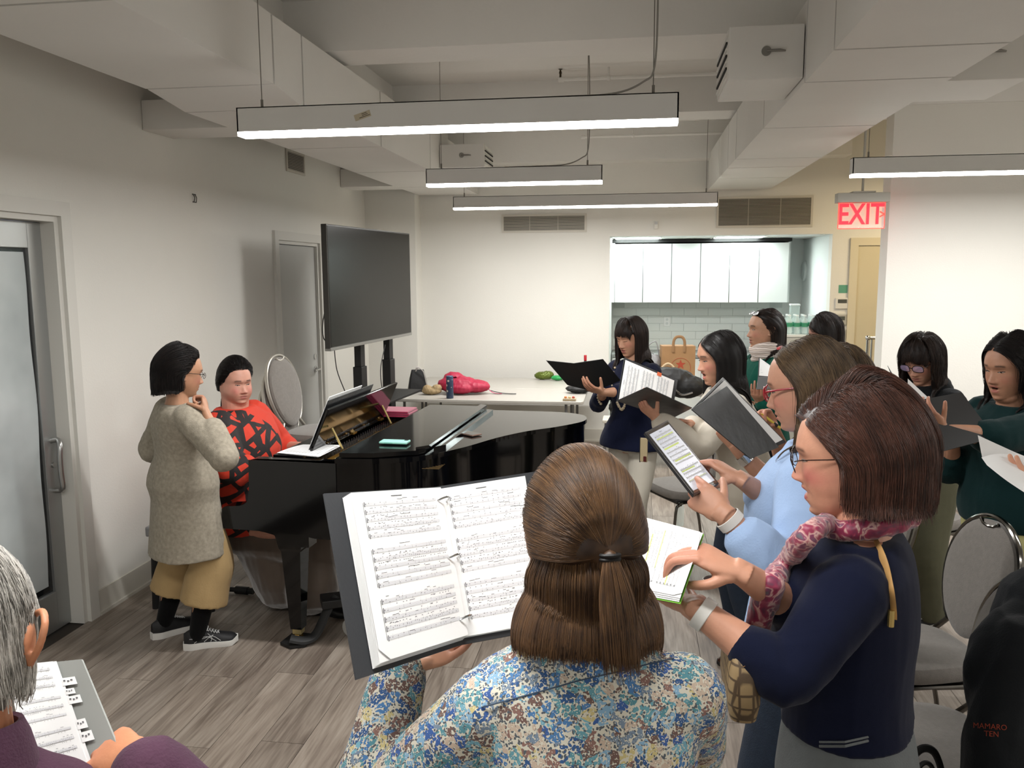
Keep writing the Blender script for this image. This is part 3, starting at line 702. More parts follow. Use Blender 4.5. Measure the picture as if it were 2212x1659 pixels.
def limb(mb, pts, rad, n=16, seg=5):
    """tapered round limb with rounded ends"""
    pr = [tuple(p)+((r, r) if not isinstance(r, tuple) else r) for p, r in zip(pts, rad)]
    q = catmull(pr, seg) if len(pr) > 2 else [np.array(pr[0])*(1-t)+np.array(pr[1])*t for t in np.linspace(0, 1, 4)]
    P_ = [x[:3] for x in q]; R_ = [(x[3], x[4]) for x in q]
    t0 = nrm(P_[0]-P_[1]); t1 = nrm(P_[-1]-P_[-2]); r0 = min(R_[0]); r1 = min(R_[-1])
    pre = [(P_[0]+t0*r0*math.sin(a), (R_[0][0]*math.cos(a), R_[0][1]*math.cos(a))) for a in (1.45, 1.1, .6)]
    post = [(P_[-1]+t1*r1*math.sin(a), (R_[-1][0]*math.cos(a), R_[-1][1]*math.cos(a))) for a in (.6, 1.1, 1.45)]
    allp = [p for p, _ in pre]+P_+[p for p, _ in post]; allr = [r for _, r in pre]+R_+[r for _, r in post]
    return mb.tube(allp, [tuple(r) for r in allr], n)
def hand_mb(side, curl=(.5, .5, .5, .5), thumb=(.3, .3), spread=.06, s=1.0):
    """hand: origin wrist, +y fingers, +z back of hand; side=+1 right hand (thumb towards -x)"""
    mb = MB(); k = -side
    # palm from wrist
    R = []
    for y, w_, t, xo, zo in ((-.02, .027, .019, 0, 0), (0, .0265, .0185, 0, 0), (.02, .031, .0165, k*.002, 0), (.045, .0385, .0155, k*.002, 0), (.07, .0415, .0145, 0, .001), (.088, .0395, .0115, -k*.001, .001), (.094, .034, .006, 0, .001)):
        R.append([(xo+w_*math.cos(a), y, zo+t*math.sin(a)) for a in [2*math.pi*i/18 for i in range(18)]])
    mb.loft(R)
    mb.sphere((k*.022, .028, -.008), (.016, .028, .013), 12, 8)     # thenar
    mb.sphere((-k*.024, .03, -.006), (.012, .028, .011), 12, 8)
    L = [(.041, .025, .020), (.045, .028, .021), (.041, .026, .020), (.033, .019, .018)]; xs = [k*.030, k*.0102, -k*.0100, -k*.0290]; ys_ = [.088, .092, .088, .080]; rr = [.0084, .0087, .0083, .0073]
    for i in range(4):
        p = np.array([xs[i], ys_[i]-.012, .001]); a = 0; sp_ = (1.5-i)*spread*k
        pts = [p.copy()]; p = p+np.array([math.sin(sp_)*.012, .012, .001]); pts.append(p.copy())
        c = curl[i]; ang = [c*1.0, c*1.25, c*.8] if not isinstance(c, tuple) else c
        for l, da in zip(L[i], ang):
            a += da; d = np.array([math.sin(sp_)*math.cos(a), math.cos(sp_)*math.cos(a), -math.sin(a)]); p = p+d*l; pts.append(p.copy())
        r = rr[i]; limb(mb, pts, [r*1.05, r*1.12, r*1.02, r*.95, r*.8], 12, 4)
    # thumb: base, flex
    o, fx = thumb[0], thumb[1]
    b0 = np.array([k*.020, .018, -.006]); d0 = nrm([k*(.85-.35*o), .75, -.25-.95*o]); p1 = b0+d0*.036
    bend = nrm(np.array([-k*.55, .6, -.25-.5*o])); d1 = nrm(d0*(1-fx*.5)+bend*fx*.6); p2 = p1+d1*.031; d2 = nrm(d1*(1-fx*.5)+bend*fx*.7); p3 = p2+d2*.024
    limb(mb, [b0, p1, p2, p3], [.0135, .0112, .0098, .0082], 12, 4)
    if s != 1: mb.v = [tuple(np.array(v)*s) for v in mb.v]
    return mb
def join(name, meshes, mats, parent=None):
    """joins evaluated meshes (with 'tint' colours) into one mesh object"""
    V = []; F = []; Cc = []; MI = []; b = 0
    for me, mi in meshes:
        v = getv(me); V.append(v)
        n = len(me.loops); li = np.empty(n, int); me.loops.foreach_get('vertex_index', li); ls = np.empty(len(me.polygons), int); lt = np.empty(len(me.polygons), int)
        me.polygons.foreach_get('loop_start', ls); me.polygons.foreach_get('loop_total', lt)
        F += [tuple((li[s:s+t]+b).tolist()) for s, t in zip(ls, lt)]; MI += [mi]*len(ls)
        if 'tint' in me.color_attributes: c = np.empty(len(v)*4); me.color_attributes['tint'].data.foreach_get('color', c); Cc.append(c.reshape(-1, 4)[:, :3])
        else: Cc.append(np.ones((len(v), 3))*.5)
        b += len(v)
    me = bpy.data.meshes.new(name); me.from_pydata(np.concatenate(V).tolist(), [], F); me.update()
    me.polygons.foreach_set('material_index', MI); sw(me); setcol(me, np.concatenate(Cc))
    for m_, _ in meshes: bpy.data.meshes.remove(m_)
    return link(name, me, mats, parent)
_eid = 0
def build_head(Mh, base='#c99a7c', mouth=0.0, fat=0, eyes='down', neck_to=None, voxel=.0032, earL=True, earR=True, hs=1.0, neck_r=.051, bigear=1.0, earout=1.0, **kw):
    """returns list of meshes in world space: head with neck, eye pieces"""
    v, f = head_points(mouth=mouth, fat=fat, nose=kw.pop('nose', 1.0)); mb = MB(); mb.smooth = True; mb.add(v.tolist(), f)
    for s_, on in ((1, earR), (-1, earL)):
        if on: ear_mb(mb, s_, big=bigear*.88, out=earout)
    inv = np.linalg.inv(Mh)
    if neck_to is not None:
        nt_ = ap(inv, neck_to)[0]; st = np.array([0, -.022, -.045]); mid = st*.45+nt_*.55+np.array([0, .004, 0])
        limb(mb, [st, mid, nt_], [(neck_r*1.02+fat*.012, neck_r*1.04+fat*.012), (neck_r+fat*.014, neck_r+fat*.012), (neck_r*1.25, neck_r*1.15)], 20)
        if fat: mb.sphere((0, .028, -.108), (.05, .042, .028), 16, 10)
    me = rm(mb, voxel, 1, .4); vv = getv(me)
    setcol(me, skin_colors(vv, base, mouth, **kw))
    bvh = BVHTree.FromPolygons([tuple(x) for x in v], [list(q) for q in f if len(q) == 4])
    def yon(x, z):
        h = bvh.ray_cast(Vector((x, .3, z)), Vector((0, -1, 0)))[0]; return h.y if h else .08
    pieces = [(me, 0)]
    # eyes: almond patches and lash lines conforming to the lid bulge
    for sx in (-1, 1):
        cx, cz = sx*.0305, (.0035 if eyes != 'down' else -.0005)
        n = 14; hw = .0135
        if eyes == 'open': hu, hd = .0044, .0030
        elif eyes == 'half': hu, hd = .0021, .0019
        else: hu, hd = .0009, .0014
        top = [(cx+hw*t, cz+hu*(1-t*t)**.8+sx*t*.0012) for t in np.linspace(-1, 1, n)]; bot = [(cx+hw*t, cz-hd*(1-t*t)**.9+sx*t*.0012) for t in np.linspace(-1, 1, n)]
        if eyes in ('open', 'half'):
            m2 = MB(); m2.smooth = True
            rows = []
            for k in range(5):
                q = k/4; rows.append([(a[0]*(1-q)+b_[0]*q, yon(a[0]*(1-q)+b_[0]*q, a[1]*(1-q)+b_[1]*q)+.0006, a[1]*(1-q)+b_[1]*q) for a, b_ in zip(top, bot)])
            m2.loft(rows, closed=False, cap=False); e = m2.mesh(); setcol(e, L3('#fff')); pieces.append((e, 1))
            m2 = MB(); m2.smooth = True; ir = []
            ic = (cx, cz+(hu-hd)/2-.0004)
            for rr_ in (0.0002, .0040, .0056):
                ir.append([(ic[0]+rr_*math.cos(a), yon(ic[0], ic[1])+.0013, min(max(ic[1]+rr_*math.sin(a), cz-hd*.95), cz+hu*.92)) for a in [2*math.pi*j/14 for j in range(14)]])
            m2.loft(ir, cap=False); e = m2.mesh(); setcol(e, L3('#fff')); pieces.append((e, 2))
        m2 = MB(); m2.smooth = True
        line = top if eyes != 'down' else bot
        m2.tube([(x, yon(x, z)+.0004, z) for x, z in line], [.0006]+[.0014]*(n-2)+[.0006], 6); e = m2.mesh(); setcol(e, L3('#fff')); pieces.append((e, 2))
        if eyes == 'open' or eyes == 'half':
            m2 = MB(); m2.smooth = True; m2.tube([(x, yon(x, z+.004)+.0001, z+.0035) for x, z in top[2:-1]], .0004, 5); e = m2.mesh(); setcol(e, L3('#fff')); pieces.append((e, 3))
    for me_, _ in pieces: setv(me_, ap(Mh, getv(me_)))
    return pieces
head_mats = [skin_m, eyew_m, iris_m, mat('lid_crease', '#8a5c48', .6)]
# ------------------------------------------------------------ hair
def hair_mat(name, c0, c1, rough=.35, spec=.35):
    if name in MATS: return MATS[name]
    def fn(nt, b, N, L):
        hi = N('ShaderNodeHairInfo'); oi = N('ShaderNodeTexCoord')
        n = N('ShaderNodeTexNoise'); n.inputs['Scale'].default_value = 30; L(oi.outputs['Object'], n.inputs[0])
        ad = N('ShaderNodeMath'); ad.operation = 'MULTIPLY_ADD'; L(hi.outputs['Random'], ad.inputs[0]); ad.inputs[1].default_value = .6; L(n.outputs[0], ad.inputs[2])
        sb = N('ShaderNodeMath'); sb.operation = 'SUBTRACT'; L(ad.outputs[0], sb.inputs[0]); sb.inputs[1].default_value = .3
        r = ramp(N, L, sb.outputs[0], [(.15, c0), (.85, c1)]); L(r.outputs[0], b.inputs['Base Color'])
        b.inputs['Roughness'].default_value = rough; b.inputs['Specular IOR Level'].default_value = spec
    return nodes_mat(name, fn)
def hairline(az):
    return np.interp(az, [0, 25, 45, 60, 75, 88, 100, 112, 130, 180], [.082, .078, .066, .042, .018, -.012, -.002, -.045, -.072, -.088])
E3 = np.array([.0775, .100, .1165])
def make_hair(name, Mh, mat_, parent, style, n=5000, n_lock=420, seed=1, rad=.00065, colliders=(), part=-.015, vol=.016, length=.35, bangs=0.0, curl=0, tie=None, lock_r=.010, voxel=.006, hl=0.0, wav=.0, frontback=0.0, behind_ear=False, strands=True, pull=None, sweep=0.0, tail_len=.2, vmin=None, tuck=0, zcut=None, zjit=.008, frontvol=.6, facey=.060, slope=0.0):
    lock_r = min(lock_r, vol*.55+.003, max(vol*frontvol*.85, .008)); vmin = vol*.97 if vmin is None else vmin
    rng = np.random.default_rng(seed)
    R = Mh[:3, :3]/np.cbrt(np.linalg.det(Mh[:3, :3])); g_l = R.T@np.array([0, 0, -1.0])
    def roots(m):
        out = []
        while sum(map(len, out)) < m:
            d = rng.normal(size=(m*3, 3)); d /= np.linalg.norm(d, axis=1)[:, None]; p = d*E3*np.array([1, 1, 1]); p[:, 1] -= .008
            az = np.degrees(np.abs(np.arctan2(p[:, 0], p[:, 1]+.008))); ok = (p[:, 2] > hairline(az)+hl*(az < 70)) & ((p[:, 2] < -.005) | (rng.random(len(p)) < (.4 if style == 'halfup' else 1)))
            out.append(p[ok])
        return np.concatenate(out)[:m]
    def sim(p0, off, K, jit, lr=0.0):
        m = len(p0); p = p0.copy(); az = np.degrees(np.arctan2(p0[:, 0], p0[:, 1]+.008)); aaz = np.abs(az)
        c = np.array([0, -.008, 0.0]); pos = [p.copy()]
        L_ = length*(1+jit*.5)*np.ones(m)
        isb = np.zeros(m, bool)
        if bangs > 0:
            isb = (aaz < 60) & (p0[:, 2] > .045); 
        if style == 'short': L_ = length*(.7+.3*rng.random(m))
        top = p0[:, 2] > .0
        grp = np.ones(m, bool)
        if style == 'halfup': grp = (p0[:, 2] > -.012) & (aaz > 0)
        if style == 'bun': grp[:] = True
        if style in ('halfup', 'bun'): T = np.array(tie); L_ = np.where(grp, 1.0, L_)
        tot = np.full(m, 0.0); free = np.zeros(m, bool); tl = np.zeros(m)
        sgn = np.where(p0[:, 0] > part, 1.0, -1.0)
        zc_ = (zcut if zcut is not None else -9)+zjit*rng.normal(size=m)
        step = np.where(isb, bangs, L_)/K
        if style in ('halfup', 'bun'):
            off = np.where(grp, off, off+.007)
            dist = np.linalg.norm(p0-T, axis=1); step = np.where(grp, (dist*1.25+tail_len*(.7+.5*rng.random(m)))/K, step)
        off = off*(frontvol+(1-frontvol)*sstep(aaz, 15, 70)) if style not in ('halfup', 'bun') else off
        off = np.maximum(off-lr, .0008)
        ph = rng.random(m)*6.28; cl = np.floor(az/9+p0[:, 2]*40)
        for i in range(K):
            q = p-c; n_ = q/E3**2; n_ /= np.linalg.norm(n_, axis=1)[:, None]
            above = sstep(p[:, 2], -.03, .05)[:, None]
            v = np.tile(g_l, (m, 1)); v = v-(v*n_).sum(1)[:, None]*n_*above
            # comb
            f1 = 1-i/K
            comb = np.stack([sgn*(.10+.85*sstep(p0[:, 1], -.045, .035)), np.full(m, frontback-.15)*np.ones(m), np.zeros(m)], 1)
            front = (aaz < 75)
            comb[:, 1] += np.where(front & ~isb, -.35 if bangs == 0 else .10, 0)
            if style == 'back' : comb = np.tile(np.array([0, -1.0, .1]), (m, 1))+np.stack([sgn*.25, np.zeros(m), np.zeros(m)], 1)
            if isb.any(): comb[isb] = np.array([sweep, .8, 0])
            if pull is not None: comb = comb+np.array(pull)
            wt = above*(1.1 if style != 'back' else 1.6)*f1
            comb = comb-(comb*n_).sum(1)[:, None]*n_
            v = v*(1 if style != 'back' else .45)+comb*wt
            if style in ('halfup', 'bun'):
                tt = T-p; dd = np.linalg.norm(tt, axis=1); free |= (dd < .016) & grp
                tv = tt/(dd[:, None]+1e-9); tv = tv-(tv*n_).sum(1)[:, None]*n_*(np.linalg.norm((p-c)/E3, axis=1) < 1.12)[:, None]
                tv /= np.linalg.norm(tv, axis=1)[:, None]+1e-9
                use = (grp & ~free)[:, None]; gt = np.tile(g_l, (m, 1))+np.stack([np.cos(ph*7), np.sin(ph*11)*.6-.25, np.zeros(m)], 1)*.11
                v = np.where(use, tv, np.where((grp & free)[:, None], gt, v))
            v /= np.linalg.norm(v, axis=1)[:, None]+1e-9
            if curl: 
                e = sstep(i/K, .6, 1.0)
                rad_in = -(p-c)*np.array([1, 1, 0]); rad_in /= np.linalg.norm(rad_in, axis=1)[:, None]+1e-9
                v = v+rad_in*curl*e*(~isb)[:, None]
            if wav: v = v+wav*np.sin(i/K*9+ph[:, None]*.6+cl[:, None]*1.7)*np.stack([np.sin(ph), np.cos(ph), np.zeros(m)], 1)*(i/K)
            v = v+jit[:, None]*.02*np.stack([np.sin(ph*3), np.cos(ph*5), np.zeros(m)], 1)
            v /= np.linalg.norm(v, axis=1)[:, None]+1e-9
            p = p+v*step[:, None]
            # keep on a shell around the skull
            q = (p-c); e = np.linalg.norm(q/E3, axis=1); rise = min(1, (i+1)/(5 if lr else 2.5))
            target = 1+off*rise/.09*(np.where(isb, .6, 1))
            if style in ('halfup', 'bun'): target = np.where(grp, 1+off*rise/.09*np.clip(np.linalg.norm(T-p, axis=1)/.055, .25, 1), target)
            bad = (e < target) & (p[:, 2] > -.10)
            p = np.where(bad[:, None], c+q*(target/np.maximum(e, 1e-6))[:, None], p)
            # face: keep side hair off the cheeks
            low = (p[:, 2] < .03) & (p[:, 1] > .045) & ~isb
            if not (style in ('halfup', 'bun')):
                fx = .066+off*.6+tuck; s2 = np.where(np.abs(p0[:, 0]-part) < 1e-9, 1, sgn)
                p[:, 0] = np.where(low & (np.abs(p[:, 0]) < fx), s2*fx*np.ones(m), p[:, 0])
            cheek = (p[:, 2] < .035) & (p[:, 2] > -.13) & ~isb & (np.abs(p[:, 0]) > .04)
            if style not in ('halfup', 'bun'): p[:, 1] = np.where(cheek, np.minimum(p[:, 1], facey+.012*np.sin(ph)), p[:, 1])
            # neck
            nk = (p[:, 2] <= -.08); rr = np.linalg.norm(p[:, :2]-np.array([0, -.03]), axis=1); tr_ = .058+off*.8
            sc2 = np.where(nk & (rr < tr_), tr_/np.maximum(rr, 1e-6), 1); p[:, :2] = np.array([0, -.03])+(p[:, :2]-np.array([0, -.03]))*sc2[:, None]
            for (A, B, cr_) in colliders:
                w_ = B-A; t = np.clip(((p-A)@w_)/(w_@w_+1e-9), 0, 1); nearest = A+t[:, None]*w_; dq = p-nearest; dl = np.linalg.norm(dq, axis=1); lim = cr_+off*.8
                p = np.where((dl < lim)[:, None], nearest+dq*(lim/np.maximum(dl, 1e-6))[:, None], p)
            if zcut is not None:
                stop = (p[:, 2] < zc_+slope*p[:, 1]) & ~isb; p = np.where(stop[:, None], pos[-1]+(p-pos[-1])*.02, p)
            pos.append(p.copy())
        return np.stack(pos, 1)
    # solid mass
    K = 16
    p0 = roots(n_lock); off = np.full(n_lock, vol)*(.93+.07*rng.random(n_lock)); S_ = sim(p0, off, K, rng.normal(size=n_lock)*.1, lock_r*1.1)
    mb = MB(); mb.smooth = True; 
    na = 7; ang = np.arange(na)*2*np.pi/na
    for s_ in S_:
        t = np.gradient(s_, axis=0); t /= np.linalg.norm(t, axis=1)[:, None]+1e-9
        u = np.cross(t, [0.31, .77, .55]); u /= np.linalg.norm(u, axis=1)[:, None]+1e-9; v = np.cross(t, u)
        k = np.linspace(0, 1, K+1); r = lock_r*(1.0-.25*sstep(k, .6, 1.0))*(.40+.60*sstep(k, 0, .22))
        if tie is not None: r = r*np.clip(np.linalg.norm(s_-np.array(tie), axis=1)/.05, .28, 1)*(1 if np.linalg.norm(s_-np.array(tie), axis=1).min() > .02 else np.where(np.arange(K+1) > np.argmin(np.linalg.norm(s_-np.array(tie), axis=1)), .45, 1))
        rings = s_[:, None, :]+r[:, None, None]*(u[:, None, :]*np.cos(ang)[None, :, None]+v[:, None, :]*np.sin(ang)[None, :, None])
        mb.loft(rings.tolist())
    # scalp cap
    U, V_ = 36, 22; vs = []; cap_ok = []
    for i in range(V_+1):
        for j in range(U):
            th = math.pi*i/V_; ph_ = 2*math.pi*j/U
            q = np.array([math.sin(th)*math.sin(ph_), math.sin(th)*math.cos(ph_), math.cos(th)])*(E3*1.036); q[1] -= .008
            az = abs(math.degrees(math.atan2(q[0], q[1]+.008))); hl_ = hairline(az)+(hl if az < 70 else 0)
            if q[2] < hl_: k_ = .86; q = q*np.array([k_, k_, 1]); q[2] = max(q[2], hl_-.03) if az < 100 else q[2]
            vs.append(q)
    fs = [(i*U+j, i*U+(j+1) % U, (i+1)*U+(j+1) % U, (i+1)*U+j) for i in range(V_) for j in range(U)]
    mb.add(vs, fs)
    me = rm(mb, voxel, 7, .5); setv(me, ap(Mh, getv(me))); o = link(name, me, mat_, parent)
    if strands:
        p0 = roots(n)*1.03; off = vmin+(vol*1.12-vmin)*rng.random(n)**1.6; cl = np.sin(p0[:, 0]*90)*np.sin(p0[:, 1]*70+1)*np.sin(p0[:, 2]*60); off = np.maximum(off*(1+.06*cl), .002)
        S_ = sim(p0, off, 18, rng.normal(size=n)*.22); Kp = 19
        pts = ap(Mh, S_.reshape(-1, 3))
        cu = bpy.data.hair_curves.new('hair_strands'); cu.add_curves([Kp]*n); cu.points.foreach_set('position', pts.astype(np.float32).ravel())
        r = np.tile(rad*(1-.6*np.linspace(0, 1, Kp)**3), n); 
        at = cu.attributes.new('radius', 'FLOAT', 'POINT'); at.data.foreach_set('value', r.astype(np.float32))
        ho = bpy.data.objects.new('hair_strands', cu); COL.objects.link(ho); cu.materials.append(mat_); ho.parent = o; ho['kind'] = 'stuff'
    return o
# ------------------------------------------------------------ people: bodies and clothes
def D(x, y, d): return CAM+ray(x, y)*d
def ik(a, c, l1, l2, hint):
    v = c-a; dd = np.linalg.norm(v); 
    if dd > (l1+l2)*.985: c = a+v/dd*(l1+l2)*.985; v = c-a; dd = np.linalg.norm(v)
    u = v/dd; x = (l1*l1-l2*l2+dd*dd)/(2*dd); h = math.sqrt(max(l1*l1-x*x, 0)); k = np.asarray(hint, float); k = k-u*(k@u); return a+u*x+nrm(k)*h, c
_fr = np.random.default_rng(11)
_K = _fr.normal(size=(6, 3)); _K2 = _fr.normal(size=(6, 3)); _PH = _fr.random(12)*6.28
def folds(p, scale, stretch=(1, 1, .45)):
    q = p*scale*np.array(stretch); o = np.zeros(len(p))
    for i in range(6):
        w_ = np.sin(q@_K2[i]*.8+_PH[i])*1.4
        o += (1-np.abs(np.sin(q@_K[i]+w_+_PH[i+6])))**2*1.4-.5
    return o/6
TOR = [(.80, .135, .095, 0), (.86, .160, .112, -.006), (.94, .152, .106, -.004), (1.02, .130, .092, 0), (1.10, .134, .096, .006), (1.18, .148, .108, .014), (1.25, .156, .098, .008), (1.30, .150, .078, -.004), (1.335, .100, .062, -.012), (1.36, .062, .056, -.012)]
def torso_rings(z0, z1, off, s, wide=1, deep=1, flare=0, belly=0, n=40, ex=2.3, bust=1, zs_n=22):
    zs = np.linspace(z0, z1, zs_n); T = np.array(TOR); out = []
    for z in zs:
        zc = np.clip(z, T[0, 0], T[-1, 0]); w_ = itp(np.array([zc]), T[:, 0], T[:, 1])[0]*wide; d_ = itp(np.array([zc]), T[:, 0], T[:, 2])[0]*deep; yc = itp(np.array([zc]), T[:, 0], T[:, 3])[0]
        o = off(z) if callable(off) else off
        if z > 1.3: o = o*np.interp(z, [1.3, 1.345], [1, .45])
        f_ = flare*max(0, (1.05-z))
        bl = belly*math.exp(-((z-1.0)/.12)**2)
        ring = []
        for k in range(n):
            a = 2*math.pi*k/n; c, s_ = math.cos(a), math.sin(a); cx = np.sign(c)*abs(c)**(2/ex); sx = np.sign(s_)*abs(s_)**(2/ex)
            y = (d_+o+f_+(bl if s_ > 0 else 0))*sx+yc
            ring.append((cx*(w_+o+f_), y, z))
        out.append(np.array(ring)*1.0)
    return out
class Body:
    def __init__(s, label, base, yaw, Ht, head, hyaw, hpitch=0, hroll=0, wide=1, deep=1, arms=None, seat=None, skin='#c99a7c', hscale=1.0, shw=1.0, group=None, feet=None):
        s.sc = Ht/1.6; s.base = np.array([base[0], base[1], 0.0]); s.yaw = yaw; s.wide = wide; s.deep = deep; s.skin = skin
        s.root = empty('person', tuple(s.base), label=label, cat='person', group=group)
        s.f = dirv(yaw); s.r = np.array([s.f[1], -s.f[0], 0]); s.Rb = np.stack([s.r, s.f, [0, 0, 1]], 1)
        s.hR = headR(hyaw, hpitch, hroll); s.hs = hscale*(.94+.06*s.sc); s.hp = np.asarray(head, float); s.Mh = M4(s.hR, s.hp, s.hs)
        s.seat = seat; s.pz = (.88*s.sc if seat is None else seat+.06)
        s.neck = s.hp-dirv(hyaw)*.030*s.hs*(1 if hpitch < 30 else 1.4)-np.array([0, 0, .152*s.hs])-dirv(hyaw)*.03*math.sin(math.radians(max(hpitch, 0)))
        s.z0 = .88; s.kz = (s.neck[2]-s.pz)/(1.345-.88)
        d = s.Rb.T@(s.neck-s.base); s.lean = d[:2]
        s.arms = arms or {}; s.shw = shw; s.feet = feet
        s.joints()
    def tl(s, p):
        """canonical body point(s) (z of a 1.6 m figure) to world"""
        p = np.atleast_2d(np.asarray(p, float)).copy(); z = p[:, 2]
        t = np.clip((z-.88)/(1.345-.88), 0, 1.15); wv = t**1.35
        zz = np.where(z > .88, s.pz+(z-.88)*s.kz, s.pz+(z-.88)*s.sc)
        x = p[:, 0]*s.sc+s.lean[0]*wv; y = p[:, 1]*s.sc+(s.lean[1]+.012)*wv
        return np.stack([x, y, zz], 1)@s.Rb.T+s.base
    def joints(s):
        s.J = {}; S_ = s.sc
        for k, sg in (('R', 1), ('L', -1)):
            a = s.arms.get(k, {})
            sh = s.tl([sg*.158*s.wide*s.shw, -.008+a.get('shf', 0), 1.288+a.get('shz', 0)])[0]; wr = a.get('wrist')
            if wr is None: wr = s.tl([sg*.22, .06, .82])[0]
            wr = np.asarray(wr, float); hint = s.Rb@np.asarray(a.get('hint', (sg*.5, -.35, -.8)), float)
            el, wr = ik(sh, wr, a.get('ua', .272)*S_, a.get('fa', .238)*S_, hint)
            if 'el' in a: el = np.asarray(a['el'], float); wr = np.asarray(a['wrist'], float)
            if 'sh' in a: sh = np.asarray(a['sh'], float)
            s.J['sh'+k], s.J['el'+k], s.J['wr'+k] = sh, el, wr
            hip = s.tl([sg*.085*s.wide, 0, .84])[0]
            ft = (s.feet or {}).get(k)
            if s.seat is None:
                an = s.tl([sg*.085, -.03, 0])[0] if ft is None else np.array([ft[0], ft[1], 0.0]); an[2] = .075*S_
                kn, _ = ik(hip, an, .40*S_, .385*S_, s.f+s.r*sg*.15)
            else:
                kn = hip+s.f*.40*S_+np.array([0, 0, .0])+s.r*sg*.05; an = kn+np.array([0, 0, 0])+s.f*.02 if ft is None else np.array([ft[0], ft[1], 0]); an[2] = .085
            s.J['hip'+k], s.J['kn'+k], s.J['an'+k] = hip, kn, an
    def rings(s, rr): return [s.tl(r).tolist() for r in rr]
    def body(s, voxel=.0034, hands=True, **hk):
        parts = build_head(s.Mh, base=s.skin, neck_to=s.neck-np.array([0, 0, .02]), voxel=voxel, **hk)
        J = s.J; S_ = s.sc; mb = MB(); mb.smooth = True
        mb.loft(s.rings(torso_rings(.79, 1.345, -.012, S_, s.wide, s.deep)))
        for k in 'RL':
            limb(mb, [J['sh'+k], (J['sh'+k]+J['el'+k])/2, J['el'+k]], [.045*S_, .042*S_, .034*S_])
            limb(mb, [J['hip'+k]+np.array([0, 0, .02]), (J['hip'+k]+J['kn'+k])/2, J['kn'+k], J['kn'+k]*.6+J['an'+k]*.4-s.f*.015, J['an'+k]], [.072*S_, .068*S_, .048*S_, .047*S_, .032*S_])
        me = rm(mb, .014, 2); setcol(me, L3(s.skin)); parts.append((me, 0))
        for k, sg in (('R', 1), ('L', -1)):
            a = s.arms.get(k, {}); el, wr = J['el'+k], J['wr'+k]
            fd = nrm(a['fd']) if 'fd' in a else nrm(wr-el); dn = np.asarray(a.get('dn', (0, 0, 1)), float); dn = nrm(dn-fd*(dn@fd)); xr = np.cross(fd, dn)
            Mw = M4(np.stack([xr, fd, dn], 1), wr, .90*S_)
            m1 = hand_mb(sg, a.get('curl', (.35,)*4), a.get('thumb', (.4, .2)), a.get('spread', .05)); hv = ap(Mw, np.array(m1.v)); m1.v = hv.tolist()
            # forearm, flattened towards the wrist
            limb(m1, [el, el*.7+wr*.3, el*.35+wr*.65, wr*.97+el*.03, wr+fd*.012], [.037*S_, .0395*S_, .031*S_, (.0255*S_, .0205*S_), (.025*S_, .019*S_)], 18) if False else None
            pts = [el, el*.7+wr*.3, el*.35+wr*.65, wr*.96+el*.04, wr+fd*.014]; rr = [(.036, .036), (.039, .038), (.031, .029), (.0255, .021), (.025, .0185)]
            q = catmull([tuple(p)+tuple(x*S_ for x in r) for p, r in zip(pts, rr)], 5)
            m1.tube([x[:3] for x in q], [(x[3], x[4]) for x in q], 18, flat=tuple(xr))
            me = rm(m1, a.get('voxel', .0030), 1, .5); c = np.tile(L3(s.skin), (len(me.vertices), 1))
            v = getv(me); lv = (v-wr)@np.stack([xr, fd, dn], 1); kk = .30*np.exp(-((lv[:, 1]-.10)/.035)**2)+.25*sstep(lv[:, 1], .10, .17); kk = np.clip(kk, 0, 1)[:, None]; c = c*(1-kk)+L3('#b86f5e')*kk
            setcol(me, c); parts.append((me, 0)); s.J['M'+k] = Mw
        s.bodyo = join('body', parts, head_mats, s.root)
        s.place(s.bodyo); return s
    def place(s, o):
        """geometry was made in room coordinates; re-base it on the person's root"""
        o.matrix_parent_inverse = Matrix.Identity(4)
        me = o.data
        if hasattr(me, 'transform') and o.type == 'MESH': me.transform(Matrix.Translation(tuple(-s.base)))
        else: o.location = tuple(-s.base)
        for c in o.children:
            if c.type == 'CURVES' or c.type == 'CURVE': c.location = tuple(-s.base)
            elif c.type == 'MESH': c.data.transform(Matrix.Translation(tuple(-s.base)))
        return o
    def add(s, name, mb, m, label=None, parent=None):
        o = mb.build(name, m, parent or s.root) if isinstance(mb, MB) else link(name, mb, m, parent or s.root)
        o.data.transform(Matrix.Translation(tuple(-s.base)))
        if label: o['label'] = label
        return o
    def top(s, name, m, hem=.84, loose=.012, sleeve=1.9, flare=.0, belly=0, voxel=.0075, fold=.004, fscale=16, arm=(.056, .050, .045, .041), collar=None, zt=1.352, extra=None, label=None, smooth=3, ex=2.3, cuff=None, stretch=(1, 1, .45), parent=None, cutz=None, sleevefn=None, wf=1.0, asleeve=None):
        J = s.J; S_ = s.sc; mb = MB(); mb.smooth = True
        mb.loft(s.rings(torso_rings(hem, zt, loose, S_, s.wide*wf, s.deep, flare, belly, ex=ex)))
        for k, sg in (('R', 1), ('L', -1)):
            sl = (asleeve or {}).get(k, sleeve)
            sh, el, wr = J['sh'+k], J['el'+k], J['wr'+k]
            pts = [sh*.92+s.tl([0, -.01, 1.27])[0]*.08, sh*.55+el*.45, el]; rad = [arm[0], arm[1], arm[2]]
            if sl <= 1: e = sh*(1-sl)+el*sl; pts = [pts[0], (sh+e)/2, e]; rad = [arm[0], arm[1], arm[2]]
            else:
                t = sl-1; e = el*(1-t)+wr*t; (mb.sphere(el, arm[2]*S_+loose*.5+.006, 14, 10) if nrm(el-sh)@nrm(wr-el) < -.1 and 'el' not in s.arms.get(k, {}) else None); pts += [el*.5+e*.5, e]; rad += [(arm[2]+arm[3])/2+.002, arm[3]]
            limb(mb, pts, [r*S_+loose*.5 for r in rad], 18)
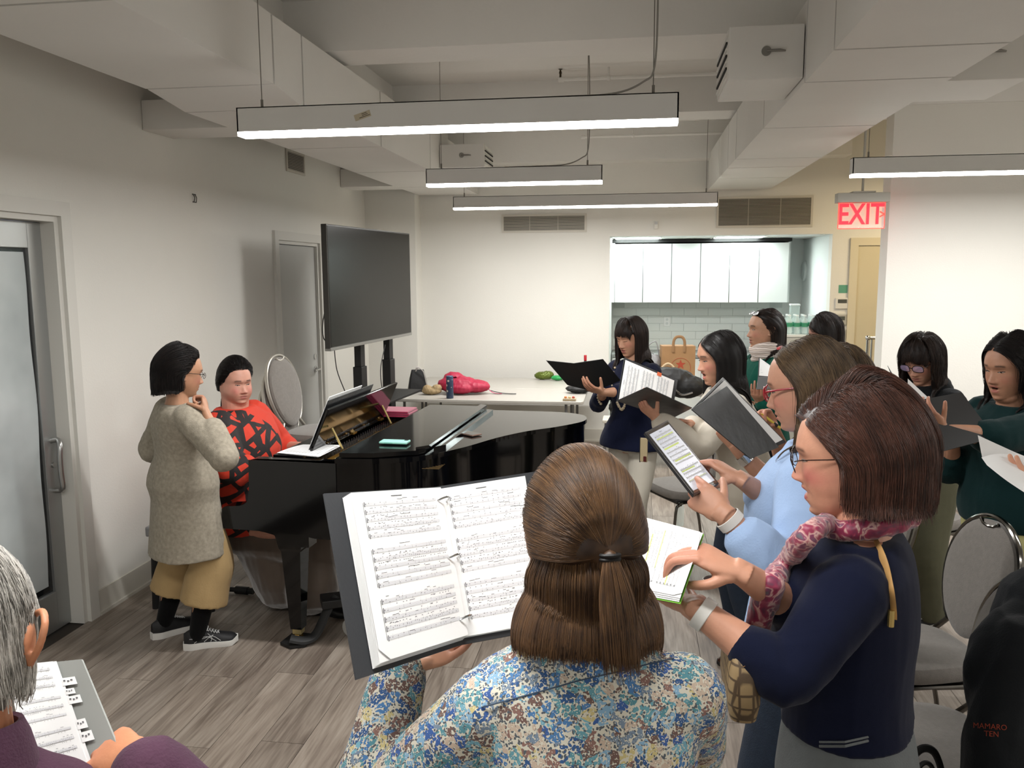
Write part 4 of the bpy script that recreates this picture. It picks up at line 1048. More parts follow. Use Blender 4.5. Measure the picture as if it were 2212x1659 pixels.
            # shoulder cap
            mb.sphere(sh*.8+s.tl([0, -.01, 1.25])[0]*.2, (.062*S_, .062*S_, .055*S_), 14, 10)
            if sleevefn: sleevefn(mb, k, sg)
        if extra: extra(mb)
        if collar: r_, h_ = collar; c = s.neck; 
        me = rm(mb, voxel, smooth, .5)
        if fold:
            v = getv(me); n_ = getn(me); 
            lv = (v-s.base)@s.Rb
            f = folds(lv, fscale, stretch)
            # extra creases near elbows
            for k in 'RL':
                d = np.linalg.norm(v-J['el'+k], axis=1); f = f+.9*np.exp(-(d/.09)**2)*folds(lv+3, fscale*2.4, (1, 1, 1))
            setv(me, v+n_*(fold*f)[:, None])
        sw(me); o = link(name, me, m, parent or s.root); me.transform(Matrix.Translation(tuple(-s.base)))
        if label: o['label'] = label
        return o
    def bottom(s, name, m, hem=.07, loose=.012, top=1.0, voxel=.009, fold=.004, fscale=14, leg=(.088, .078, .060, .052), flare=0, extra=None, label=None, stretch=(1, 1, .5)):
        J = s.J; S_ = s.sc; mb = MB(); mb.smooth = True
        mb.loft(s.rings(torso_rings(.80, top, loose, S_, s.wide, s.deep)))
        for k in 'RL':
            hip, kn, an = J['hip'+k], J['kn'+k], J['an'+k]
            z = hem*S_; 
            if hem < .4: t = (kn[2]-z)/(kn[2]-an[2]+1e-6); e = kn*(1-t)+an*t; pts = [hip, (hip+kn)/2, kn, (kn+e)/2, e]; rad = [leg[0], leg[1], leg[2], (leg[2]+leg[3])/2, leg[3]]
            else: t = (hip[2]-z)/(hip[2]-kn[2]); e = hip*(1-t)+kn*t; pts = [hip, (hip+e)/2, e]; rad = [leg[0], leg[1], leg[2]]
            pr = [tuple(p)+(r*S_+loose,) for p, r in zip(pts, rad)]; q = catmull(pr, 5)
            mb.tube([x[:3] for x in q], [x[3] for x in q], 20)
        if extra: extra(mb)
        me = rm(mb, voxel, 3, .5)
        if fold:
            v = getv(me); n_ = getn(me); lv = (v-s.base)@s.Rb; f = folds(lv, fscale, stretch)
            for k in 'RL':
                d = np.linalg.norm(v-J['kn'+k], axis=1); f = f+.8*np.exp(-(d/.11)**2)*folds(lv+5, fscale*2, (1, 1, 1.6))
            setv(me, v+n_*(fold*f)[:, None])
        sw(me); o = link(name, me, m, s.root); me.transform(Matrix.Translation(tuple(-s.base)))
        if label: o['label'] = label
        return o
    def hair(s, m, style, **k):
        cap = [(s.J['shR'], s.J['shL'], .058*s.sc+.012), (s.neck+np.array([0, 0, .02])-s.f*.0, s.tl([0, .01, 1.15])[0], .092*s.sc)]
        inv = np.linalg.inv(s.Mh); sc_ = 1/s.hs
        cl = [(ap(inv, a)[0], ap(inv, b)[0], r*sc_) for a, b, r in cap]
        o = make_hair('hair', s.Mh, m, s.root, style, colliders=cl, **k); return s.place(o)
    def shoes(s, kind, m, sole_m, extra_m=None, yaws=None, scale=1.0):
        for k, sg in (('R', 1), ('L', -1)):
            an = s.J['an'+k]; yw = (s.yaw+sg*8) if yaws is None else yaws[k]
            o = shoe(kind, m, sole_m, extra_m, sg); o.parent = s.root; o.location = (an[0]-s.base[0], an[1]-s.base[1], 0); o.rotation_euler = (0, 0, -math.radians(yw)); o.scale = (s.sc*scale,)*3
    def glasses(s, frame_m, lens_m, hw=.026, hh=.019, rim=.0012, yoff=.0, z=.003, full=True, roundness=.45, temple_r=.0014, half=False):
        """spectacles in head space: two lenses, bridge, temples to the ears"""
        M_ = s.Mh; root = s.root; mb = MB(); mb.smooth = True; ln = MB(); ln.smooth = True
        Y0 = .0985+yoff; ex = 2/(2+2*roundness)
        for sx in (-1, 1):
            cx = sx*.0335; pts = []
            for k in range(28):
                a = 2*math.pi*k/28; c, q = math.cos(a), math.sin(a); pts.append((cx+hw*np.sign(c)*abs(c)**ex, Y0-.10*(cx+hw*c)**2/.03*.03-.004*abs(q)-abs(cx+hw*c)*.12+.004, z+hh*np.sign(q)*abs(q)**ex))
            mb.tube(pts if full else pts[:15], rim, 8, closed=full)
            ln.add(pts+[(cx, Y0-.0015-abs(cx)*.12+.004, z)], [(i, (i+1) % 28, 28) for i in range(28)])
            tp = [(sx*(.0335+hw), Y0-.0075, z+hh*.35), (sx*.066, Y0-.022, z+hh*.45), (sx*.0765, .03, z+hh*.4), (sx*.0785, -.012, z+hh*.2), (sx*.075, -.032, z-.012)]
            mb.tube(catmull(tp, 4), temple_r, 8)
        mb.tube(catmull([(-.009, Y0-.001, z+.003), (0, Y0+.002, z+.006), (.009, Y0-.001, z+.003)], 4), rim, 8)
        mb.v = ap(M_, np.array(mb.v)).tolist(); ln.v = ap(M_, np.array(ln.v)).tolist()
        g = s.add('glasses', mb, frame_m); s.add('lenses', ln, lens_m, parent=g)
        return g
def shoe(kind, m, sole_m, ex_m, sg):
    """shoe with the ankle over the origin, toe towards +y, sole on z=0"""
    L0, L1 = -.065, .185
    def outline(t): return itp(np.array([t]), [0, .12, .35, .55, .75, .92, 1], [.012, .030, .031, .036, .043, .034, .010])[0]
    ts = np.linspace(0, 1, 18)
    sole = MB(); sole.smooth = True; th = .025 if kind in ('runner', 'sneaker') else .014
    rings = []
    for t in ts:
        y = L0+(L1-L0)*t; w_ = outline(t)+(.004 if kind == 'runner' else .002); hb = th*(1+(.35*(1-t) if kind == 'runner' else 0)); lift = .012*sstep(np.array([t]), .85, 1)[0] if kind != 'dress' else .006*sstep(np.array([t]), .8, 1)[0]
        xo = -sg*.006*math.sin(math.pi*t)
        rings.append([(xo+w_*c*(1 if z_ else .94), y, lift+z_*hb) for c, z_ in ((-1, 0), (-.5, 0), (.5, 0), (1, 0), (1.0, .5), (.98, 1), (.5, 1), (-.5, 1), (-.98, 1), (-1.0, .5))])
    sole.loft(rings)
    up = MB(); up.smooth = True; rings = []
    for t in np.linspace(.02, .985, 22):
        y = L0+(L1-L0)*t; w_ = outline(t)-.001; h_ = itp(np.array([t]), [0, .1, .3, .45, .6, .8, .93, 1], [.055, .070, .072, .066, .050, .036, .027, .012])[0]*(1.0 if kind != 'dress' else .9)
        xo = -sg*.006*math.sin(math.pi*t); rr = []
        for k in range(16):
            a = math.pi*k/15; rr.append((xo+w_*math.cos(a)*(1-.25*math.sin(a)**2*(1 if t < .6 else .3)), y, th*.8+h_*math.sin(a)**.75))
        rings.append(rr)
    up.loft(rings)
    o = empty('shoe'); s0 = up.build('upper', m, o); sole.build('sole', sole_m, o)
    if kind == 'runner':
        w2 = MB(); w2.smooth = True
        for pts in ([(.2, .2), (.42, .55), (.60, .25)], [(.12, .5), (.35, .42), (.55, .62), (.68, .30)], [(.45, .75), (.52, .5), (.50, .2)], [(.55, .72), (.46, .45), (.38, .2)]):
            q = []
            for t, hh in catmull([(a, b, 0) for a, b in pts], 5) if False else [(a[0], a[1]) for a in catmull([(a, b) for a, b in pts], 5)]:
                y = L0+(L1-L0)*t; w_ = outline(t)-.001; h_ = itp(np.array([t]), [0, .1, .3, .45, .6, .8, .93, 1], [.055, .070, .072, .066, .050, .036, .027, .012])[0]
                a = math.asin(min(.95, hh)**(1/.75)); q.append((-sg*.006*math.sin(math.pi*t)+sg*(w_*math.cos(a)*(1-.25*math.sin(a)**2)+.0006), y, th*.8+h_*hh))
            w2.tube(q, .0011, 6)
        w2.build('side_stripes', ex_m, o)
    if kind in ('runner', 'sneaker'):
        lc = MB(); lc.smooth = True
        for i in range(5):
            t = .44+i*.05; y = L0+(L1-L0)*t; h_ = itp(np.array([t]), [0, .1, .3, .45, .6, .8, .93, 1], [.055, .070, .072, .066, .050, .036, .027, .012])[0]
            lc.tube([(-.016, y-.006, th*.8+h_-.002), (0, y, th*.8+h_+.003), (.016, y+.004, th*.8+h_-.002)], .0022, 6); lc.tube([(.016, y-.006, th*.8+h_-.002), (0, y, th*.8+h_+.003), (-.016, y+.004, th*.8+h_-.002)], .0022, 6)
        lc.tube(catmull([(-.03, .045, .085), (-.012, .05, .103), (0, .048, .1), (.014, .052, .104), (.03, .045, .088)], 5), .0022, 6)
        lc.build('laces', ex_m, o)
    return o
# ------------------------------------------------------------ sheets, folders, printed music
def solve_depths(px, edges, d0, reg=.15):
    """depths of the corners seen at px so that the listed edges get their true lengths"""
    R_ = np.array([ray(*p) for p in px]); d = np.array(d0, float); d0 = d.copy()
    def res(d):
        Q = R_*d[:, None]; return np.array([np.linalg.norm(Q[i]-Q[j])-l for i, j, l in edges]+list(reg*(d-d0)*.2))
    for _ in range(60):
        r = res(d); J = np.stack([(res(d+np.eye(len(d))[i]*1e-5)-r)/1e-5 for i in range(len(d))], 1)
        d = d+np.linalg.lstsq(J.T@J+np.eye(len(d))*1e-6, -J.T@r, rcond=None)[0]*.7
    return [CAM+R_[i]*d[i] for i in range(len(d))]
def onplane(p, o, n):
    """slide p along the line of sight onto the plane (o, n)"""
    d = np.asarray(p)-CAM; return CAM+d*(((o-CAM)@n)/(d@n))
def flat(q, hinge=(0, 3)):
    q = [np.asarray(p, float) for p in q]; a, b_ = q[hinge[0]], q[hinge[1]]; o = [i for i in range(4) if i not in hinge]
    m = (q[o[0]]+q[o[1]])/2; n = nrm(np.cross(b_-a, m-a))
    for i in o: q[i] = onplane(q[i], a, n)
    return q
def plate(mb, q, t0, t1):
    """slab over the quad q (4 points), from offset t0 to t1 along its normal"""
    q = [np.asarray(p, float) for p in q]; n = nrm(np.cross(q[1]-q[0], q[3]-q[0])); a = [p+n*t0 for p in q]; b = [p+n*t1 for p in q]
    mb.add([p.tolist() for p in a+b], [(0, 1, 2, 3), (7, 6, 5, 4)]+[(i, (i+1) % 4, 4+(i+1) % 4, 4+i) for i in range(4)]); return n
def bil(q, u, v, off=0, n=None):
    q = [np.asarray(p, float) for p in q]; p = q[0]*(1-u)*(1-v)+q[1]*u*(1-v)+q[2]*u*v+q[3]*(1-u)*v
    if n is None: n = nrm(np.cross(q[1]-q[0], q[3]-q[0]))
    return p+n*off
def sub(q, u0, v0, u1, v1, off=0): return [bil(q, u, v, off) for u, v in ((u0, v0), (u1, v0), (u1, v1), (u0, v1))]
def music(q, parent, seed=1, systems=3, staves=5, off=.0006, rot=False, notes=True, marks=None, fine=True):
    """printed staves and notes, flat on the page q (TL, TR, BR, BL in reading direction)"""
    rng = random.Random(seed); a = MB(); b = MB(); hl = MB(); band = MB()
    def quad(mb, u0, v0, u1, v1, o=off): mb.add([p.tolist() for p in sub(q, u0, v0, u1, v1, o)], [(0, 1, 2, 3)], False)
    quad(b, .40, .035, .52, .041)
    sysH = .90/systems
    for s_ in range(systems):
        v0 = .075+s_*sysH; u0 = .10+.0*s_; u1 = .93 if s_ != 0 else .90
        gap = (sysH-.045)/staves; hh = .020
        quad(b, u0-.004, v0, u0-.001, v0+gap*(staves-1)+hh)
        for k in range(staves):
            vs = v0+k*gap
            if fine:
                quad(band, u0, vs, u1, vs+hh, off*.5)
                for l in range(5): quad(a, u0, vs+hh*l/4-.0006, u1, vs+hh*l/4+.0006)
            else: quad(a, u0, vs, u1, vs+hh)
            if not notes: continue
            for bar in (u0, u0+(u1-u0)*.27, u0+(u1-u0)*.52, u0+(u1-u0)*.76, u1): quad(b, bar-.0008, vs, bar+.0008, vs+hh)
            quad(b, u0+.008, vs-.006, u0+.016, vs+hh+.006); quad(b, u0+.020, vs+.004, u0+.028, vs+.012)
            u = u0+.055; dens = rng.choice([.022, .035, .06])
            while u < u1-.02:
                vv = vs+rng.uniform(-.002, hh+.002)
                quad(b, u-.004, vv-.0022, u+.004, vv+.0022, off+.0001)
                up = rng.random() < .5
                quad(b, u+(.0033 if up else -.0040), vv-(.020 if up else 0), u+(.0040 if up else -.0033), vv+(0 if up else .020))
                if rng.random() < .35: quad(b, u+.003, vv-.021, u+dens, vv-.018)
                if k < 3 and rng.random() < .6: quad(b, u-.007, vs+hh+.012, u+.004, vs+hh+.016)
                u += dens*(1 if rng.random() < .8 else 2)
    if marks:
        for (u0, v0, u1, v1) in marks: quad(hl, u0, v0, u1, v1, off*.6)
        hl.build('highlighter_mark', mat('highlighter', '#d6e486', .8), parent)
    if band.v: o = band.build('stave_tint', mat('stave_tint', '#e4e4e6', .8, spec=.1), parent); o['kind'] = 'stuff'
    if a.v: o = a.build('printed_staves', staff_m, parent); o['kind'] = 'stuff'
    if b.v: o = b.build('printed_notes', ink_m, parent); o['kind'] = 'stuff'
def thing_at(name, c, label, cat, group=None):
    return empty(name, tuple(np.asarray(c, float)), label=label, cat=cat, group=group)
def rebase(root):
    """children of root were built in room coordinates"""
    t = Matrix.Translation(tuple(-root.location)); done = set()
    def rec(o):
        for c in o.children:
            if c.type == 'MESH' and c.data.name not in done: done.add(c.data.name); c.data.transform(t)
            rec(c)
    rec(root)
def curved_page(mb, q, off, bow=.006, nu=14, th=.0004):
    n = nrm(np.cross(np.asarray(q[1])-q[0], np.asarray(q[3])-q[0])); rows = []
    for v in np.linspace(0, 1, 4): rows.append([(bil(q, u, v, off+bow*math.sin(math.pi*u)*0, n)).tolist() for u in np.linspace(0, 1, nu)])
    mb.loft(rows, closed=False, cap=False)
# ------------------------------------------------------------ grand piano
pr_ = -math.radians(3); PT = Vector((-2.04, 3.80, 0))
pn = empty('grand_piano', PT, pr_, label='black polished grand piano with its front lid folded back', cat='piano')
OUT = [(.16, 0), (.55, 0), (.80, .025), (1.0, .12), (1.15, .34), (1.27, .62), (1.40, .84), (1.56, 1.02), (1.68, 1.22), (1.66, 1.40), (1.52, 1.49), (1.3, 1.50), (.16, 1.50)]
def smooth_out(pts, n=7):
    mid = catmull([(p[0], p[1]) for p in pts[1:-1]], n); return [pts[0]]+[tuple(m) for m in mid]+[pts[-1]]
OL = smooth_out(OUT)
def inset(poly, d):
    out = []; N = len(poly)
    for i in range(N):
        a, b_, c = np.array(poly[i-1]), np.array(poly[i]), np.array(poly[(i+1) % N]); t = nrm(nrm(b_-a)+nrm(c-b_)); out.append(tuple(b_+np.array([-t[1], t[0]])*d))
    return out
IL = inset(OL, .045)
mb = MB(); n = len(OL)
rows = [[(p[0], p[1], .66) for p in OL], [(p[0], p[1], .985) for p in OL], [(p[0], p[1], .985) for p in IL], [(p[0], p[1], .66) for p in IL], [(p[0], p[1], .66) for p in OL]]
rows = [[(x, y, z) for x, y, z in r] for r in rows]
vs = [p for r in rows[:4] for p in r]; fs = []
for r_ in range(4):
    for j in range(n):
        k = (j+1) % n; q = (r_+1) % 4; fs.append((r_*n+j, r_*n+k, q*n+k, q*n+j))
# leave the keyboard side open (last segment) above the key bed
fs = [f for f in fs if not ({f[0] % n, f[1] % n} == {n-1, 0})]
mb.add(vs, fs, True); rim = mb.build('rim', black_gloss, pn, 30)
def arm(b0, b1):
    prof = [(0, .625), (0, .70)]+[(.018-.018*math.cos(t), .72+.018*math.sin(t)) for t in (.3, .8, 1.3)]+[(.03, .742), (.10, .748)]+[(.10+.05*math.sin(t), .80-.05*math.cos(t)) for t in (.4, .8, 1.2)]+[(.155, .84), (.16, .975), (.17, .985), (.62, .985), (.62, .60), (.50, .60), (.42, .615), (.14, .625)]
    m_ = MB(); m_.prism([(a, z) for a, z in prof], b0, b1, 'y'); return m_
arm(-.002, .085).build('cheek', black_gloss, pn); arm(1.415, 1.502).build('cheek', black_gloss, pn)
MB().box((.0, .085, .625), (.60, 1.415, .66), .004).build('key_bed', black_gloss, pn)
MB().box((.015, .085, .66), (.035, 1.415, .712), .003).build('key_slip', black_gloss, pn)
MB().box((.19, .085, .70), (.215, 1.415, .93), .003).build('fallboard', black_gloss, pn)
kw = 1.315/52; km = MB().box((.04, -kw/2+.0005, .67), (.19, kw/2-.0005, .715), .0012).mesh(); km.materials.append(mat('ivory_key', '#e4e0d2', .3))
kb = MB().box((.10, -.005, .71), (.19, .005, .727), .002).mesh(); kb.materials.append(black_gloss)
for i in range(52):
    o = bpy.data.objects.new('white_key', km); COL.objects.link(o); o.parent = pn; o.location = (0, .0925+kw*(i+.5), 0)
    if i % 7 in (0, 1, 3, 4, 5) and i < 51: o = bpy.data.objects.new('black_key', kb); COL.objects.link(o); o.parent = pn; o.location = (0, .0925+kw*(i+1), 0)
MB().prism([p for p in IL], .655, .665).build('soundboard', mat('spruce', '#8a6a3c', .4), pn)
gold = mat('gold_plate', '#8f6a2a', .3, .75, noise_=.1)
pl = MB(); pl.prism([(.36, .05), (.75, .06), (1.0, .2), (1.2, .6), (1.5, 1.1), (1.5, 1.42), (.36, 1.45)], .905, .915); plo = pl.build('iron_plate', gold, pn)
mb = MB()
for k in range(5): mb.box((.42, .22+k*.27, .915), (1.0, .245+k*.27, .94), .003)
mb.build('plate_bar', gold, pn)['kind'] = 'stuff'
mb = MB()
for i in range(74):
    for j in range(3): x_, y_ = .40+.024*j+.006*(i % 2), .10+i*.0178; mb.tube([(x_, y_, .915), (x_, y_, .955)], .0035, 6)
mb.build('tuning_pins', mat('steel_pin', '#8d8f92', .25, .9), pn)['kind'] = 'stuff'
mb = MB()
for i in range(90): y_ = .10+i*.0147; mb.tube([(.46, y_, .945), (1.1, y_+.04, .945)], .0009, 4, cap=False)
mb.build('strings', mat('steel_string', '#b49a6a', .3, .9), pn)['kind'] = 'stuff'
mb = MB()
for i in range(60): y_ = .12+i*.0215; mb.box((.58, y_, .945), (.66, y_+.014, .972))
mb.build('dampers', mat('damper_felt', '#1a1212', .7), pn)['kind'] = 'stuff'
mb = MB(); mb.box((.50, .1, .952), (.53, 1.4, .965), .002); mb.build('capo_bar', gold, pn)
# main lid, folded front flap, prop details
def lid_poly(a0, a1=9, off=-.012):
    O = inset(OL, off); q = [p for p in O if a0 < p[0] < a1]
    lo = [p for p in q if p[1] < .75]; return q
q = lid_poly(.62); poly = [(.62, -.012)]+[p for p in q]+[(.62, 1.512)]
MB().prism(poly, .988, 1.012).build('lid', black_gloss, pn)
fp = [(.64, .0), (.80, .022), (1.0, .125), (1.02, .17), (1.02, 1.50), (.64, 1.505)]
MB().prism(fp, 1.016, 1.038).build('folded_flap', black_gloss, pn)
MB().prism([(.985, .13), (1.035, .19), (1.035, 1.46), (.985, 1.49)], 1.038, 1.052).build('flap_rail', black_gloss, pn)
MB().prism([(1.04, .25), (1.085, .32), (1.085, 1.42), (1.04, 1.44)], 1.012, 1.030).build('lid_moulding', black_gloss, pn)
MB().box((.62, .2, 1.012), (.64, 1.3, 1.020), .001).build('lid_hinge', mat('brass', '#b08d4a', .25, .9), pn)
# music desk: shelf, sloping panel, brass hinges and props
ds = MB(); ds.box((.24, .10, .975), (.40, 1.40, .992), .002); ds.build('desk_shelf', black_gloss, pn)
dk = MB(); a_ = math.radians(24); dk.M = Matrix.Translation((.405, .18, .99)) @ Matrix.Rotation(a_, 4, 'Y'); dk.box((-.007, 0, 0), (.007, 1.06, .25), .003)
dko = dk.build('music_desk', black_gloss, pn)
brass = mat('brass', '')
for y_ in (.26, .70, 1.15): MB().box((.40, y_, .985), (.43, y_+.05, .997), .001).build('desk_hinge', brass, pn)
for y_ in (.30, 1.05): mb = MB(); mb.tube([(.53, y_, .99), (.475, y_, 1.10)], .006, 6); mb.build('desk_prop', mat('bright_brass', '#d2bb7a', .2, .8), pn)
# legs with brass ferrules
def pleg(x_, y_):
    t = empty('leg'); t.parent = pn; t.location = (x_, y_, 0)
    m_ = MB(); rings = []
    for z, s_ in ((.075, .030), (.50, .052), (.515, .060), (.60, .075), (.66, .078)): rings.append([(s_, s_, z), (-s_, s_, z), (-s_, -s_, z), (s_, -s_, z)])
    m_.loft(rings, smooth=False); m_.build('leg_post', black_gloss, t)
    MB().box((-.024, -.024, .045), (.024, .024, .078), .003).build('ferrule', mat('pale_brass', '#b9a777', .35, .6), t)
    m_ = MB(); m_.tube([(-.012, 0, .026), (.012, 0, .026)], .026, 16); m_.build('caster', brass, t)
for x_, y_ in ((.33, .12), (.33, 1.38), (1.45, 1.25)): pleg(x_, y_)
# curved bracket under the key bed beside the leg
m_ = MB(); m_.prism([(.14, .625), (.16, .615)]+[(.16+.12*math.sin(t), .61-.03*(1-math.cos(t))-.0) for t in (.5, 1, 1.5)]+[(.29, .55), (.29, .54), (.45, .54), (.45, .625)], .03, .12, 'y'); m_.build('leg_bracket', black_gloss, pn)
ly = MB(); ly.box((.40, .62, .20), (.43, .88, .64), .004); ly.box((.36, .60, .12), (.46, .90, .20), .006); lo_ = ly.build('pedal_lyre', black_gloss, pn)
for k in range(3): mb = MB(); mb.tube([(.34, .68+k*.07, .15), (.27, .68+k*.07, .14), (.24, .68+k*.07, .135)], [(.010, .004), (.012, .004), (.016, .004)], 10); mb.build('pedal', brass, lo_)
# transport dolly under the piano
dl_ = empty('piano_dolly', pn.matrix_basis @ Vector((.33, .12, 0)), pr_, label='black steel transport dolly with castors under the piano leg', cat='dolly')
mb = MB(); mb.tube(catmull([(-.01, -.075, .045), (.06, -.05, .03), (.10, 0, .05), (.14, .06, .16), (.17, .10, .22)], 5), [(.028, .014)]*21, 8, flat=(0, 1, .3))
mb.build('foot_cup_arm', black_matte, dl_)
mb = MB(); mb.prism([(-.07, -.07), (.0, -.105), (.07, -.07), (.06, .06), (-.06, .06)], .004, .018); mb.build('foot_plate', black_matte, dl_)
mb = MB(); mb.M = Matrix.Rotation(math.radians(30), 4, 'Z'); mb.box((.12, -.05, .17), (.75, .07, .215), .006); mb.build('cross_arm', black_matte, dl_)
for (x_, y_) in ((.26, .10), (.62, .36)):
    mb = MB(); mb.tube([(x_, y_-.012, .055), (x_, y_+.012, .055)], .055, 24); c = mb.build('castor_wheel', mat('grey_rubber', '#8d8c88', .5), dl_)
    mb = MB(); mb.tube([(x_, y_-.016, .055), (x_, y_+.016, .055)], .030, 16); mb.build('castor_hub', mat('satin_metal', ''), c)
    MB().box((x_-.035, y_-.03, .10), (x_+.035, y_+.03, .135), .004).build('castor_fork', mat('cream_metal', '#b9b49f', .4, .3), dl_)
# ------------------------------------------------------------ things on the piano
def on_piano(a, b_, z): v = pn.matrix_basis @ Vector((a, b_, 0)); return Vector((v.x, v.y, z))
t = empty('phone', P(853, 957, Z=1.043), math.radians(-2), label='phone in a mint green case lying near the piano lid corner', cat='phone')
MB().box((-.073, -.036, .001), (.073, .036, .012), .004).build('case', mat('mint_silicone', '#8fc9bb', .45), t); MB().box((-.045, -.0375, .003), (-.0, -.0355, .009), .001).build('side_buttons', mat('mint_dark', '#6fa89b', .5), t)
mb = MB(); mb.box((.045, .010, .012), (.066, .030, .0135), .001); mb.build('camera_bump', mat('dark_glass_small', '#3a4a48', .1), t)
t = empty('phone', P(1012, 938, Z=1.014), math.radians(-38), label='dark phone with a rose gold edge on the piano lid', cat='phone')
MB().box((-.072, -.035, .001), (.072, .035, .009), .003).build('body', mat('rose_gold', '#a98a7d', .3, .7), t); MB().box((-.070, -.033, .009), (.070, .033, .0096), 0).build('screen', mat('phone_glass', '#241f20', .08, coat=.5), t)
def sheetstack(name, label, q, z, n_=3, seed=1, cat='sheet music', m_=paper_m, jit=.008):
    c = sum((Vector(p) for p in q), Vector())/4; t = empty(name, (c.x, c.y, z), label=label, cat=cat); rg = random.Random(seed)
    for i in range(n_):
        a = rg.uniform(-.04, .04) if i else 0; ox, oy = (rg.uniform(-jit, jit), rg.uniform(-jit, jit)) if i else (0, 0)
        qq = [(Vector(((p.x-c.x), (p.y-c.y), 0))) for p in map(Vector, q)]; qq = [Matrix.Rotation(a, 3, 'Z') @ v+Vector((ox, oy, 0)) for v in qq]
        zz = .0008+(n_-1-i)*.0014; m2 = MB(); nn = 8; rows = []
        for u in range(nn+1):
            uu = u/nn; l = qq[0].lerp(qq[1], uu); r = qq[3].lerp(qq[2], uu); rows.append([(l.x, l.y, zz+.004*math.sin(uu*3.1)*(i == 0)), (r.x, r.y, zz+.004*math.sin(uu*3.1)*(i == 0))])
        m2.loft(rows, closed=False, cap=False); o = m2.build('sheet', m_, t)
        if i == 0: m3 = MB(); [m3.add([tuple(qq[0].lerp(qq[1], u0).lerp(qq[3].lerp(qq[2], u0), v0)+Vector((0, 0, zz+.0046))), tuple(qq[0].lerp(qq[1], u1).lerp(qq[3].lerp(qq[2], u1), v0)+Vector((0, 0, zz+.0046))), tuple(qq[0].lerp(qq[1], u1).lerp(qq[3].lerp(qq[2], u1), v0+.02)+Vector((0, 0, zz+.0046))), tuple(qq[0].lerp(qq[1], u0).lerp(qq[3].lerp(qq[2], u0), v0+.02)+Vector((0, 0, zz+.0046)))], [(0, 1, 2, 3)]) for v0 in np.arange(.1, .9, .07) for u0, u1 in ((.1, .9),)]; m3.build('printed_lines', staff_m, o)
    return t
c0 = on_piano(.36, .09, 0)
q = [Vector((P(598, 982, Z=.987).x, P(598, 982, Z=.987).y, 0)), P(655, 964, Z=.987), P(736, 965, Z=.987), P(690, 990, Z=.987)]
q = [Vector((p.x, p.y, 0)) for p in q]
sheetstack('loose_sheet_music', 'loose white sheets of music lying on the near end of the piano', q, .993, 3)
# the open book of music on the desk (pianist's side)
t = empty('music_book', on_piano(.37, .62, 1.0), pr_, label='open white music pages leaning on the piano desk', cat='sheet music')
mb = MB(); mb.M = Matrix.Translation((0.012, 0, 0)) @ Matrix.Rotation(a_, 4, 'Y'); mb.box((-.006, -.40, .0), (-.002, .05, .30), .001); mb.build('page_block', paper_m, t)
mb = MB(); mb.M = Matrix.Translation((0.018, 0, 0)) @ Matrix.Rotation(a_, 4, 'Y'); mb.box((-.002, -.42, .0), (.001, .22, .285), .001); mb.build('book_cover', black_plas, t)
t = empty('magenta_cloth', on_piano(.46, 1.33, .995), pr_, label='folded magenta cloth lying on the far end of the piano', cat='cloth')
red_c = mat('magenta_felt', '#8f1340', .8, noise_=.05, sheen=.4)
for k in range(3): MB().box((-.10+.004*k, -.10, .001+k*.013), (.13-.006*k, .09, .0125+k*.013), .0055).build('fold', red_c, t)
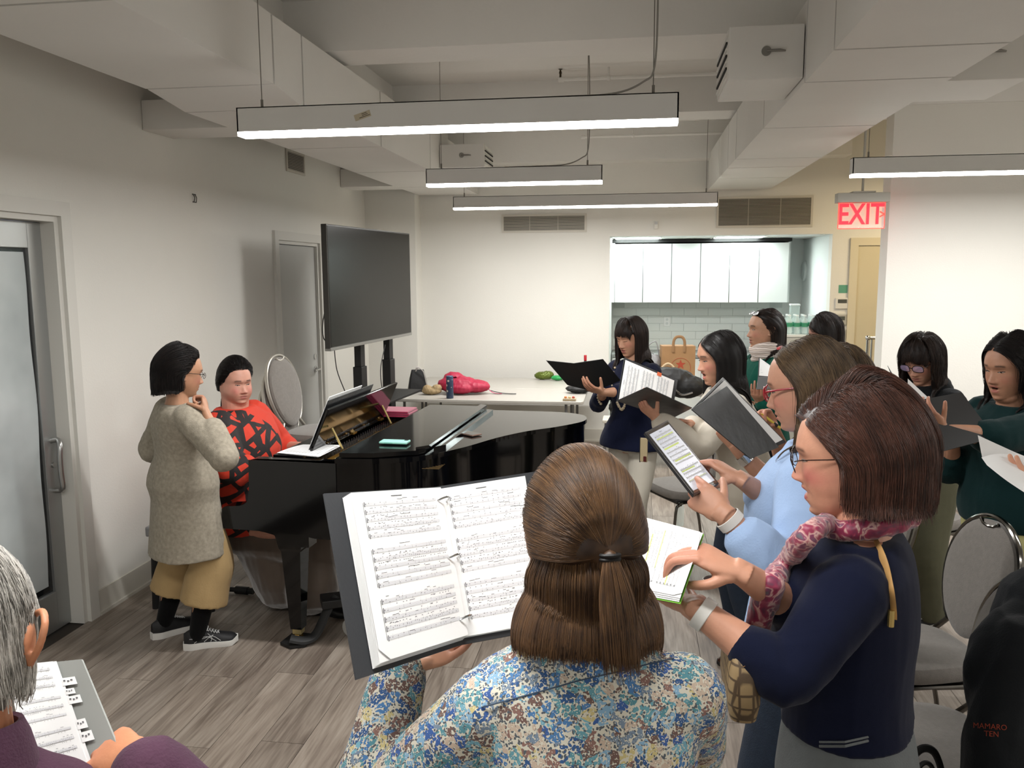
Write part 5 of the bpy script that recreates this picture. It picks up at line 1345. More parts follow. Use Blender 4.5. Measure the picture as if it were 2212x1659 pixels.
# ------------------------------------------------------------ banquet chairs
def banquet_chair(label, frame_m, group=None, z=0):
    """seat front towards +y, origin on the floor under the seat centre"""
    t = empty('banquet_chair', label=label, cat='chair', group=group)
    mb = MB(); mb.smooth = True
    def pad(cx, cyy, cz, w_, d_, h_, taper=0.0):
        pts = []
        for k in range(36):
            a = 2*math.pi*k/36; c, s_ = math.cos(a), math.sin(a); e = .62; x_ = w_*np.sign(c)*abs(c)**e; y_ = d_*np.sign(s_)*abs(s_)**e; x_ *= 1+taper*(y_/d_); pts.append((x_, y_))
        return [[(cx+p[0]*k_, cyy+p[1]*k_, cz+zz) for p in pts] for zz, k_ in ((0, .97), (h_*.15, 1.0), (h_*.6, 1.0), (h_*.85, .96), (h_*.97, .85), (h_, .5), (h_*1.01, .1))]
    mb.loft(pad(0, 0, .415, .215, .215, .065, .06)); mb.build('seat', chair_fab, t)
    mb = MB(); mb.box((-.19, -.19, .402), (.19, .19, .415)); mb.build('seat_board', dark_seam_m, t)
    # oval backrest
    tilt = math.radians(12); Mb = Matrix.Translation((0, -.215, .50)) @ Matrix.Rotation(tilt, 4, 'X')
    ov = []
    for k in range(36):
        a = 2*math.pi*k/36; ov.append((.185*math.cos(a)*(1+.10*math.sin(a)), .235*math.sin(a)+.225))
    mb = MB(); mb.smooth = True; mb.M = Mb
    mb.loft([[(x_*k_, yy, (z_-.225)*k_+.225) for x_, z_ in ov] for yy, k_ in ((-.026, .60), (-.024, .92), (-.014, 1), (.012, 1), (.022, .95), (.027, .80), (.029, .4))]); mb.build('backrest', chair_fab, t)
    mb = MB(); mb.smooth = True; mb.M = Mb; hp_ = []
    for k in range(40):
        a = -.95+(math.pi+1.9)*k/39; hp_.append((.198*math.cos(a)*(1+.10*math.sin(a)), -.002, .250*math.sin(a)+.225))
    fr = [(-.20, .20, .395)] if False else None
    mb.tube([(.195, .0, -.085)]+hp_+[(-.195, .0, -.085)], [(.013, .009)]*42, 8, flat=(0, 1, 0)); mb.build('back_frame', frame_m, t)
    hm = MB(); hm.smooth = True; hm.M = Mb; hm.tube([(x_, .02, z_) for x_, z_ in [(-.05, .455), (-.03, .44), (0, .435), (.03, .44), (.05, .455)]], .007, 8); hm.build('hand_grip', frame_m, t)
    for sx in (-1, 1):
        mb = MB(); mb.smooth = True; mb.tube(catmull([(sx*.195, -.23, .42), (sx*.20, -.15, .40), (sx*.20, .12, .40), (sx*.195, .175, .385), (sx*.195, .20, .33), (sx*.20, .225, .0)], 5), [(.012, .009)]*26, 8, flat=(1, 0, 0)); mb.build('leg', frame_m, t)
        mb = MB(); mb.smooth = True; mb.tube(catmull([(sx*.195, .02, .395), (sx*.197, -.14, .385), (sx*.197, -.19, .34), (sx*.20, -.25, .15), (sx*.20, -.275, .0)], 5), [(.012, .009)]*21, 8, flat=(1, 0, 0)); mb.build('leg', frame_m, t)
    mb = MB(); mb.tube([(-.195, .16, .385), (.195, .16, .385)], .008, 8); mb.build('crossbar', frame_m, t)
    mb = MB(); mb.tube([(-.198, -.19, .34), (.198, -.19, .34)], .008, 8); mb.build('crossbar', frame_m, t)
    return t
def face(o, yaw): o.rotation_euler = (0, 0, -math.radians(yaw))
ch = banquet_chair('grey banquet chair with dark chrome frame beside the navy sweater', darkchrome_m, 'banquet chairs')
c = P(1955, 1385, Z=.48); ch.location = (c.x+.02, c.y, 0); face(ch, -104)
c2_ = copy_tree(ch); c2_['label'] = 'grey banquet chair at the lower right edge under the black jacket'; c = P(1975, 1580, Z=.48); c2_.location = (c.x+.03, c.y, 0); face(c2_, -100)
c3_ = copy_tree(ch); c3_['label'] = 'grey banquet chair standing behind the woman in white trousers and the tablet'; c = P(1455, 1040, Z=.48); c3_.location = (c.x+.08, c.y, 0); face(c3_, -120)
c4_ = copy_tree(ch); c4_['label'] = 'banquet chair behind the olive trousers, only its pale back frame showing'; c = P(2050, 1000, Z=.8); c4_.location = (c.x-.12, c.y+.1, 0); face(c4_, -120)
c5_ = copy_tree(ch); c5_['label'] = 'banquet chair showing one chrome edge behind the navy sweater shoulder'; c = P(1915, 1085, Z=.85); c5_.location = (c.x-.22, c.y, 0); face(c5_, -105)
sx0, sy0 = -2.06, 5.22
for i in range(5):
    if i == 0: s0 = banquet_chair('', cham_m, 'stacked banquet chairs'); s = s0
    else: s = copy_tree(s0)
    s['label'] = ['lowest chair of the stack behind the pianist', 'second lowest chair of the stack behind the pianist', 'middle chair of the stack behind the pianist', 'second highest chair of the stack behind the pianist', 'topmost grey chair of the stack behind the pianist, seat and oval back showing'][i]
    s.location = (sx0-.028*(4-i)*-1*-1, sy0, .095*i); face(s, 96)
    s.location = (sx0-.11+.028*i, sy0, .098*i+.0)
# ------------------------------------------------------------ folding tables
def table(label, x0, x1, y0, y1, group=None):
    t = empty('folding_table', ((x0+x1)/2, (y0+y1)/2, 0), label=label, cat='table', group=group); w_, d_ = (x1-x0)/2, (y1-y0)/2
    mb = MB(); pts = rrect(2*w_, 2*d_, .05, 6); mb.loft([[(x, y, .71) for x, y in inset(pts, .006)], [(x, y, .715) for x, y in pts], [(x, y, .735) for x, y in pts], [(x, y, .74) for x, y in inset(pts, .006)]]); mb.build('tabletop', table_m, t, 30)
    gm = mat('grey_tube', '#6d6c6a', .4, .5)
    for sx in (-1, 1):
        for sy_ in (-1, 1):
            mb = MB(); mb.tube([(sx*(w_-.16), sy_*(d_-.07), .71), (sx*(w_-.15), sy_*(d_-.06), .02)], .013, 10); mb.tube([(sx*(w_-.15), sy_*(d_-.06), .02), (sx*(w_-.15), sy_*(d_-.06), 0)], .017, 10); mb.build('leg', gm, t)
        mb = MB(); mb.tube([(sx*(w_-.155), -(d_-.07), .16), (sx*(w_-.155), d_-.07, .16)], .010, 8); mb.build('crossbar', gm, t)
    return t
table('pale grey folding table nearest the piano, with the magenta backpack', -2.28, -.44, 7.40, 8.20, 'folding tables')
table('pale grey folding table against the back wall', -2.28, -.44, 8.215, 9.02, 'folding tables')
table('pale grey folding table in front of the kitchen, heaped with bags', -.25, 1.45, 8.05, 8.80, 'folding tables')
TZ = .741
# black handbag
c = P(903, 845, Z=TZ); t = empty('black_handbag', c, math.radians(20), label='black handbag standing at the left of the magenta backpack', cat='bag')
mb = MB(); mb.smooth = True; mb.loft([[(x*sx_, y*sy_, z) for x, y in rrect(.19, .12, .02, 3)] for z, sx_, sy_ in ((0.001, 1, 1), (.02, 1.02, 1.02), (.13, .84, .7), (.20, .66, .32), (.215, .62, .2))]); mb.build('body', mat('black_nylon', '#121213', .6, bump=.3, bscale=20), t)
mb = MB(); mb.smooth = True
for sy_ in (-.02, .02): mb.tube(catmull([(-.02, sy_, .2), (.0, sy_*1.6, .235), (.05, sy_*2.4, .20), (.075, sy_*2.4, .10), (.085, sy_*2, .04)], 5), (.006), 6)
mb.build('straps', mat('grey_strap', '#a9a4a0', .7), t)
# tan pouch
c = P(933, 852, Z=TZ); t = empty('tan_pouch', c, label='crumpled tan cloth bag between the handbag and the backpack', cat='bag')
def lump(parts, voxel, m_, amp=.006, sc=40, name='body', parent=None, st=(1, 1, 1), flatz=True):
    mb = MB(); mb.smooth = True
    for p in parts:
        if len(p[0]) == 3 and not isinstance(p[1], list): mb.sphere(p[0], p[1], 16, 10)
        else: limb(mb, [np.array(x) for x in p[0]], p[1], 14)
    me = rm(mb, voxel, 3); v = getv(me); n_ = getn(me); v = v+n_*(amp*folds(v, sc, st))[:, None]
    if flatz: v[:, 2] = np.maximum(v[:, 2], .001)
    setv(me, v); sw(me); return link(name, me, m_, parent)
LATER = []
LATER.append(lambda t=t: lump([((0, 0, .035), (.10, .07, .038)), ((.05, .0, .06), (.05, .05, .04)), ((-.04, -.01, .05), (.05, .05, .045))], .006, mat('tan_canvas', '#a08a66', .8), .010, 45, 'body', t))
c = P(1000, 850, Z=TZ); t = empty('magenta_backpack', c, label='magenta backpack lying on its side on the folding table', cat='backpack')
LATER.append(lambda t=t: lump([((-.05, .02, .085), (.21, .15, .085)), ((.10, .02, .07), (.17, .13, .068)), ((-.10, .05, .15), (.10, .09, .055)), ((-.02, -.07, .06), (.16, .08, .055))], .008, mat('magenta_nylon', '#a51c3d', .5, noise_=.05), .012, 24, 'body', t, (1, 1, .5)))
def bp(t=t):
    mb = MB(); mb.smooth = True; mb.tube(catmull([(.24, .02, .05), (.30, 0, .012), (.38, -.02, .008)], 4), [(.012, .003)]*9, 8, flat=(0, 1, 0)); mb.build('pink_strap', mat('pink_web', '#b8436a', .7), t)
    mb = MB(); mb.smooth = True; mb.tube(catmull([(.27, .02, .03), (.36, .02, .010), (.46, .0, .006), (.52, .0, .006)], 4), [(.014, .003)]*13, 8, flat=(0, 1, 0)); mb.build('black_strap', black_matte, t)
    mb = MB(); mb.smooth = True; mb.tube(catmull([(-.22, -.02, .06), (-.15, -.03, .14), (-.05, -.05, .165)], 5), [(.012, .003)]*11, 8); mb.build('zip', mat('magenta_zip', '#7a1530', .5), t)
LATER.append(bp)
c = P(972, 860, Z=TZ); t = empty('flask', c, label='navy patterned insulated flask standing in front of the backpack', cat='flask')
def _fl(nt, b, N, L):
    tc = N('ShaderNodeTexCoord'); v = N('ShaderNodeTexVoronoi'); v.inputs['Scale'].default_value = 22; L(tc.outputs['Object'], v.inputs['Vector']); r = ramp(N, L, v.outputs['Distance'], [(.20, '#cfc0b4'), (.26, '#2b3a52')]); L(r.outputs[0], b.inputs['Base Color']); b.inputs['Roughness'].default_value = .4
flm = nodes_mat('flask_print', _fl)
MB().lathe([(.032, .001), (.034, .005), (.034, .17), (.033, .175)], 24).build('flask_body', flm, t); MB().lathe([(.033, .175), (.033, .205), (.028, .21)], 24).build('lid', mat('navy_plastic', '#3b4c68', .4), t)
c = P(1180, 812, Z=TZ); t = empty('green_packet', (c.x, min(c.y, 8.9), TZ), label='crumpled olive green packet by the back wall', cat='packet')
LATER.append(lambda t=t: lump([((0, 0, .045), (.10, .06, .045)), ((.05, .0, .05), (.07, .05, .05))], .006, mat('olive_foil', '#5d6b2a', .3, .3, noise_=.2), .010, 50, 'body', t))
t = empty('green_bag', (c.x+.17, min(c.y, 8.9)-.06, TZ), label='bright green plastic bag beside the olive packet', cat='bag')
LATER.append(lambda t=t: lump([((0, 0, .03), (.08, .05, .03))], .006, mat('green_plastic', '#2f9a52', .3), .010, 60, 'body', t))
c = P(1237, 866, Z=TZ); t = empty('snack_tray', (c.x-.03, c.y+.02, TZ), label='small open snack tray on the table corner', cat='tray')
MB().box((-.06, -.04, .001), (.06, .04, .022), .006).build('tray', mat('clear_tan_plastic', '#b5a385', .3), t)
for k in range(3):
    mb = MB(); mb.sphere((-.035+k*.035, .0, .03), (.014, .014, .010), 10, 6); mb.build('snack', mat(['orange_snack', 'cream_snack', 'red_snack'][k], ['#c97b45', '#cfb98a', '#b04a35'][k], .6), t)
# wine bottle, on the kitchen-side table
c = P(1264, 830, Y=8.45); t = empty('wine_bottle', (c.x+.0, 8.45, TZ), label='dark wine bottle with a red capsule behind the black folder', cat='bottle')
mb = MB(); mb.lathe([(.036, .001), (.037, .01), (.037, .18), (.030, .21), (.014, .24), (.0135, .27)], 20); mb.build('glass', mat('dark_bottle', '#0d0c0b', .1, coat=.4), t); MB().lathe([(.0145, .262), (.015, .315), (.013, .318)], 16).build('capsule', mat('red_capsule', '#a01824', .35), t)
MB().lathe([(.0375, .05), (.0375, .15)], 20, cap=False).build('label', mat('wine_label', '#b9b0a0', .7), t)
# black clothes and cable heap near the table end
c = P(1245, 845, Z=TZ); t = empty('black_jacket_heap', (-.42+.0, 7.95, TZ), label='crumpled black garment on the table end behind the black folder', cat='garment')
LATER.append(lambda t=t: lump([((-.1, 0, .04), (.13, .10, .04)), ((.02, .05, .05), (.12, .1, .05))], .008, black_matte, .014, 30, 'body', t))
t = empty('camera_bag', (-.12, 7.62, 0), label='black bag with dangling white cable hung at the end of the table', cat='bag')
def cb_(t=t):
    lump([((0, 0, .66), (.10, .07, .08)), ((.08, .02, .58), (.05, .04, .10))], .008, black_matte, .012, 30, 'body', t, flatz=False)
    mb = MB(); mb.smooth = True; mb.tube(catmull([(-.02, -.06, .60), (-.03, -.07, .45), (-.06, -.06, .32), (-.04, -.06, .22)], 6), .004, 6); mb.build('cable', mat('white_cable', '#c9c7c1', .5), t)
    mb = MB(); mb.smooth = True; mb.tube(catmull([(.03, -.07, .70), (.05, -.08, .55), (.06, -.06, .46)], 6), [(.018, .004)]*13, 8); mb.build('strap', black_matte, t)
LATER.append(cb_)
st_ = empty('folding_stool', (-.12, 7.62, 0), label='pale folding stool at the table end holding the black bag', cat='stool')
MB().box((-.15, -.13, .53), (.15, .13, .56), .01).build('seat', mat('cream_plastic', '#c9c4b6', .5), st_)
for sx in (-1, 1):
    for sy_ in (-1, 1): mb = MB(); mb.tube([(sx*.12, sy_*.10, .53), (sx*.14, sy_*.12, 0)], .010, 8); mb.build('leg', mat('grey_tube', ''), st_)
# bags on the third table
c = P(1463, 800, Y=8.45); t = empty('paper_bag', (c.x, 8.50, TZ), math.radians(6), label='large brown paper grocery bag with red print and a twisted handle', cat='bag')
kraft = mat('kraft_paper', '#9a7650', .75, noise_=.06, nscale=12, bump=.3, bscale=12)
mb = MB(); mb.loft([[(x, y, z) for x, y in ((-.165, -.09), (.165, -.09), (.165, .09), (-.165, .09))] for z in (.001, .2, .42)], smooth=False); mb.build('bag_body', kraft, t)
mb = MB(); mb.smooth = True
mb.tube(catmull([(-.055, -.094, .36), (-.055, -.094, .46), (-.035, -.094, .505), (0, -.094, .515), (.035, -.094, .505), (.055, -.094, .46), (.055, -.094, .36)], 5), [(.014, .003)]*31, 8, flat=(1, 0, 0)); mb.build('handle', mat('kraft_paper_dark', '#8a6947', .75), t)
rp = mat('red_print', '#a4452f', .8); mb = MB()
mb.tube([(.02+.10*math.cos(a), -.0905, .20+.10*math.sin(a)) for a in [2*math.pi*k/40 for k in range(40)]], (.0018), 6, closed=True)
mb.add([(.02+ (.052 if k % 2 == 0 else .022)*math.sin(math.pi*k/5), -.0912, .235+(.052 if k % 2 == 0 else .022)*math.cos(math.pi*k/5)) for k in range(10)], [tuple(range(10))]); mb.build('printed_emblem', rp, t)
me = text_mesh('OFR', .055, .0004); o = link('printed_letters', me, rp, t); o.rotation_euler = (math.radians(90), 0, 0); o.location = (.03, -.0915, .155)
c = P(1442, 830, Y=8.2); t = empty('tote_bag', (c.x, 8.22, TZ), label='small dark tote with cream leather handles in front of the paper bag', cat='bag')
mb = MB(); mb.smooth = True; mb.loft([[(x, y, z) for x, y in rrect(.30*k_, .12, .03, 3)] for z, k_ in ((.001, .9), (.1, 1), (.2, .86))]); mb.build('bag_body', mat('brown_tote', '#4b3d36', .6), t)
mb = MB(); mb.smooth = True; mb.tube(catmull([(-.06, -.062, .16), (-.055, -.062, .23), (0, -.062, .27), (.055, -.062, .23), (.07, -.062, .16)], 6), [(.012, .004)]*25, 8, flat=(1, 0, 0)); mb.build('handle', mat('cream_leather', '#c4ac88', .5), t)
c = P(1408, 790, Y=8.5); t = empty('black_leather_bag', (c.x, 8.52, TZ), label='black leather bag with thin looped handles beside the paper bag', cat='bag')
def lb(t=t):
    lump([((0, 0, .16), (.10, .08, .15)), ((.03, 0, .22), (.07, .07, .12))], .008, mat('black_leather_soft', '#141416', .35), .012, 26, 'body', t)
    mb = MB(); mb.smooth = True; mb.tube(catmull([(-.07, -.04, .28), (-.05, -.04, .40), (.03, -.04, .46), (.06, -.04, .38), (.07, -.03, .3)], 6), .006, 6); mb.tube(catmull([(-.09, .0, .22), (-.12, .0, .33), (-.06, .0, .36), (.02, 0, .33)], 6), .005, 6); mb.build('handles', mat('black_leather_soft', ''), t)
LATER.append(lb)
c = P(1440, 870, Y=7.95); t = empty('black_backpack', (c.x+.02, 8.0, 0), label='large black backpack slumped in front of the kitchen table', cat='backpack')
def bb(t=t):
    mb = MB(); lump([((0, .1, .84), (.27, .16, .15)), ((.16, .08, .80), (.20, .14, .12)), ((-.1, .1, .82), (.16, .14, .10))], .010, mat('black_nylon', ''), .016, 16, 'body', t, flatz=False)
    mb = MB(); mb.smooth = True; mb.tube(catmull([(.05, -.03, .80), (.12, -.06, .74), (.22, -.04, .76)], 5), .010, 6); mb.build('buckle_strap', chrome_m, t)
LATER.append(bb)
# water bottle on the floor
c = P(1468, 1135, Z=0); t = empty('floor_bottle', c, label='clear water bottle with a blue cap standing on the floor beside the chair leg', cat='bottle')
MB().lathe([(.028, .001), (.032, .01), (.032, .15), (.014, .19), (.013, .2)], 14).build('bottle_body', pet, t); MB().lathe([(.015, .195), (.015, .22)], 12).build('cap', mat('blue_cap', '#3f7fb5', .4), t)
# microphone-like black tube on the floor
c = P(520, 1283, Z=0); t = empty('chair_foot_tube', (c.x, c.y, 0), math.radians(-4), label='black cylindrical foot of the piano bench lying out on the floor', cat='bench foot')
mb = MB(); mb.smooth = True; mb.tube([(-.30, 0, .024), (-.03, 0, .024)], .014, 14); mb.tube([(-.03, 0, .024), (.05, 0, .024)], .023, 16); mb.tube([(.05, 0, .024), (.085, 0, .024)], .019, 16); mb.build('tube', black_matte, t)
bn = empty('piano_bench', (-2.52, 4.50, 0), math.radians(0), label='black piano bench under the seated pianist', cat='bench')
MB().box((-.19, -.33, .43), (.19, .33, .49), .012).build('seat', mat('black_leather_soft', ''), bn)
for sx in (-1, 1):
    for sy_ in (-1, 1): mb = MB(); mb.tube([(sx*.16, sy_*.29, .43), (sx*.17, sy_*.30, 0)], .02, 10); mb.build('leg', black_matte, bn)
# rolling rail and stacked folding chairs by the corridor
t = empty('clothes_rail', (2.32, 8.5, 0), label='chrome tube clothes rail standing by the beige door', cat='rail')
mb = MB(); mb.smooth = True; c = P(1875, 730, Y=8.5); xx = c.x-2.32; mb.tube([(xx, 0, .06), (xx, 0, c.z)], .016, 10); mb.tube([(xx, 0, c.z), (xx+.9, 0, c.z)], .016, 10); mb.tube([(xx+.05, .05, .06), (xx+.05, .05, c.z)], .010, 8); mb.build('rail_tube', chrome_m, t)
mb = MB(); mb.sphere((xx, 0, c.z), .026, 12, 8); mb.build('joint', chrome_m, t); MB().box((xx-.03, -.2, .0), (xx+.03, .2, .06), .01).build('base_foot', chrome_m, t)
fc = None
for k in range(3):
    c = P(1868+k*12, 836, Y=7.75); 
    if fc is None:
        fc = empty('folding_chair', label='', cat='chair', group='folded chairs by the corridor'); 
        mb = MB(); mb.smooth = True; mb.tube(catmull([(-.20, 0, 0), (-.20, 0, .80), (-.17, 0, .88), (0, 0, .90), (.17, 0, .88), (.20, 0, .80), (.20, 0, 0)], 5), .011, 8); mb.build('frame', mat('grey_tube', ''), fc)
        MB().box((-.185, -.012, .62), (.185, .012, .86), .01).build('back_panel', black_matte, fc); MB().box((-.18, -.02, .2), (.18, .0, .55), .01).build('seat_panel', black_matte, fc); f_ = fc
    else: f_ = copy_tree(fc)
    f_['label'] = ['folded black metal chair, leftmost of the three by the corridor', 'folded black metal chair, middle of the three by the corridor', 'folded black metal chair, rightmost of the three by the corridor'][k]
    f_.location = (c.x+.02, 7.45+k*.06, 0); f_.rotation_euler = (0, 0, math.radians(75))
# ------------------------------------------------------------ cloth materials
def cloth(name, col, n_=.08, sc=25, b=.35, bs=300, r=.9, sheen=.05): return mat(name, col, r, noise_=n_, nscale=sc, bump=b*.45, bscale=bs, sheen=sheen, spec=.15)
def _floral(nt, b, N, L):
    tc = N('ShaderNodeTexCoord'); src = tc.outputs['Object']
    nz = N('ShaderNodeTexNoise'); nz.inputs['Scale'].default_value = 45; L(src, nz.inputs[0])
    wp = N('ShaderNodeMix'); wp.data_type = 'VECTOR'; wp.inputs[0].default_value = .012; L(src, wp.inputs[4]); L(nz.outputs['Color'], wp.inputs[5])
    def vor(s, f='F1', rnd=1): 
        v = N('ShaderNodeTexVoronoi'); v.inputs['Scale'].default_value = s; v.feature = f; v.inputs['Randomness'].default_value = rnd; L(wp.outputs[1], v.inputs['Vector']); return v
    big = vor(56); sep = N('ShaderNodeSeparateColor'); L(big.outputs['Color'], sep.inputs[0])
    pal = N('ShaderNodeValToRGB'); pal.color_ramp.interpolation = 'CONSTANT'; e = pal.color_ramp.elements
    cols = ['#3c5a92', '#6f9fb0', '#b9ac7a', '#6a544e', '#54858f', '#34537f', '#b5a392', '#7c9fb8', '#80625a', '#4a73a0', '#5f8f9a', '#6f7f90']
    while len(e) < len(cols): e.new(.5)
    for i, (q, c) in enumerate(zip(e, cols)): q.position = i/len(cols); q.color = lin(c)
    L(sep.outputs[0], pal.inputs[0])
    def lt(o, x):
        m = N('ShaderNodeMath'); m.operation = 'LESS_THAN'; L(o, m.inputs[0]); m.inputs[1].default_value = x; return m.outputs[0]
    def mix(k, a, c):
        m = N('ShaderNodeMix'); m.data_type = 'RGBA'; L(k, m.inputs[0])
        for s_, i in ((a, 6), (c, 7)):
            if isinstance(s_, str): m.inputs[i].default_value = lin(s_)
            else: L(s_, m.inputs[i])
        return m.outputs[2]
    leaf = vor(270); sl = N('ShaderNodeSeparateColor'); L(leaf.outputs['Color'], sl.inputs[0])
    lm = N('ShaderNodeMath'); lm.operation = 'MULTIPLY'; L(lt(leaf.outputs['Distance'], .52), lm.inputs[0]); L(lt(sl.outputs[0], .62), lm.inputs[1])
    base = mix(lm.outputs[0], '#c3bfb0', '#50565c')
    pet = vor(210); sp_ = N('ShaderNodeSeparateColor'); L(pet.outputs['Color'], sp_.inputs[0])
    pm_ = N('ShaderNodeMath'); pm_.operation = 'MULTIPLY'; L(lt(pet.outputs['Distance'], .60), pm_.inputs[0]); L(lt(sp_.outputs[1], .88), pm_.inputs[1])
    inb = N('ShaderNodeMath'); inb.operation = 'MULTIPLY'; L(lt(big.outputs['Distance'], .72), inb.inputs[0]); L(pm_.outputs[0], inb.inputs[1])
    c1 = mix(inb.outputs[0], base, pal.outputs[0])
    ct = N('ShaderNodeMath'); ct.operation = 'MULTIPLY'; L(lt(pet.outputs['Distance'], .13), ct.inputs[0]); L(inb.outputs[0], ct.inputs[1])
    c2 = mix(ct.outputs[0], c1, '#e3dfd0'); L(c2, b.inputs['Base Color']); b.inputs['Roughness'].default_value = .85; b.inputs['Specular IOR Level'].default_value = .2
floral_m = nodes_mat('floral_cotton', _floral)
def _kimono(nt, b, N, L):
    tc = N('ShaderNodeTexCoord'); v = N('ShaderNodeTexVoronoi'); v.feature = 'DISTANCE_TO_EDGE'; v.inputs['Scale'].default_value = 7.2; v.inputs['Randomness'].default_value = .75
    mp = N('ShaderNodeMapping'); mp.inputs['Scale'].default_value = (1, 1, .8); mp.inputs['Rotation'].default_value = (.5, .3, .7); L(tc.outputs['Object'], mp.inputs[0]); L(mp.outputs[0], v.inputs['Vector'])
    br = N('ShaderNodeTexBrick'); br.inputs['Scale'].default_value = 5.5; br.inputs['Mortar Size'].default_value = .07; br.inputs['Mortar Smooth'].default_value = 0; br.offset = .37; br.inputs['Row Height'].default_value = .5; br.inputs['Brick Width'].default_value = .8
    mp3 = N('ShaderNodeMapping'); mp3.inputs['Rotation'].default_value = (1.57, .45, 0.55); L(tc.outputs['Object'], mp3.inputs[0]); L(mp3.outputs[0], br.inputs['Vector'])
    br.inputs['Color1'].default_value = (0, 0, 0, 1); br.inputs['Color2'].default_value = (0, 0, 0, 1); br.inputs['Mortar'].default_value = (1, 1, 1, 1)
    lt = N('ShaderNodeMath'); lt.operation = 'LESS_THAN'; L(v.outputs['Distance'], lt.inputs[0]); lt.inputs[1].default_value = .085
    mx = N('ShaderNodeMath'); mx.operation = 'MAXIMUM'; L(lt.outputs[0], mx.inputs[0]); L(br.outputs['Color'], mx.inputs[1])
    sx = N('ShaderNodeSeparateXYZ'); L(tc.outputs['Object'], sx.inputs[0]); 
    pl = N('ShaderNodeVectorMath'); pl.operation = 'DOT_PRODUCT'; L(tc.outputs['Object'], pl.inputs[0]); pl.inputs[1].default_value = (-.55, .83, .12)
    side = N('ShaderNodeMath'); side.operation = 'LESS_THAN'; L(pl.outputs['Value'], side.inputs[0]); side.inputs[1].default_value = .16
    m2 = N('ShaderNodeMath'); m2.operation = 'MULTIPLY'; L(mx.outputs[0], m2.inputs[0]); L(side.outputs[0], m2.inputs[1])
    mc = N('ShaderNodeMix'); mc.data_type = 'RGBA'; L(m2.outputs[0], mc.inputs[0]); mc.inputs[6].default_value = lin('#c8361f'); mc.inputs[7].default_value = lin('#1c1616'); L(mc.outputs[2], b.inputs['Base Color'])
    b.inputs['Roughness'].default_value = .8
kimono_m = nodes_mat('red_black_jersey', _kimono)
def _scarf(nt, b, N, L):
    tc = N('ShaderNodeTexCoord'); n = N('ShaderNodeTexNoise'); n.inputs['Scale'].default_value = 24; n.inputs['Detail'].default_value = 2; n.inputs['Distortion'].default_value = 1.5; L(tc.outputs['Object'], n.inputs[0])
    r = ramp(N, L, n.outputs[0], [(.30, '#45233d'), (.42, '#7a1f40'), (.50, '#8f2848'), (.56, '#c9a39a'), (.60, '#7a2850'), (.70, '#57525a')]); L(r.outputs[0], b.inputs['Base Color'])
    b.inputs['Roughness'].default_value = .45; b.inputs['Sheen Weight'].default_value = .3
scarf_m = nodes_mat('floral_silk', _scarf)
def _stripe(nt, b, N, L):
    tc = N('ShaderNodeTexCoord'); w_ = N('ShaderNodeTexWave'); w_.inputs['Scale'].default_value = 14; w_.inputs['Distortion'].default_value = 3; w_.bands_direction = 'Z'; L(tc.outputs['Object'], w_.inputs[0])
    r = ramp(N, L, w_.outputs[0], [(.1, '#c9b7ae'), (.4, '#6e8b72'), (.6, '#b58a92'), (.9, '#d6cfc6')]); L(r.outputs[0], b.inputs['Base Color']); b.inputs['Roughness'].default_value = .9
stripe_m = nodes_mat('striped_wool', _stripe)
def _tweed(nt, b, N, L):
    tc = N('ShaderNodeTexCoord'); v = N('ShaderNodeTexVoronoi'); v.inputs['Scale'].default_value = 110; L(tc.outputs['Object'], v.inputs['Vector'])
    r = ramp(N, L, v.outputs['Distance'], [(.38, '#b9b5ae'), (.46, '#151516')]); L(r.outputs[0], b.inputs['Base Color']); b.inputs['Roughness'].default_value = .9
tweed_m = nodes_mat('black_white_tweed', _tweed)
h_black = hair_mat('black_hair', '#0a0808', '#1a1311', .48, .25)
h_dark = hair_mat('dark_brown_hair', '#120c0a', '#2d1f18', .5, .25)
h_brown = hair_mat('brown_hair', '#2b1c13', '#65492f', .42, .3)
h_ash = hair_mat('ash_brown_hair', '#32261c', '#6a563f', .42)
h_mahog = hair_mat('mahogany_hair', '#25140f', '#5a382c', .36, .45)
h_grey = hair_mat('grey_hair', '#5d5a55', '#b5b0a8', .45)
navy_m = cloth('navy_knit', '#0c1126', .06, 20, .2, 500)
leather_m = mat('brown_leather', '#33201a', .22, coat=.4, noise_=.15, nscale=10)
lens_m = mat('spectacle_lens', '#e8eef0', .05, alpha=.14, spec=.6)
whiterub = mat('white_rubber', '#d6d4cf', .55)
PEOPLE = {}
def reg(k, b): PEOPLE[k] = b; return b
def V(a, b): return np.asarray(b, float)-np.asarray(a, float)

# 1 woman in the beige cardigan, standing at the left, hand on her chin
hp = D(394, 806, 4.03)
b = reg('cardigan', Body('standing woman in long beige cardigan and khaki culottes, hand at her chin', (-2.235, 3.80), 42, 1.585, hp, 46, 12,
    arms={'R': dict(wrist=D(446, 893, 3.93), hint=(.8, .2, -1), fd=V(D(446, 893, 3.93), D(438, 850, 3.98)), dn=dirv(80), curl=((1.3, 1.6, 1.0),)*4, thumb=(.9, .6)),
          'L': dict(wrist=D(400, 945, 4.2), hint=(-1, -.5, -.5), fd=dirv(100), dn=(0, 0, 1), curl=(.5,)*4)}, wide=1.0, skin='#ab7f63', feet={'L': (-2.44, 3.87), 'R': (-2.19, 3.76)}))
b.body(eyes='half', mouth=0, brow='#1d1512')
b.top('cardigan', cloth('beige_melange_knit', '#989081', .22, 60, .5, 260), hem=.50, loose=.034, sleeve=1.62, flare=.105, fold=.009, fscale=13, arm=(.056, .052, .052, .046))
b.bottom('culottes', cloth('khaki_cotton', '#a78d64', .06, 14, .3, 120), hem=.24, loose=.016, leg=(.088, .088, .095, .105), fold=.006, fscale=15)
mb = MB(); mb.smooth = True
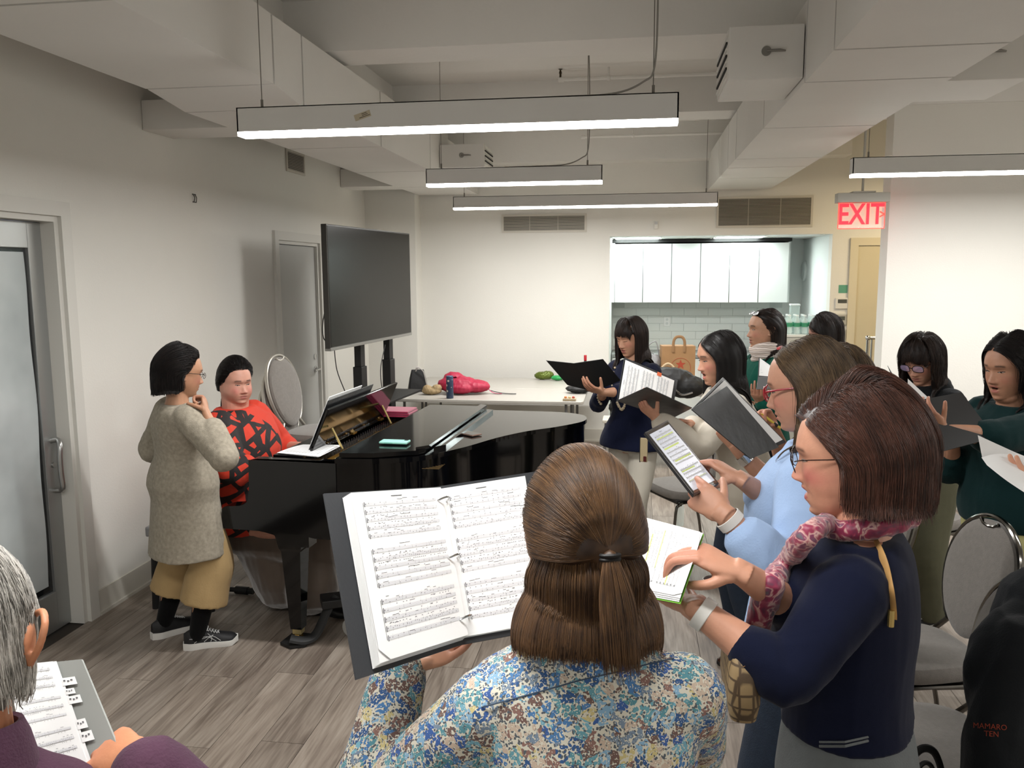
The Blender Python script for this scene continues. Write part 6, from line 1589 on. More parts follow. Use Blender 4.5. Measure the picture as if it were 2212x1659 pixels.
for k in 'RL': limb(mb, [b.J['kn'+k], b.J['kn'+k]*.5+b.J['an'+k]*.5, b.J['an'+k]+np.array([0, 0, -.005])], [.060, .054, .040])
b.add('socks', mb, cloth('black_sock', '#0c0c0d', .05))
b.shoes('runner', mat('black_mesh_shoe', '#131315', .6, noise_=.2, nscale=80), whiterub, mat('white_stripe', '#cfd0cf', .5), yaws={'L': 35, 'R': 62}, scale=1.08)
b.hair(h_black, 'back', n=8000, length=.22, vol=.030, seed=3, curl=.3, frontback=-.3, lock_r=.013, wav=.15, zcut=-.072, facey=.02, slope=.3)
b.glasses(mat('dark_frame', '#1a1718', .3, .4), lens_m, hw=.024, hh=.014, rim=.0010)

# 2 the pianist, seated
hp = D(511, 826, 4.72)
base = (D(540, 1100, 4.72)[0]-.03, D(540, 1100, 4.72)[1])
hl_, hr_ = D(640, 975, 4.75), D(665, 985, 4.45)
b = reg('pianist', Body('seated pianist in loose red top with black geometric pattern', base, 92, 1.62, hp, 128, 8, wide=1.42, deep=1.5, seat=.50, hscale=1.02, shw=.92,
    arms={'R': dict(wrist=D(600, 1000, 4.50), hint=(.9, -.2, -.9), fd=(1, .1, -.1), dn=(0, 0, 1), curl=(.4,)*4), 'L': dict(wrist=D(650, 962, 4.92), hint=(-.8, -.1, -1), fd=(1, -.1, -.1), dn=(0, 0, 1), curl=(.4,)*4)},
    skin='#c6927e', feet={'R': (-1.72, 4.25), 'L': (-1.80, 4.62)}))
b.body(eyes='half', mouth=0, fat=1.1, flush=.7, brow='#2a1d18', lips='#a8635c', neck_r=.060)
def ex(mb):
    for k, sg in (('R', 1), ('L', -1)):
        sh, el = b.J['sh'+k], b.J['el'+k]; mid = sh*.45+el*.55; lo = b.tl([sg*.16, .0, 1.0])[0]
        limb(mb, [sh-b.f*.0, mid*.75+lo*.25, lo], [.085, .10, .09])
        limb(mb, [el, (el+lo)/2, lo], [.065, .10, .10])
b.top('tunic', kimono_m, hem=.80, loose=.032, sleeve=1.25, flare=.04, belly=.05, fold=.008, fscale=11, arm=(.085, .082, .078, .066), extra=ex)
def sk(mb):
    pass
mb = MB(); mb.smooth = True
J = b.J; kf = (J['knR']+J['knL'])/2; hc = (J['hipR']+J['hipL'])/2
limb(mb, [hc+np.array([0, 0, .03]), (hc+kf)/2+np.array([0, 0, .01]), kf+b.f*.03], [(.25, .14), (.26, .14), (.25, .13)], 28)
limb(mb, [kf+np.array([-.02, 0, -.02]), kf+np.array([-.03, 0, -.22]), kf+np.array([-.03, -.02, -.36])], [(.12, .22), (.15, .24), (.17, .25)], 28)
limb(mb, [hc+np.array([.05, 0, -.05]), hc*.6+kf*.4+np.array([0, 0, -.2]), hc*.5+kf*.5+np.array([0, 0, -.36])], [(.16, .2), (.18, .2), (.16, .2)], 28)
me = rm(mb, .010, 4); v = getv(me); n_ = getn(me); setv(me, v+n_*(.011*folds(v-b.base, 22, (1, 1, .18)))[:, None]); sw(me)
b.add('skirt', me, mat('brown_velvet', '#54463a', .6, noise_=.15, nscale=9, sheen=1.0))
b.shoes('dress', mat('black_ballet_flat', '#0f0e0e', .4), mat('black_sole', '#0a0a0a', .7), yaws={'R': 95, 'L': 88})
mb = MB(); mb.smooth = True
for k in 'RL': limb(mb, [J['kn'+k]*.45+J['an'+k]*.55, J['an'+k]*.85+J['kn'+k]*.15], [.056, .048])
b.add('socks', mb, cloth('black_sock', ''))
b.hair(h_black, 'bun', tie=(0, -.112, -.035), n=12000, vol=.026, seed=4, tail_len=.10, lock_r=.012, hl=.0)

# 3 grey haired singer at the lower left corner
hp = D(-88, 1392, 1.06)
b = reg('elder', Body('grey-haired singer in plum fleece at the lower left corner, seen from behind', (hp[0]-.04, hp[1]-.16), -25, 1.60, hp, -18, 22, skin='#b87c5a',
    arms={'R': dict(shz=-.125, wrist=D(290, 1640, 1.12), hint=(1, -.3, -.6), fd=V(D(290, 1640, 1.12), D(215, 1615, 1.18)), dn=(.2, -.6, .8), curl=(.5,)*4), 'L': dict(shz=-.125, wrist=D(-60, 1800, 1.3), hint=(-1, 0, -1), fd=dirv(-10), dn=(0, 0, -1))}, shw=.84))
b.body(eyes='down', voxel=.0028, bigear=1.35, earout=2.0, neck_r=.066)
plum_m = cloth('plum_fleece', '#4c3242', .10, 40, .6, 250)
b.top('fleece', plum_m, hem=.80, loose=.022, sleeve=1.85, voxel=.007, fold=.004, arm=(.054, .052, .050, .046))
mb = MB(); mb.smooth = True
ring = []; c0 = b.neck+np.array([0, 0, .010]); 
for z_, r_ in ((-.03, .085), (.0, .077), (.035, .071), (.048, .073), (.050, .079), (.03, .086), (-.03, .098)):
    ring.append([(c0+b.r*r_*math.cos(a)+b.f*(r_*.95*math.sin(a))+np.array([0, 0, z_-.02*math.sin(a)])).tolist() for a in [2*math.pi*k/40 for k in range(40)]])
mb.loft(ring, cap=False); b.add('collar', mb, plum_m)
b.bottom('trousers', cloth('dark_trousers', '#26262a'))
b.shoes('dress', leather_m, mat('black_sole', ''))
b.hair(h_grey, 'long', n=16000, length=.11, vol=.014, seed=5, lock_r=.010, curl=.15, rad=.0006, voxel=.005, wav=.3, zcut=-.062, frontback=-.6, tuck=-.006, facey=-.01)

# 4 the woman in the floral shirt, front and centre, back of her head
hp = D(1256, 1162, 1.27)
wl = D(868, 1440, 1.42)
b = reg('floral', Body('woman in blue floral shirt seen from behind, brown hair tied half up', (hp[0]+.02, hp[1]-.10), -6, 1.60, hp, -16, 14, skin='#bb8a6e', shw=.98,
    arms={'L': dict(shz=-.045, wrist=wl, hint=(-.8, -.2, -1), fd=V(wl, D(965, 1398, 1.46)), dn=(.1, .3, -1), curl=(.15, .15, .2, .25), thumb=(.8, .2)), 'R': dict(shz=-.02, wrist=hp+np.array([.02, .32, -.36]), hint=(.75, -.1, -1), fd=dirv(-50), dn=(0, 0, 1))}))
b.body(eyes='down', voxel=.0028)
b.top('shirt', floral_m, hem=.78, loose=.020, sleeve=1.93, voxel=.0065, fold=.0055, fscale=15, arm=(.058, .050, .045, .040), flare=.05)
mb = MB(); mb.smooth = True; ring = []; c0 = b.neck+np.array([0, 0, .012])
for z_, r_ in ((-.02, .070), (.020, .064), (.040, .062), (.046, .066), (.030, .072), (-.010, .088), (-.012, .092)):
    ring.append([(c0+b.r*r_*math.cos(a)+b.f*(r_*math.sin(a))+np.array([0, 0, z_-.025*math.sin(a)])).tolist() for a in [2*math.pi*k/40 for k in range(40)]])
mb.loft(ring, cap=False); b.add('collar', mb, floral_m)
# back yoke seam
mb = MB(); T_ = b.top_seam = []
b.bottom('trousers', cloth('cream_trousers', '#b8b2a4'))
b.shoes('dress', leather_m, mat('black_sole', ''))
b.hair(h_brown, 'halfup', tie=(.012, -.124, -.018), n=42000, length=.26, vol=.020, seed=6, rad=.00036, voxel=.005, n_lock=420, tail_len=.10, lock_r=.011, curl=.06, zcut=-.145)
t_ = ap(b.Mh, np.array([.012, -.128, -.018]))[0]; mb = MB(); mb.smooth = True
for dz in (-.003, .003): mb.tube([(t_+b.hR[:, 0]*.013*math.cos(a)+b.hR[:, 1]*.011*math.sin(a)+np.array([0, 0, dz])).tolist() for a in [2*math.pi*k/16 for k in range(16)]], .003, 6, closed=True)
b.add('hair_tie', mb, mat('matte_black', ''))
def tail(b, T, n=5000, K=14):
    """the gathered tail below the tie: a solid core and its strands"""
    rg = np.random.default_rng(5); T = np.array(T); mb = MB(); mb.smooth = True; g = np.linspace(0, 1, 7)
    limb(mb, [ap(b.Mh, T+np.array([.002*i, -.004-.010*math.sin(i/6*2.2), -.128*i/6]))[0] for i in range(7)], [.011, .014, .017, .019, .019, .017, .012], 16)
    me = rm(mb, .004, 2); o = b.add('ponytail', me, h_brown)
    a = rg.random(n)*6.283; q = np.sqrt(rg.random(n))**.5; t = np.linspace(0, 1, K)[None, :]; w_ = .010+.016*np.sin(np.minimum(t*1.25, 1)*1.7)
    L_ = (.128+.012*rg.normal(size=n))[:, None]
    x = T[0]+.006*t+(np.cos(a)*q)[:, None]*w_; y = T[1]-.006-.012*np.sin(t*2.2)+(np.sin(a)*q)[:, None]*w_*.8; z = T[2]-L_*t+0*x
    S_ = np.stack([x, y, z], 2); pts = ap(b.Mh, S_.reshape(-1, 3))-b.base
    cu = bpy.data.hair_curves.new('hair_strands'); cu.add_curves([K]*n); cu.points.foreach_set('position', pts.astype(np.float32).ravel())
    at = cu.attributes.new('radius', 'FLOAT', 'POINT'); at.data.foreach_set('value', np.tile(.00036*(1-.6*np.linspace(0, 1, K)**3), n).astype(np.float32))
    ho = bpy.data.objects.new('hair_strands', cu); COL.objects.link(ho); cu.materials.append(h_brown); ho.parent = o; ho['kind'] = 'stuff'
tail(b, (.012, -.124, -.018))

# 5 woman in the navy sweater, right foreground
hp = D(1826, 984, 1.62)
wR, wL = D(1600, 1236, 1.47), D(1500, 1312, 1.50)
b = reg('navy', Body('woman in navy sweater and floral silk scarf with mahogany bob, right foreground', (hp[0]+.03, hp[1]+.02), -72, 1.60, hp, -77, 10, skin='#bf8c73', wide=1.12, deep=1.14,
    arms={'R': dict(wrist=wR, el=D(1745, 1335, 1.66), fd=V(wR, D(1528, 1204, 1.49)), dn=(.15, -.25, 1), curl=(.55, .6, .65, .7), thumb=(.35, .9), spread=.02), 'L': dict(wrist=wL, el=D(1702, 1462, 1.43), hint=(-.1, -1, -.45), fd=V(wL, D(1440, 1275, 1.68)), dn=(.0, .3, -.9), curl=(.15,)*4, thumb=(.0, .6))}))
b.body(eyes='half', mouth=.009, flush=.8, lips='#a24f55', brow='#5b4034', voxel=.0026, wrinkle=.25)
b.top('sweater', navy_m, hem=.985, loose=.020, asleeve={'L': 1.36, 'R': 1.40}, voxel=.0065, fold=.0055, fscale=13, arm=(.060, .052, .043, .038), zt=1.345, flare=-.05)
b.bottom('trousers', mat('grey_wool_trousers', '#5c6061', .8, noise_=.06, nscale=60, bump=.2, bscale=300), loose=.010, fold=.004, top=1.03)
b.shoes('dress', mat('black_ballet_flat', ''), mat('black_sole', ''))
b.hair(h_mahog, 'bob', n=48000, n_lock=520, length=.30, vol=.046, seed=7, rad=.00036, curl=.9, voxel=.005, lock_r=.016, part=-.02, frontback=-.6, tuck=-.02, hl=-.002, zcut=-.072, zjit=.010, wav=.05, facey=.020, frontvol=.42, slope=.2)
b.glasses(mat('dark_gold_frame', '#3a2c26', .25, .7), mat('tinted_lens', '#5a5560', .05, alpha=.30, spec=.6), hw=.027, hh=.019, rim=.0009, temple_r=.0012)

# 6 woman in the pale blue blouse with red glasses, holding the tablet
hp = D(1738, 836, 2.18)
wR, wL = D(1600, 1035, 2.12), D(1562, 1108, 1.92)
b = reg('blue', Body('woman in pale blue blouse and red glasses holding a tablet', (hp[0]+.02, hp[1]+.02), -72, 1.64, hp, -72, 14, skin='#b98a72',
    arms={'R': dict(wrist=wR, el=D(1738, 1135, 2.30), fd=V(wR, D(1540, 1000, 2.16)), dn=(.5, -.1, .8), curl=(.6, .7, .8, .8), thumb=(.9, .4)), 'L': dict(wrist=wL, hint=(-.5, -.3, -1), fd=V(wL, D(1500, 1062, 1.98)), dn=(-.2, -.8, .3), curl=(.55, .7, .8, .85), thumb=(.3, .2), spread=.02)}))
b.body(eyes='half', mouth=0, flush=.4, brow='#5b4034', wrinkle=.5, voxel=.003)
blue_m = cloth('pale_blue_cotton', '#9db6da', .04, 12, .3, 200, .8)
b.top('blouse', blue_m, hem=.84, loose=.034, sleeve=1.62, voxel=.007, fold=.0065, fscale=16, arm=(.060, .055, .055, .044), flare=.03)
b.bottom('jeans', mat('dark_denim', '#1b2737', .85, noise_=.15, nscale=50, bump=.3, bscale=300), loose=.008)
b.shoes('dress', leather_m, mat('black_sole', ''))
b.hair(h_ash, 'long', n=16000, length=.30, vol=.022, seed=8, rad=.0005, curl=.15, frontback=-.5, hl=.01, part=.0, wav=.1, zcut=-.15)
b.glasses(mat('red_frame', '#8f1a26', .25), lens_m, hw=.027, hh=.019, rim=.0019, temple_r=.0024)
c_ = ap(b.Mh, np.array([.03, .045, .112]))[0]; mb = MB(); mb.M = Matrix(M4(b.hR, c_).tolist()); mb.box((-.022, -.005, -.003), (.022, .005, .004), .002)
b.add('hair_clip', mb, mat('red_white_clip', '#b5484a', .4, noise_=.5, nscale=120))

# 7 woman hidden behind her, holding the propped black folder and a pen
hp = D(1806, 828, 2.95)
wL, wR = D(1592, 968, 2.78), D(1668, 925, 2.95)
b = reg('folder', Body('woman with ash-brown hair hidden behind the red-glasses singer, silver cuff on wrist', (hp[0]+.02, hp[1]+.02), -76, 1.60, hp, -66, 18, skin='#b5846a',
    arms={'L': dict(wrist=wL, hint=(-.3, -.3, -1), fd=V(wL, D(1560, 922, 2.80)), dn=(-.5, -.8, -.2), curl=(.7, .75, .8, .85), thumb=(.1, .1), spread=.02), 'R': dict(wrist=wR, hint=(.4, -.2, -1), fd=V(wR, D(1648, 895, 2.92)), dn=(-.1, .3, .8), curl=(.8, .9, 1, 1), thumb=(.6, .4))}))
b.body(eyes='down')
b.top('cardigan', cloth('black_knit', '#121213', .05), hem=.82, loose=.022, sleeve=1.18, arm=(.062, .058, .055, .052))
b.bottom('trousers', mat('dark_denim', ''))
b.shoes('dress', leather_m, mat('black_sole', ''))
b.hair(h_ash, 'long', n=8000, length=.26, vol=.026, seed=9, curl=.25, zcut=-.15)
mb = MB(); mb.smooth = True; el, wr = b.J['elL'], b.J['wrL']; c_ = wr*.82+el*.18; ax_ = nrm(wr-el); u_ = nrm(np.cross(ax_, [0, 0, 1])); v_ = np.cross(ax_, u_)
mb.loft([[(c_+ax_*y+u_*r_*math.cos(a)+v_*r_*.92*math.sin(a)).tolist() for a in [2*math.pi*k/24 for k in range(24)]] for y, r_ in ((-.016, .030), (-.015, .034), (0, .035), (.015, .034), (.016, .030))], cap=False)
b.add('silver_cuff', mb, chrome_m)

# 8 woman with long black hair and cream blouse
hp = D(1550, 773, 3.85)
wL, wR = D(1418, 905, 3.62), D(1492, 915, 3.72)
b = reg('cream', Body('woman with long black hair in cream blouse with an open black folder', (.56, 4.05), -95, 1.58, hp, -108, 12, skin='#b5866d',
    arms={'L': dict(wrist=wL, hint=(-.3, -.3, -1), fd=V(wL, D(1398, 885, 3.62)), dn=(-.1, -.5, -.8), curl=(.5,)*4, thumb=(.3, .1)), 'R': dict(wrist=wR, hint=(.4, -.2, -1), fd=V(wR, D(1455, 908, 3.68)), dn=(0, .2, .9), curl=(.5,)*4)}, feet={'L': (.62, 3.90), 'R': (.56, 4.30)}))
b.body(eyes='half', mouth=.011, flush=.45, lips='#a8554f', brow='#1c1512')
b.top('blouse', mat('cream_chiffon', '#b9b1a3', .6, noise_=.04, spec=.3), hem=.70, loose=.034, sleeve=1.85, flare=.06, fold=.007, fscale=13, arm=(.052, .044, .042, .036))
b.bottom('jeans', mat('dark_denim', ''), loose=.010)
b.shoes('dress', leather_m, mat('black_sole', ''), yaws={'L': -80, 'R': -78}, scale=1.08)
b.hair(h_black, 'long', n=12000, length=.46, vol=.020, seed=10, curl=.05, frontback=-.15, part=.01, rad=.0006)

# 9 woman with fringe in navy peplum top and white trousers
hp = D(1361, 727, 5.1)
wL = D(1300, 848, 4.72); wR = D(1325, 848, 4.8)
b = reg('peplum', Body('woman with a fringe in navy peplum top and white trousers reading a black folder', (hp[0]+.03, hp[1]+.03), -140, 1.57, hp, -136, 18, skin='#b78a6f',
    arms={'L': dict(wrist=wL, hint=(-.6, -.4, -.9), fd=V(wL, D(1262, 832, 4.66)), dn=(0, -.4, -.8), curl=(.3,)*4, thumb=(.4, .1), spread=.02), 'R': dict(wrist=D(1305, 846, 4.95), hint=(.7, -.2, -.9), fd=(-1, -.2, .1), dn=(0, 0, -1))}))
b.body(eyes='down', mouth=.003, brow='#241a16')
b.top('peplum_top', cloth('dark_navy_cloth', '#10152b', .05, 20, .2), hem=.83, loose=.014, sleeve=1.45, flare=.30, fold=.005, arm=(.056, .052, .050, .048))
b.bottom('trousers', cloth('white_cotton', '#c5bfb2', .03, 14, .2), loose=.006, leg=(.086, .074, .056, .048))
b.shoes('dress', mat('black_ballet_flat', ''), mat('black_sole', ''))
b.hair(h_dark, 'long', n=10000, length=.36, vol=.017, seed=11, bangs=.062, curl=.05, rad=.0007, part=.004, sweep=.15)
mb = MB(); rr_ = random.Random(2); c0 = b.neck; tpo = [o_ for o_ in b.root.children if o_.name.startswith('peplum')][0]; bvq = BVHTree.FromPolygons([tuple(x+b.base) for x in getv(tpo.data)], [tuple(pp.vertices) for pp in tpo.data.polygons])
for i in range(46):
    t = i/45; a = -1+2*t; q0 = b.tl([a*.085, .40, 1.335-.27*math.cos(a*math.pi/2)**.8])[0]; h_ = bvq.ray_cast(Vector(q0), Vector(-b.f)); q = np.array(h_[0])+b.f*.004 if h_[0] else b.tl([a*.085, .08, 1.335])[0]; mb.sphere(q, rr_.choice([.006, .009, .0075]), 8, 6)
b.add('bead_necklace', mb, mat('pearl_beads', '#b9a98f', .3, noise_=.4, nscale=60))['kind'] = 'stuff'

# 10 woman in green with scarf
hp = D(1650, 712, 4.95)
wL, wR = D(1640, 868, 4.72), D(1625, 870, 4.9)
b = reg('green', Body('woman in dark green cardigan and striped scarf with sunglasses on her head', (hp[0]+.02, hp[1]+.02), -110, 1.60, hp, -103, 2, skin='#b0856b',
    arms={'L': dict(wrist=wL, hint=(-.4, -.4, -1), fd=V(wL, D(1635, 850, 4.66)), dn=(-.2, -.5, -.6)), 'R': dict(wrist=wR, hint=(.5, -.3, -1), fd=(-1, -.2, .1), dn=(0, 0, -1))}, feet={'L': (.62, 4.95), 'R': (.80, 5.1)}))
b.body(eyes='half', mouth=.004, brow='#241a16', lips='#94504c')
b.top('cardigan', cloth('bottle_green_knit', '#0f4a3d', .05, 20, .25), hem=.80, loose=.020, sleeve=1.85, arm=(.060, .055, .050, .046))
b.bottom('trousers', cloth('black_trousers', '#131316'))
b.shoes('sneaker', mat('brown_suede', '#3c2c28', .7), whiterub, whiterub, yaws={'L': -75, 'R': -80})
b.hair(h_dark, 'long', n=9000, length=.33, vol=.016, seed=12, frontback=-.9, curl=.05, part=.0, rad=.0007, pull=(0, -.5, 0))
mb = MB(); mb.smooth = True
for i, (r_, z_) in enumerate(((.078, -.01), (.083, .015), (.076, .035), (.070, -.04))):
    mb.tube([(b.neck+b.r*r_*math.cos(a)+b.f*(.01+r_*math.sin(a))+np.array([0, 0, z_+.02+.010*math.sin(a*2+i)])).tolist() for a in [2*math.pi*k/30 for k in range(30)]], (.022), 10, closed=True)
b.add('scarf', rm(mb, .006, 2), stripe_m)
mb = MB(); mb.smooth = True
for sx in (-1, 1):
    q = ap(b.Mh, np.array([sx*.033, .060, .100]))[0]; mb.tube([(q+b.hR[:, 0]*.024*math.cos(a)+(b.hR[:, 1]*.5-b.hR[:, 2]*.4)*.022*math.sin(a)).tolist() for a in [2*math.pi*k/18 for k in range(18)]], .003, 6, closed=True)
    mb.add([(q+b.hR[:, 0]*.024*math.cos(a)+(b.hR[:, 1]*.5-b.hR[:, 2]*.4)*.022*math.sin(a)).tolist() for a in [2*math.pi*k/18 for k in range(18)]], [tuple(range(18))])
b.add('sunglasses', mb, mat('pale_sunglass', '#c9ccd0', .15, .6))

# 11 young woman at the back by the thermostats
hp = D(1781, 719, 5.15)
b = reg('young', Body('young woman in white top with straight brown hair at the back beside the wall controls', (hp[0]+.02, hp[1]+.02), -105, 1.60, hp, -108, 22, skin='#c08c7a',
    arms={'L': dict(wrist=hp+np.array([-.12, -.16, -.42]), hint=(-.4, -.4, -1), fd=(-1, 0, .1), dn=(0, 0, -1)), 'R': dict(wrist=hp+np.array([-.12, .16, -.42]), hint=(.5, -.3, -1), fd=(-1, 0, .1), dn=(0, 0, -1))}))
b.body(eyes='down', mouth=0, flush=.8, brow='#3c2a20')
b.top('sweatshirt', cloth('off_white_jersey', '#b9b3a6', .03), hem=.80, loose=.02, sleeve=1.85)
b.bottom('trousers', cloth('black_trousers', ''))
b.shoes('sneaker', whiterub, whiterub, whiterub)
b.hair(h_dark, 'long', n=8000, length=.30, vol=.013, seed=13, frontback=-.2, curl=.03, rad=.0007, part=.03)

# 12 woman in black hoodie and olive trousers
hp = D(1992, 777, 4.3)
b = reg('hoodie', Body('woman with glasses in black hooded top and olive cargo trousers by the white wall', (hp[0]+.05, hp[1]+.03), -128, 1.57, hp, -132, 26, skin='#b58871',
    arms={'L': dict(wrist=D(1990, 915, 4.0), hint=(-.6, -.3, -1), fd=(-1, -.1, .2), dn=(0, 0, -1)), 'R': dict(wrist=D(1965, 905, 4.2), hint=(.6, -.3, -1), fd=(-1, -.2, .2), dn=(0, 0, -1))}, hscale=1.06))
b.body(eyes='down', mouth=0, brow='#241a16', lips='#a0625c')
hood_m = cloth('black_fleece', '#121416', .08, 20, .4, 200)
b.top('hoodie', hood_m, hem=.84, loose=.030, sleeve=1.9, fold=.006, arm=(.066, .062, .060, .050))
mb = MB(); mb.smooth = True
for r_, z_, t_ in ((.085, .02, .030), (.10, -.005, .028)):
    mb.tube([(b.neck-b.f*.02+b.r*r_*math.cos(a)+b.f*(r_*.9*math.sin(a))+np.array([0, 0, z_-.025*math.sin(a)])).tolist() for a in [2*math.pi*k/30 for k in range(30)]], t_, 10, closed=True)
b.add('hood', rm(mb, .007, 3), hood_m)
b.bottom('cargo_trousers', cloth('olive_cotton', '#565544', .06, 20, .3), loose=.018, leg=(.09, .084, .078, .074), fold=.006)
b.shoes('sneaker', mat('black_canvas', '#1a1a1b', .7), whiterub, whiterub, yaws={'L': -120, 'R': -118})
b.hair(h_dark, 'long', n=10000, length=.25, vol=.021, seed=14, bangs=.068, curl=.15, rad=.0007, wav=.15, sweep=-.5)
b.glasses(mat('dark_frame', ''), mat('reflecting_lens', '#b9a9d0', .05, alpha=.45, spec=.6), hw=.026, hh=.018, rim=.0018)

# 13 woman in dark green sweatshirt and pale yellow trousers
hp = D(2180, 794, 3.45)
wL = D(2018, 925, 3.2)
b = reg('teal', Body('woman in dark teal sweatshirt and pale yellow trousers holding a black folder at the right', (hp[0]+.04, hp[1]+.03), -112, 1.60, hp, -117, 12, skin='#ae8066', wide=1.12, deep=1.1,
    arms={'L': dict(wrist=wL, hint=(-.5, -.5, -1), fd=V(wL, D(1985, 893, 3.18)), dn=(-.3, -.75, -.3), curl=(.6,)*4, thumb=(.2, .1), spread=.02), 'R': dict(wrist=D(2060, 930, 3.5), hint=(.5, -.3, -1), fd=(-1, -.2, .2), dn=(0, 0, -1))}, hscale=1.08, feet={'L': (1.70, 3.68), 'R': (1.78, 4.02)}))
b.body(eyes='half', mouth=.009, flush=.25, brow='#241a16', lips='#a05a52', fat=.25)
b.top('sweatshirt', cloth('dark_teal_fleece', '#0d2829', .06, 20, .3), hem=.82, loose=.030, sleeve=1.0, asleeve={'L': 1.12, 'R': 1.12}, fold=.006, fscale=12, arm=(.064, .060, .060, .058), belly=.02)
b.bottom('trousers', cloth('pale_yellow_cotton', '#b5b17c', .03, 14, .2), hem=.14, loose=.008, leg=(.096, .088, .068, .058), fold=.005)
mb = MB(); mb.smooth = True
for k in 'RL': limb(mb, [b.J['kn'+k]*.4+b.J['an'+k]*.6, b.J['an'+k]], [.046, .042])
b.add('socks', mb, cloth('grey_sock', '#3a3a3f'))
b.shoes('sneaker', mat('white_canvas', '#cbc8c0', .6), whiterub, whiterub, yaws={'L': -110, 'R': -108})
b.hair(h_black, 'long', n=12000, length=.215, vol=.024, seed=15, curl=.45, rad=.0006, part=.01, frontback=-.4)

# 14 singer just outside the right edge: her tweed skirt and her sheets are in the picture
hp = D(2400, 850, 2.35)
wl14 = D(2300, 1050, 2.22)
b = reg('edge', Body('singer at the right edge in black and white tweed skirt, mostly out of the picture', (hp[0]+.0, hp[1]+.0), -100, 1.60, hp, -105, 15, wide=1.05,
    arms={'L': dict(wrist=wl14, hint=(-.4, -.4, -1), fd=(-1, .1, .2), dn=(0, -.3, -.9)), 'R': dict(wrist=D(2340, 1050, 2.45), hint=(.5, -.3, -1), fd=(-1, .1, .2), dn=(0, -.3, -.9))}))
b.body(eyes='down')
b.top('jumper', cloth('black_knit', ''), hem=.86, sleeve=1.85, loose=.02)
mb = MB(); mb.smooth = True; mb.loft(b.rings(torso_rings(.80, 1.0, .014, b.sc, 1.05, 1)))
mb.loft([b.tl([(.20*math.cos(a)*k_, .155*math.sin(a)*k_, z_) for a in [2*math.pi*j/32 for j in range(32)]]).tolist() for z_, k_ in ((.92, .86), (.80, 1.0), (.65, 1.08), (.50, 1.12))])
b.add('skirt', rm(mb, .01, 2), tweed_m)
b.shoes('dress', mat('black_ballet_flat', ''), mat('black_sole', ''))
b.hair(h_dark, 'long', n=3000, length=.3)
for fn in LATER: fn()
ORIENT = {}
def folder(label, pxA, d0, w_, h_, name='music_folder', cat='folder', cover=folder_m, pages=None, th=.0035, spine_first=True, margin=.012):
    """open folder: pxA = [far panel TL, TR, BR, BL] ; returns corner points"""
    e = [(0, 1, w_), (1, 2, h_), (2, 3, w_), (3, 0, h_)]
    return solve_depths(pxA, e, d0)
# --- A: the ring binder of the floral woman: six corners
px = [(700, 1066), (938, 1052), (1160, 1018), (1215, 1352), (1000, 1392), (770, 1468)]
BW_, BH_ = .262, .300
pt = solve_depths(px, [(0, 5, BH_), (1, 4, BH_), (2, 3, BH_), (0, 1, BW_), (1, 2, BW_), (5, 4, BW_), (4, 3, BW_)], [1.38, 1.55, 1.62, 1.55, 1.48, 1.30])
c = sum(pt)/6
t = thing_at('ring_binder', c, 'large open charcoal ring binder of printed music held by the floral shirt woman', 'binder')
qL = flat([pt[0], pt[1], pt[4], pt[5]], (1, 2)); qR = flat([pt[1], pt[2], pt[3], pt[4]], (0, 3))
def towards_cam(q): n = nrm(np.cross(q[1]-q[0], q[3]-q[0])); return 1 if n@(CAM-q[0]) > 0 else -1
for nm, q in (('cover', qL), ('cover', qR)):
    s = towards_cam(q); mb = MB(); plate(mb, q, -.003*s, 0); mb.build(nm, binder_m, t)
pages = []
for i, (q, (u0, v0, u1, v1)) in enumerate(((qL, (.155, .028, .998, .962)), (qR, (.002, .028, .84, .965)))):
    s = towards_cam(q)
    for k in range(7 if i == 0 else 3):
        j = (7-k)*.0035 if i == 0 else (3-k)*.002
        qq = [bil(q, u, v, s*(.002+.0022*k)) for u, v in ((u0-j if i == 0 else u0, v0+j*.3), (u1+(j if i else 0), v0+j*.3), (u1+(j if i else 0), v1+j*.6), (u0-j if i == 0 else u0, v1+j*.6))]
        mb = MB()
        if k == (6 if i == 0 else 2) and i == 0:   # clipped corner
            a = qq; cut1 = a[3]*.9+a[2]*.1; cut2 = a[3]*.93+a[0]*.07; mb.add([p.tolist() for p in (a[0], a[1], a[2], cut1, cut2)], [(0, 1, 2, 3, 4)])
        else: mb.add([p.tolist() for p in qq], [(0, 1, 2, 3)])
        o = mb.build('page', paper_m, t)
        if k == (6 if i == 0 else 2): music(qq, o, seed=5+i, systems=3, staves=5, off=.0006*s)
mb = MB(); mb.smooth = True
for f_ in (.12, .50, .87):
    m_ = pt[1]*(1-f_)+pt[4]*f_; s = towards_cam(qL); nL = nrm(np.cross(qL[1]-qL[0], qL[3]-qL[0]))*s; nR = nrm(np.cross(qR[1]-qR[0], qR[3]-qR[0]))*s; a = m_+nrm(pt[0]-pt[1])*.016+nL*.016; b_ = m_+nrm(pt[2]-pt[1])*.016+nR*.008
    mb2 = MB(); mb2.smooth = True; mb2.tube(catmull([a-nL*.012, a+nL*.002, (a+b_)/2+(nL+nR)*.008, b_+nR*.002, b_-nR*.008], 5), .0018, 8); mb2.build('ring', chrome_m, t)
rebase(t)
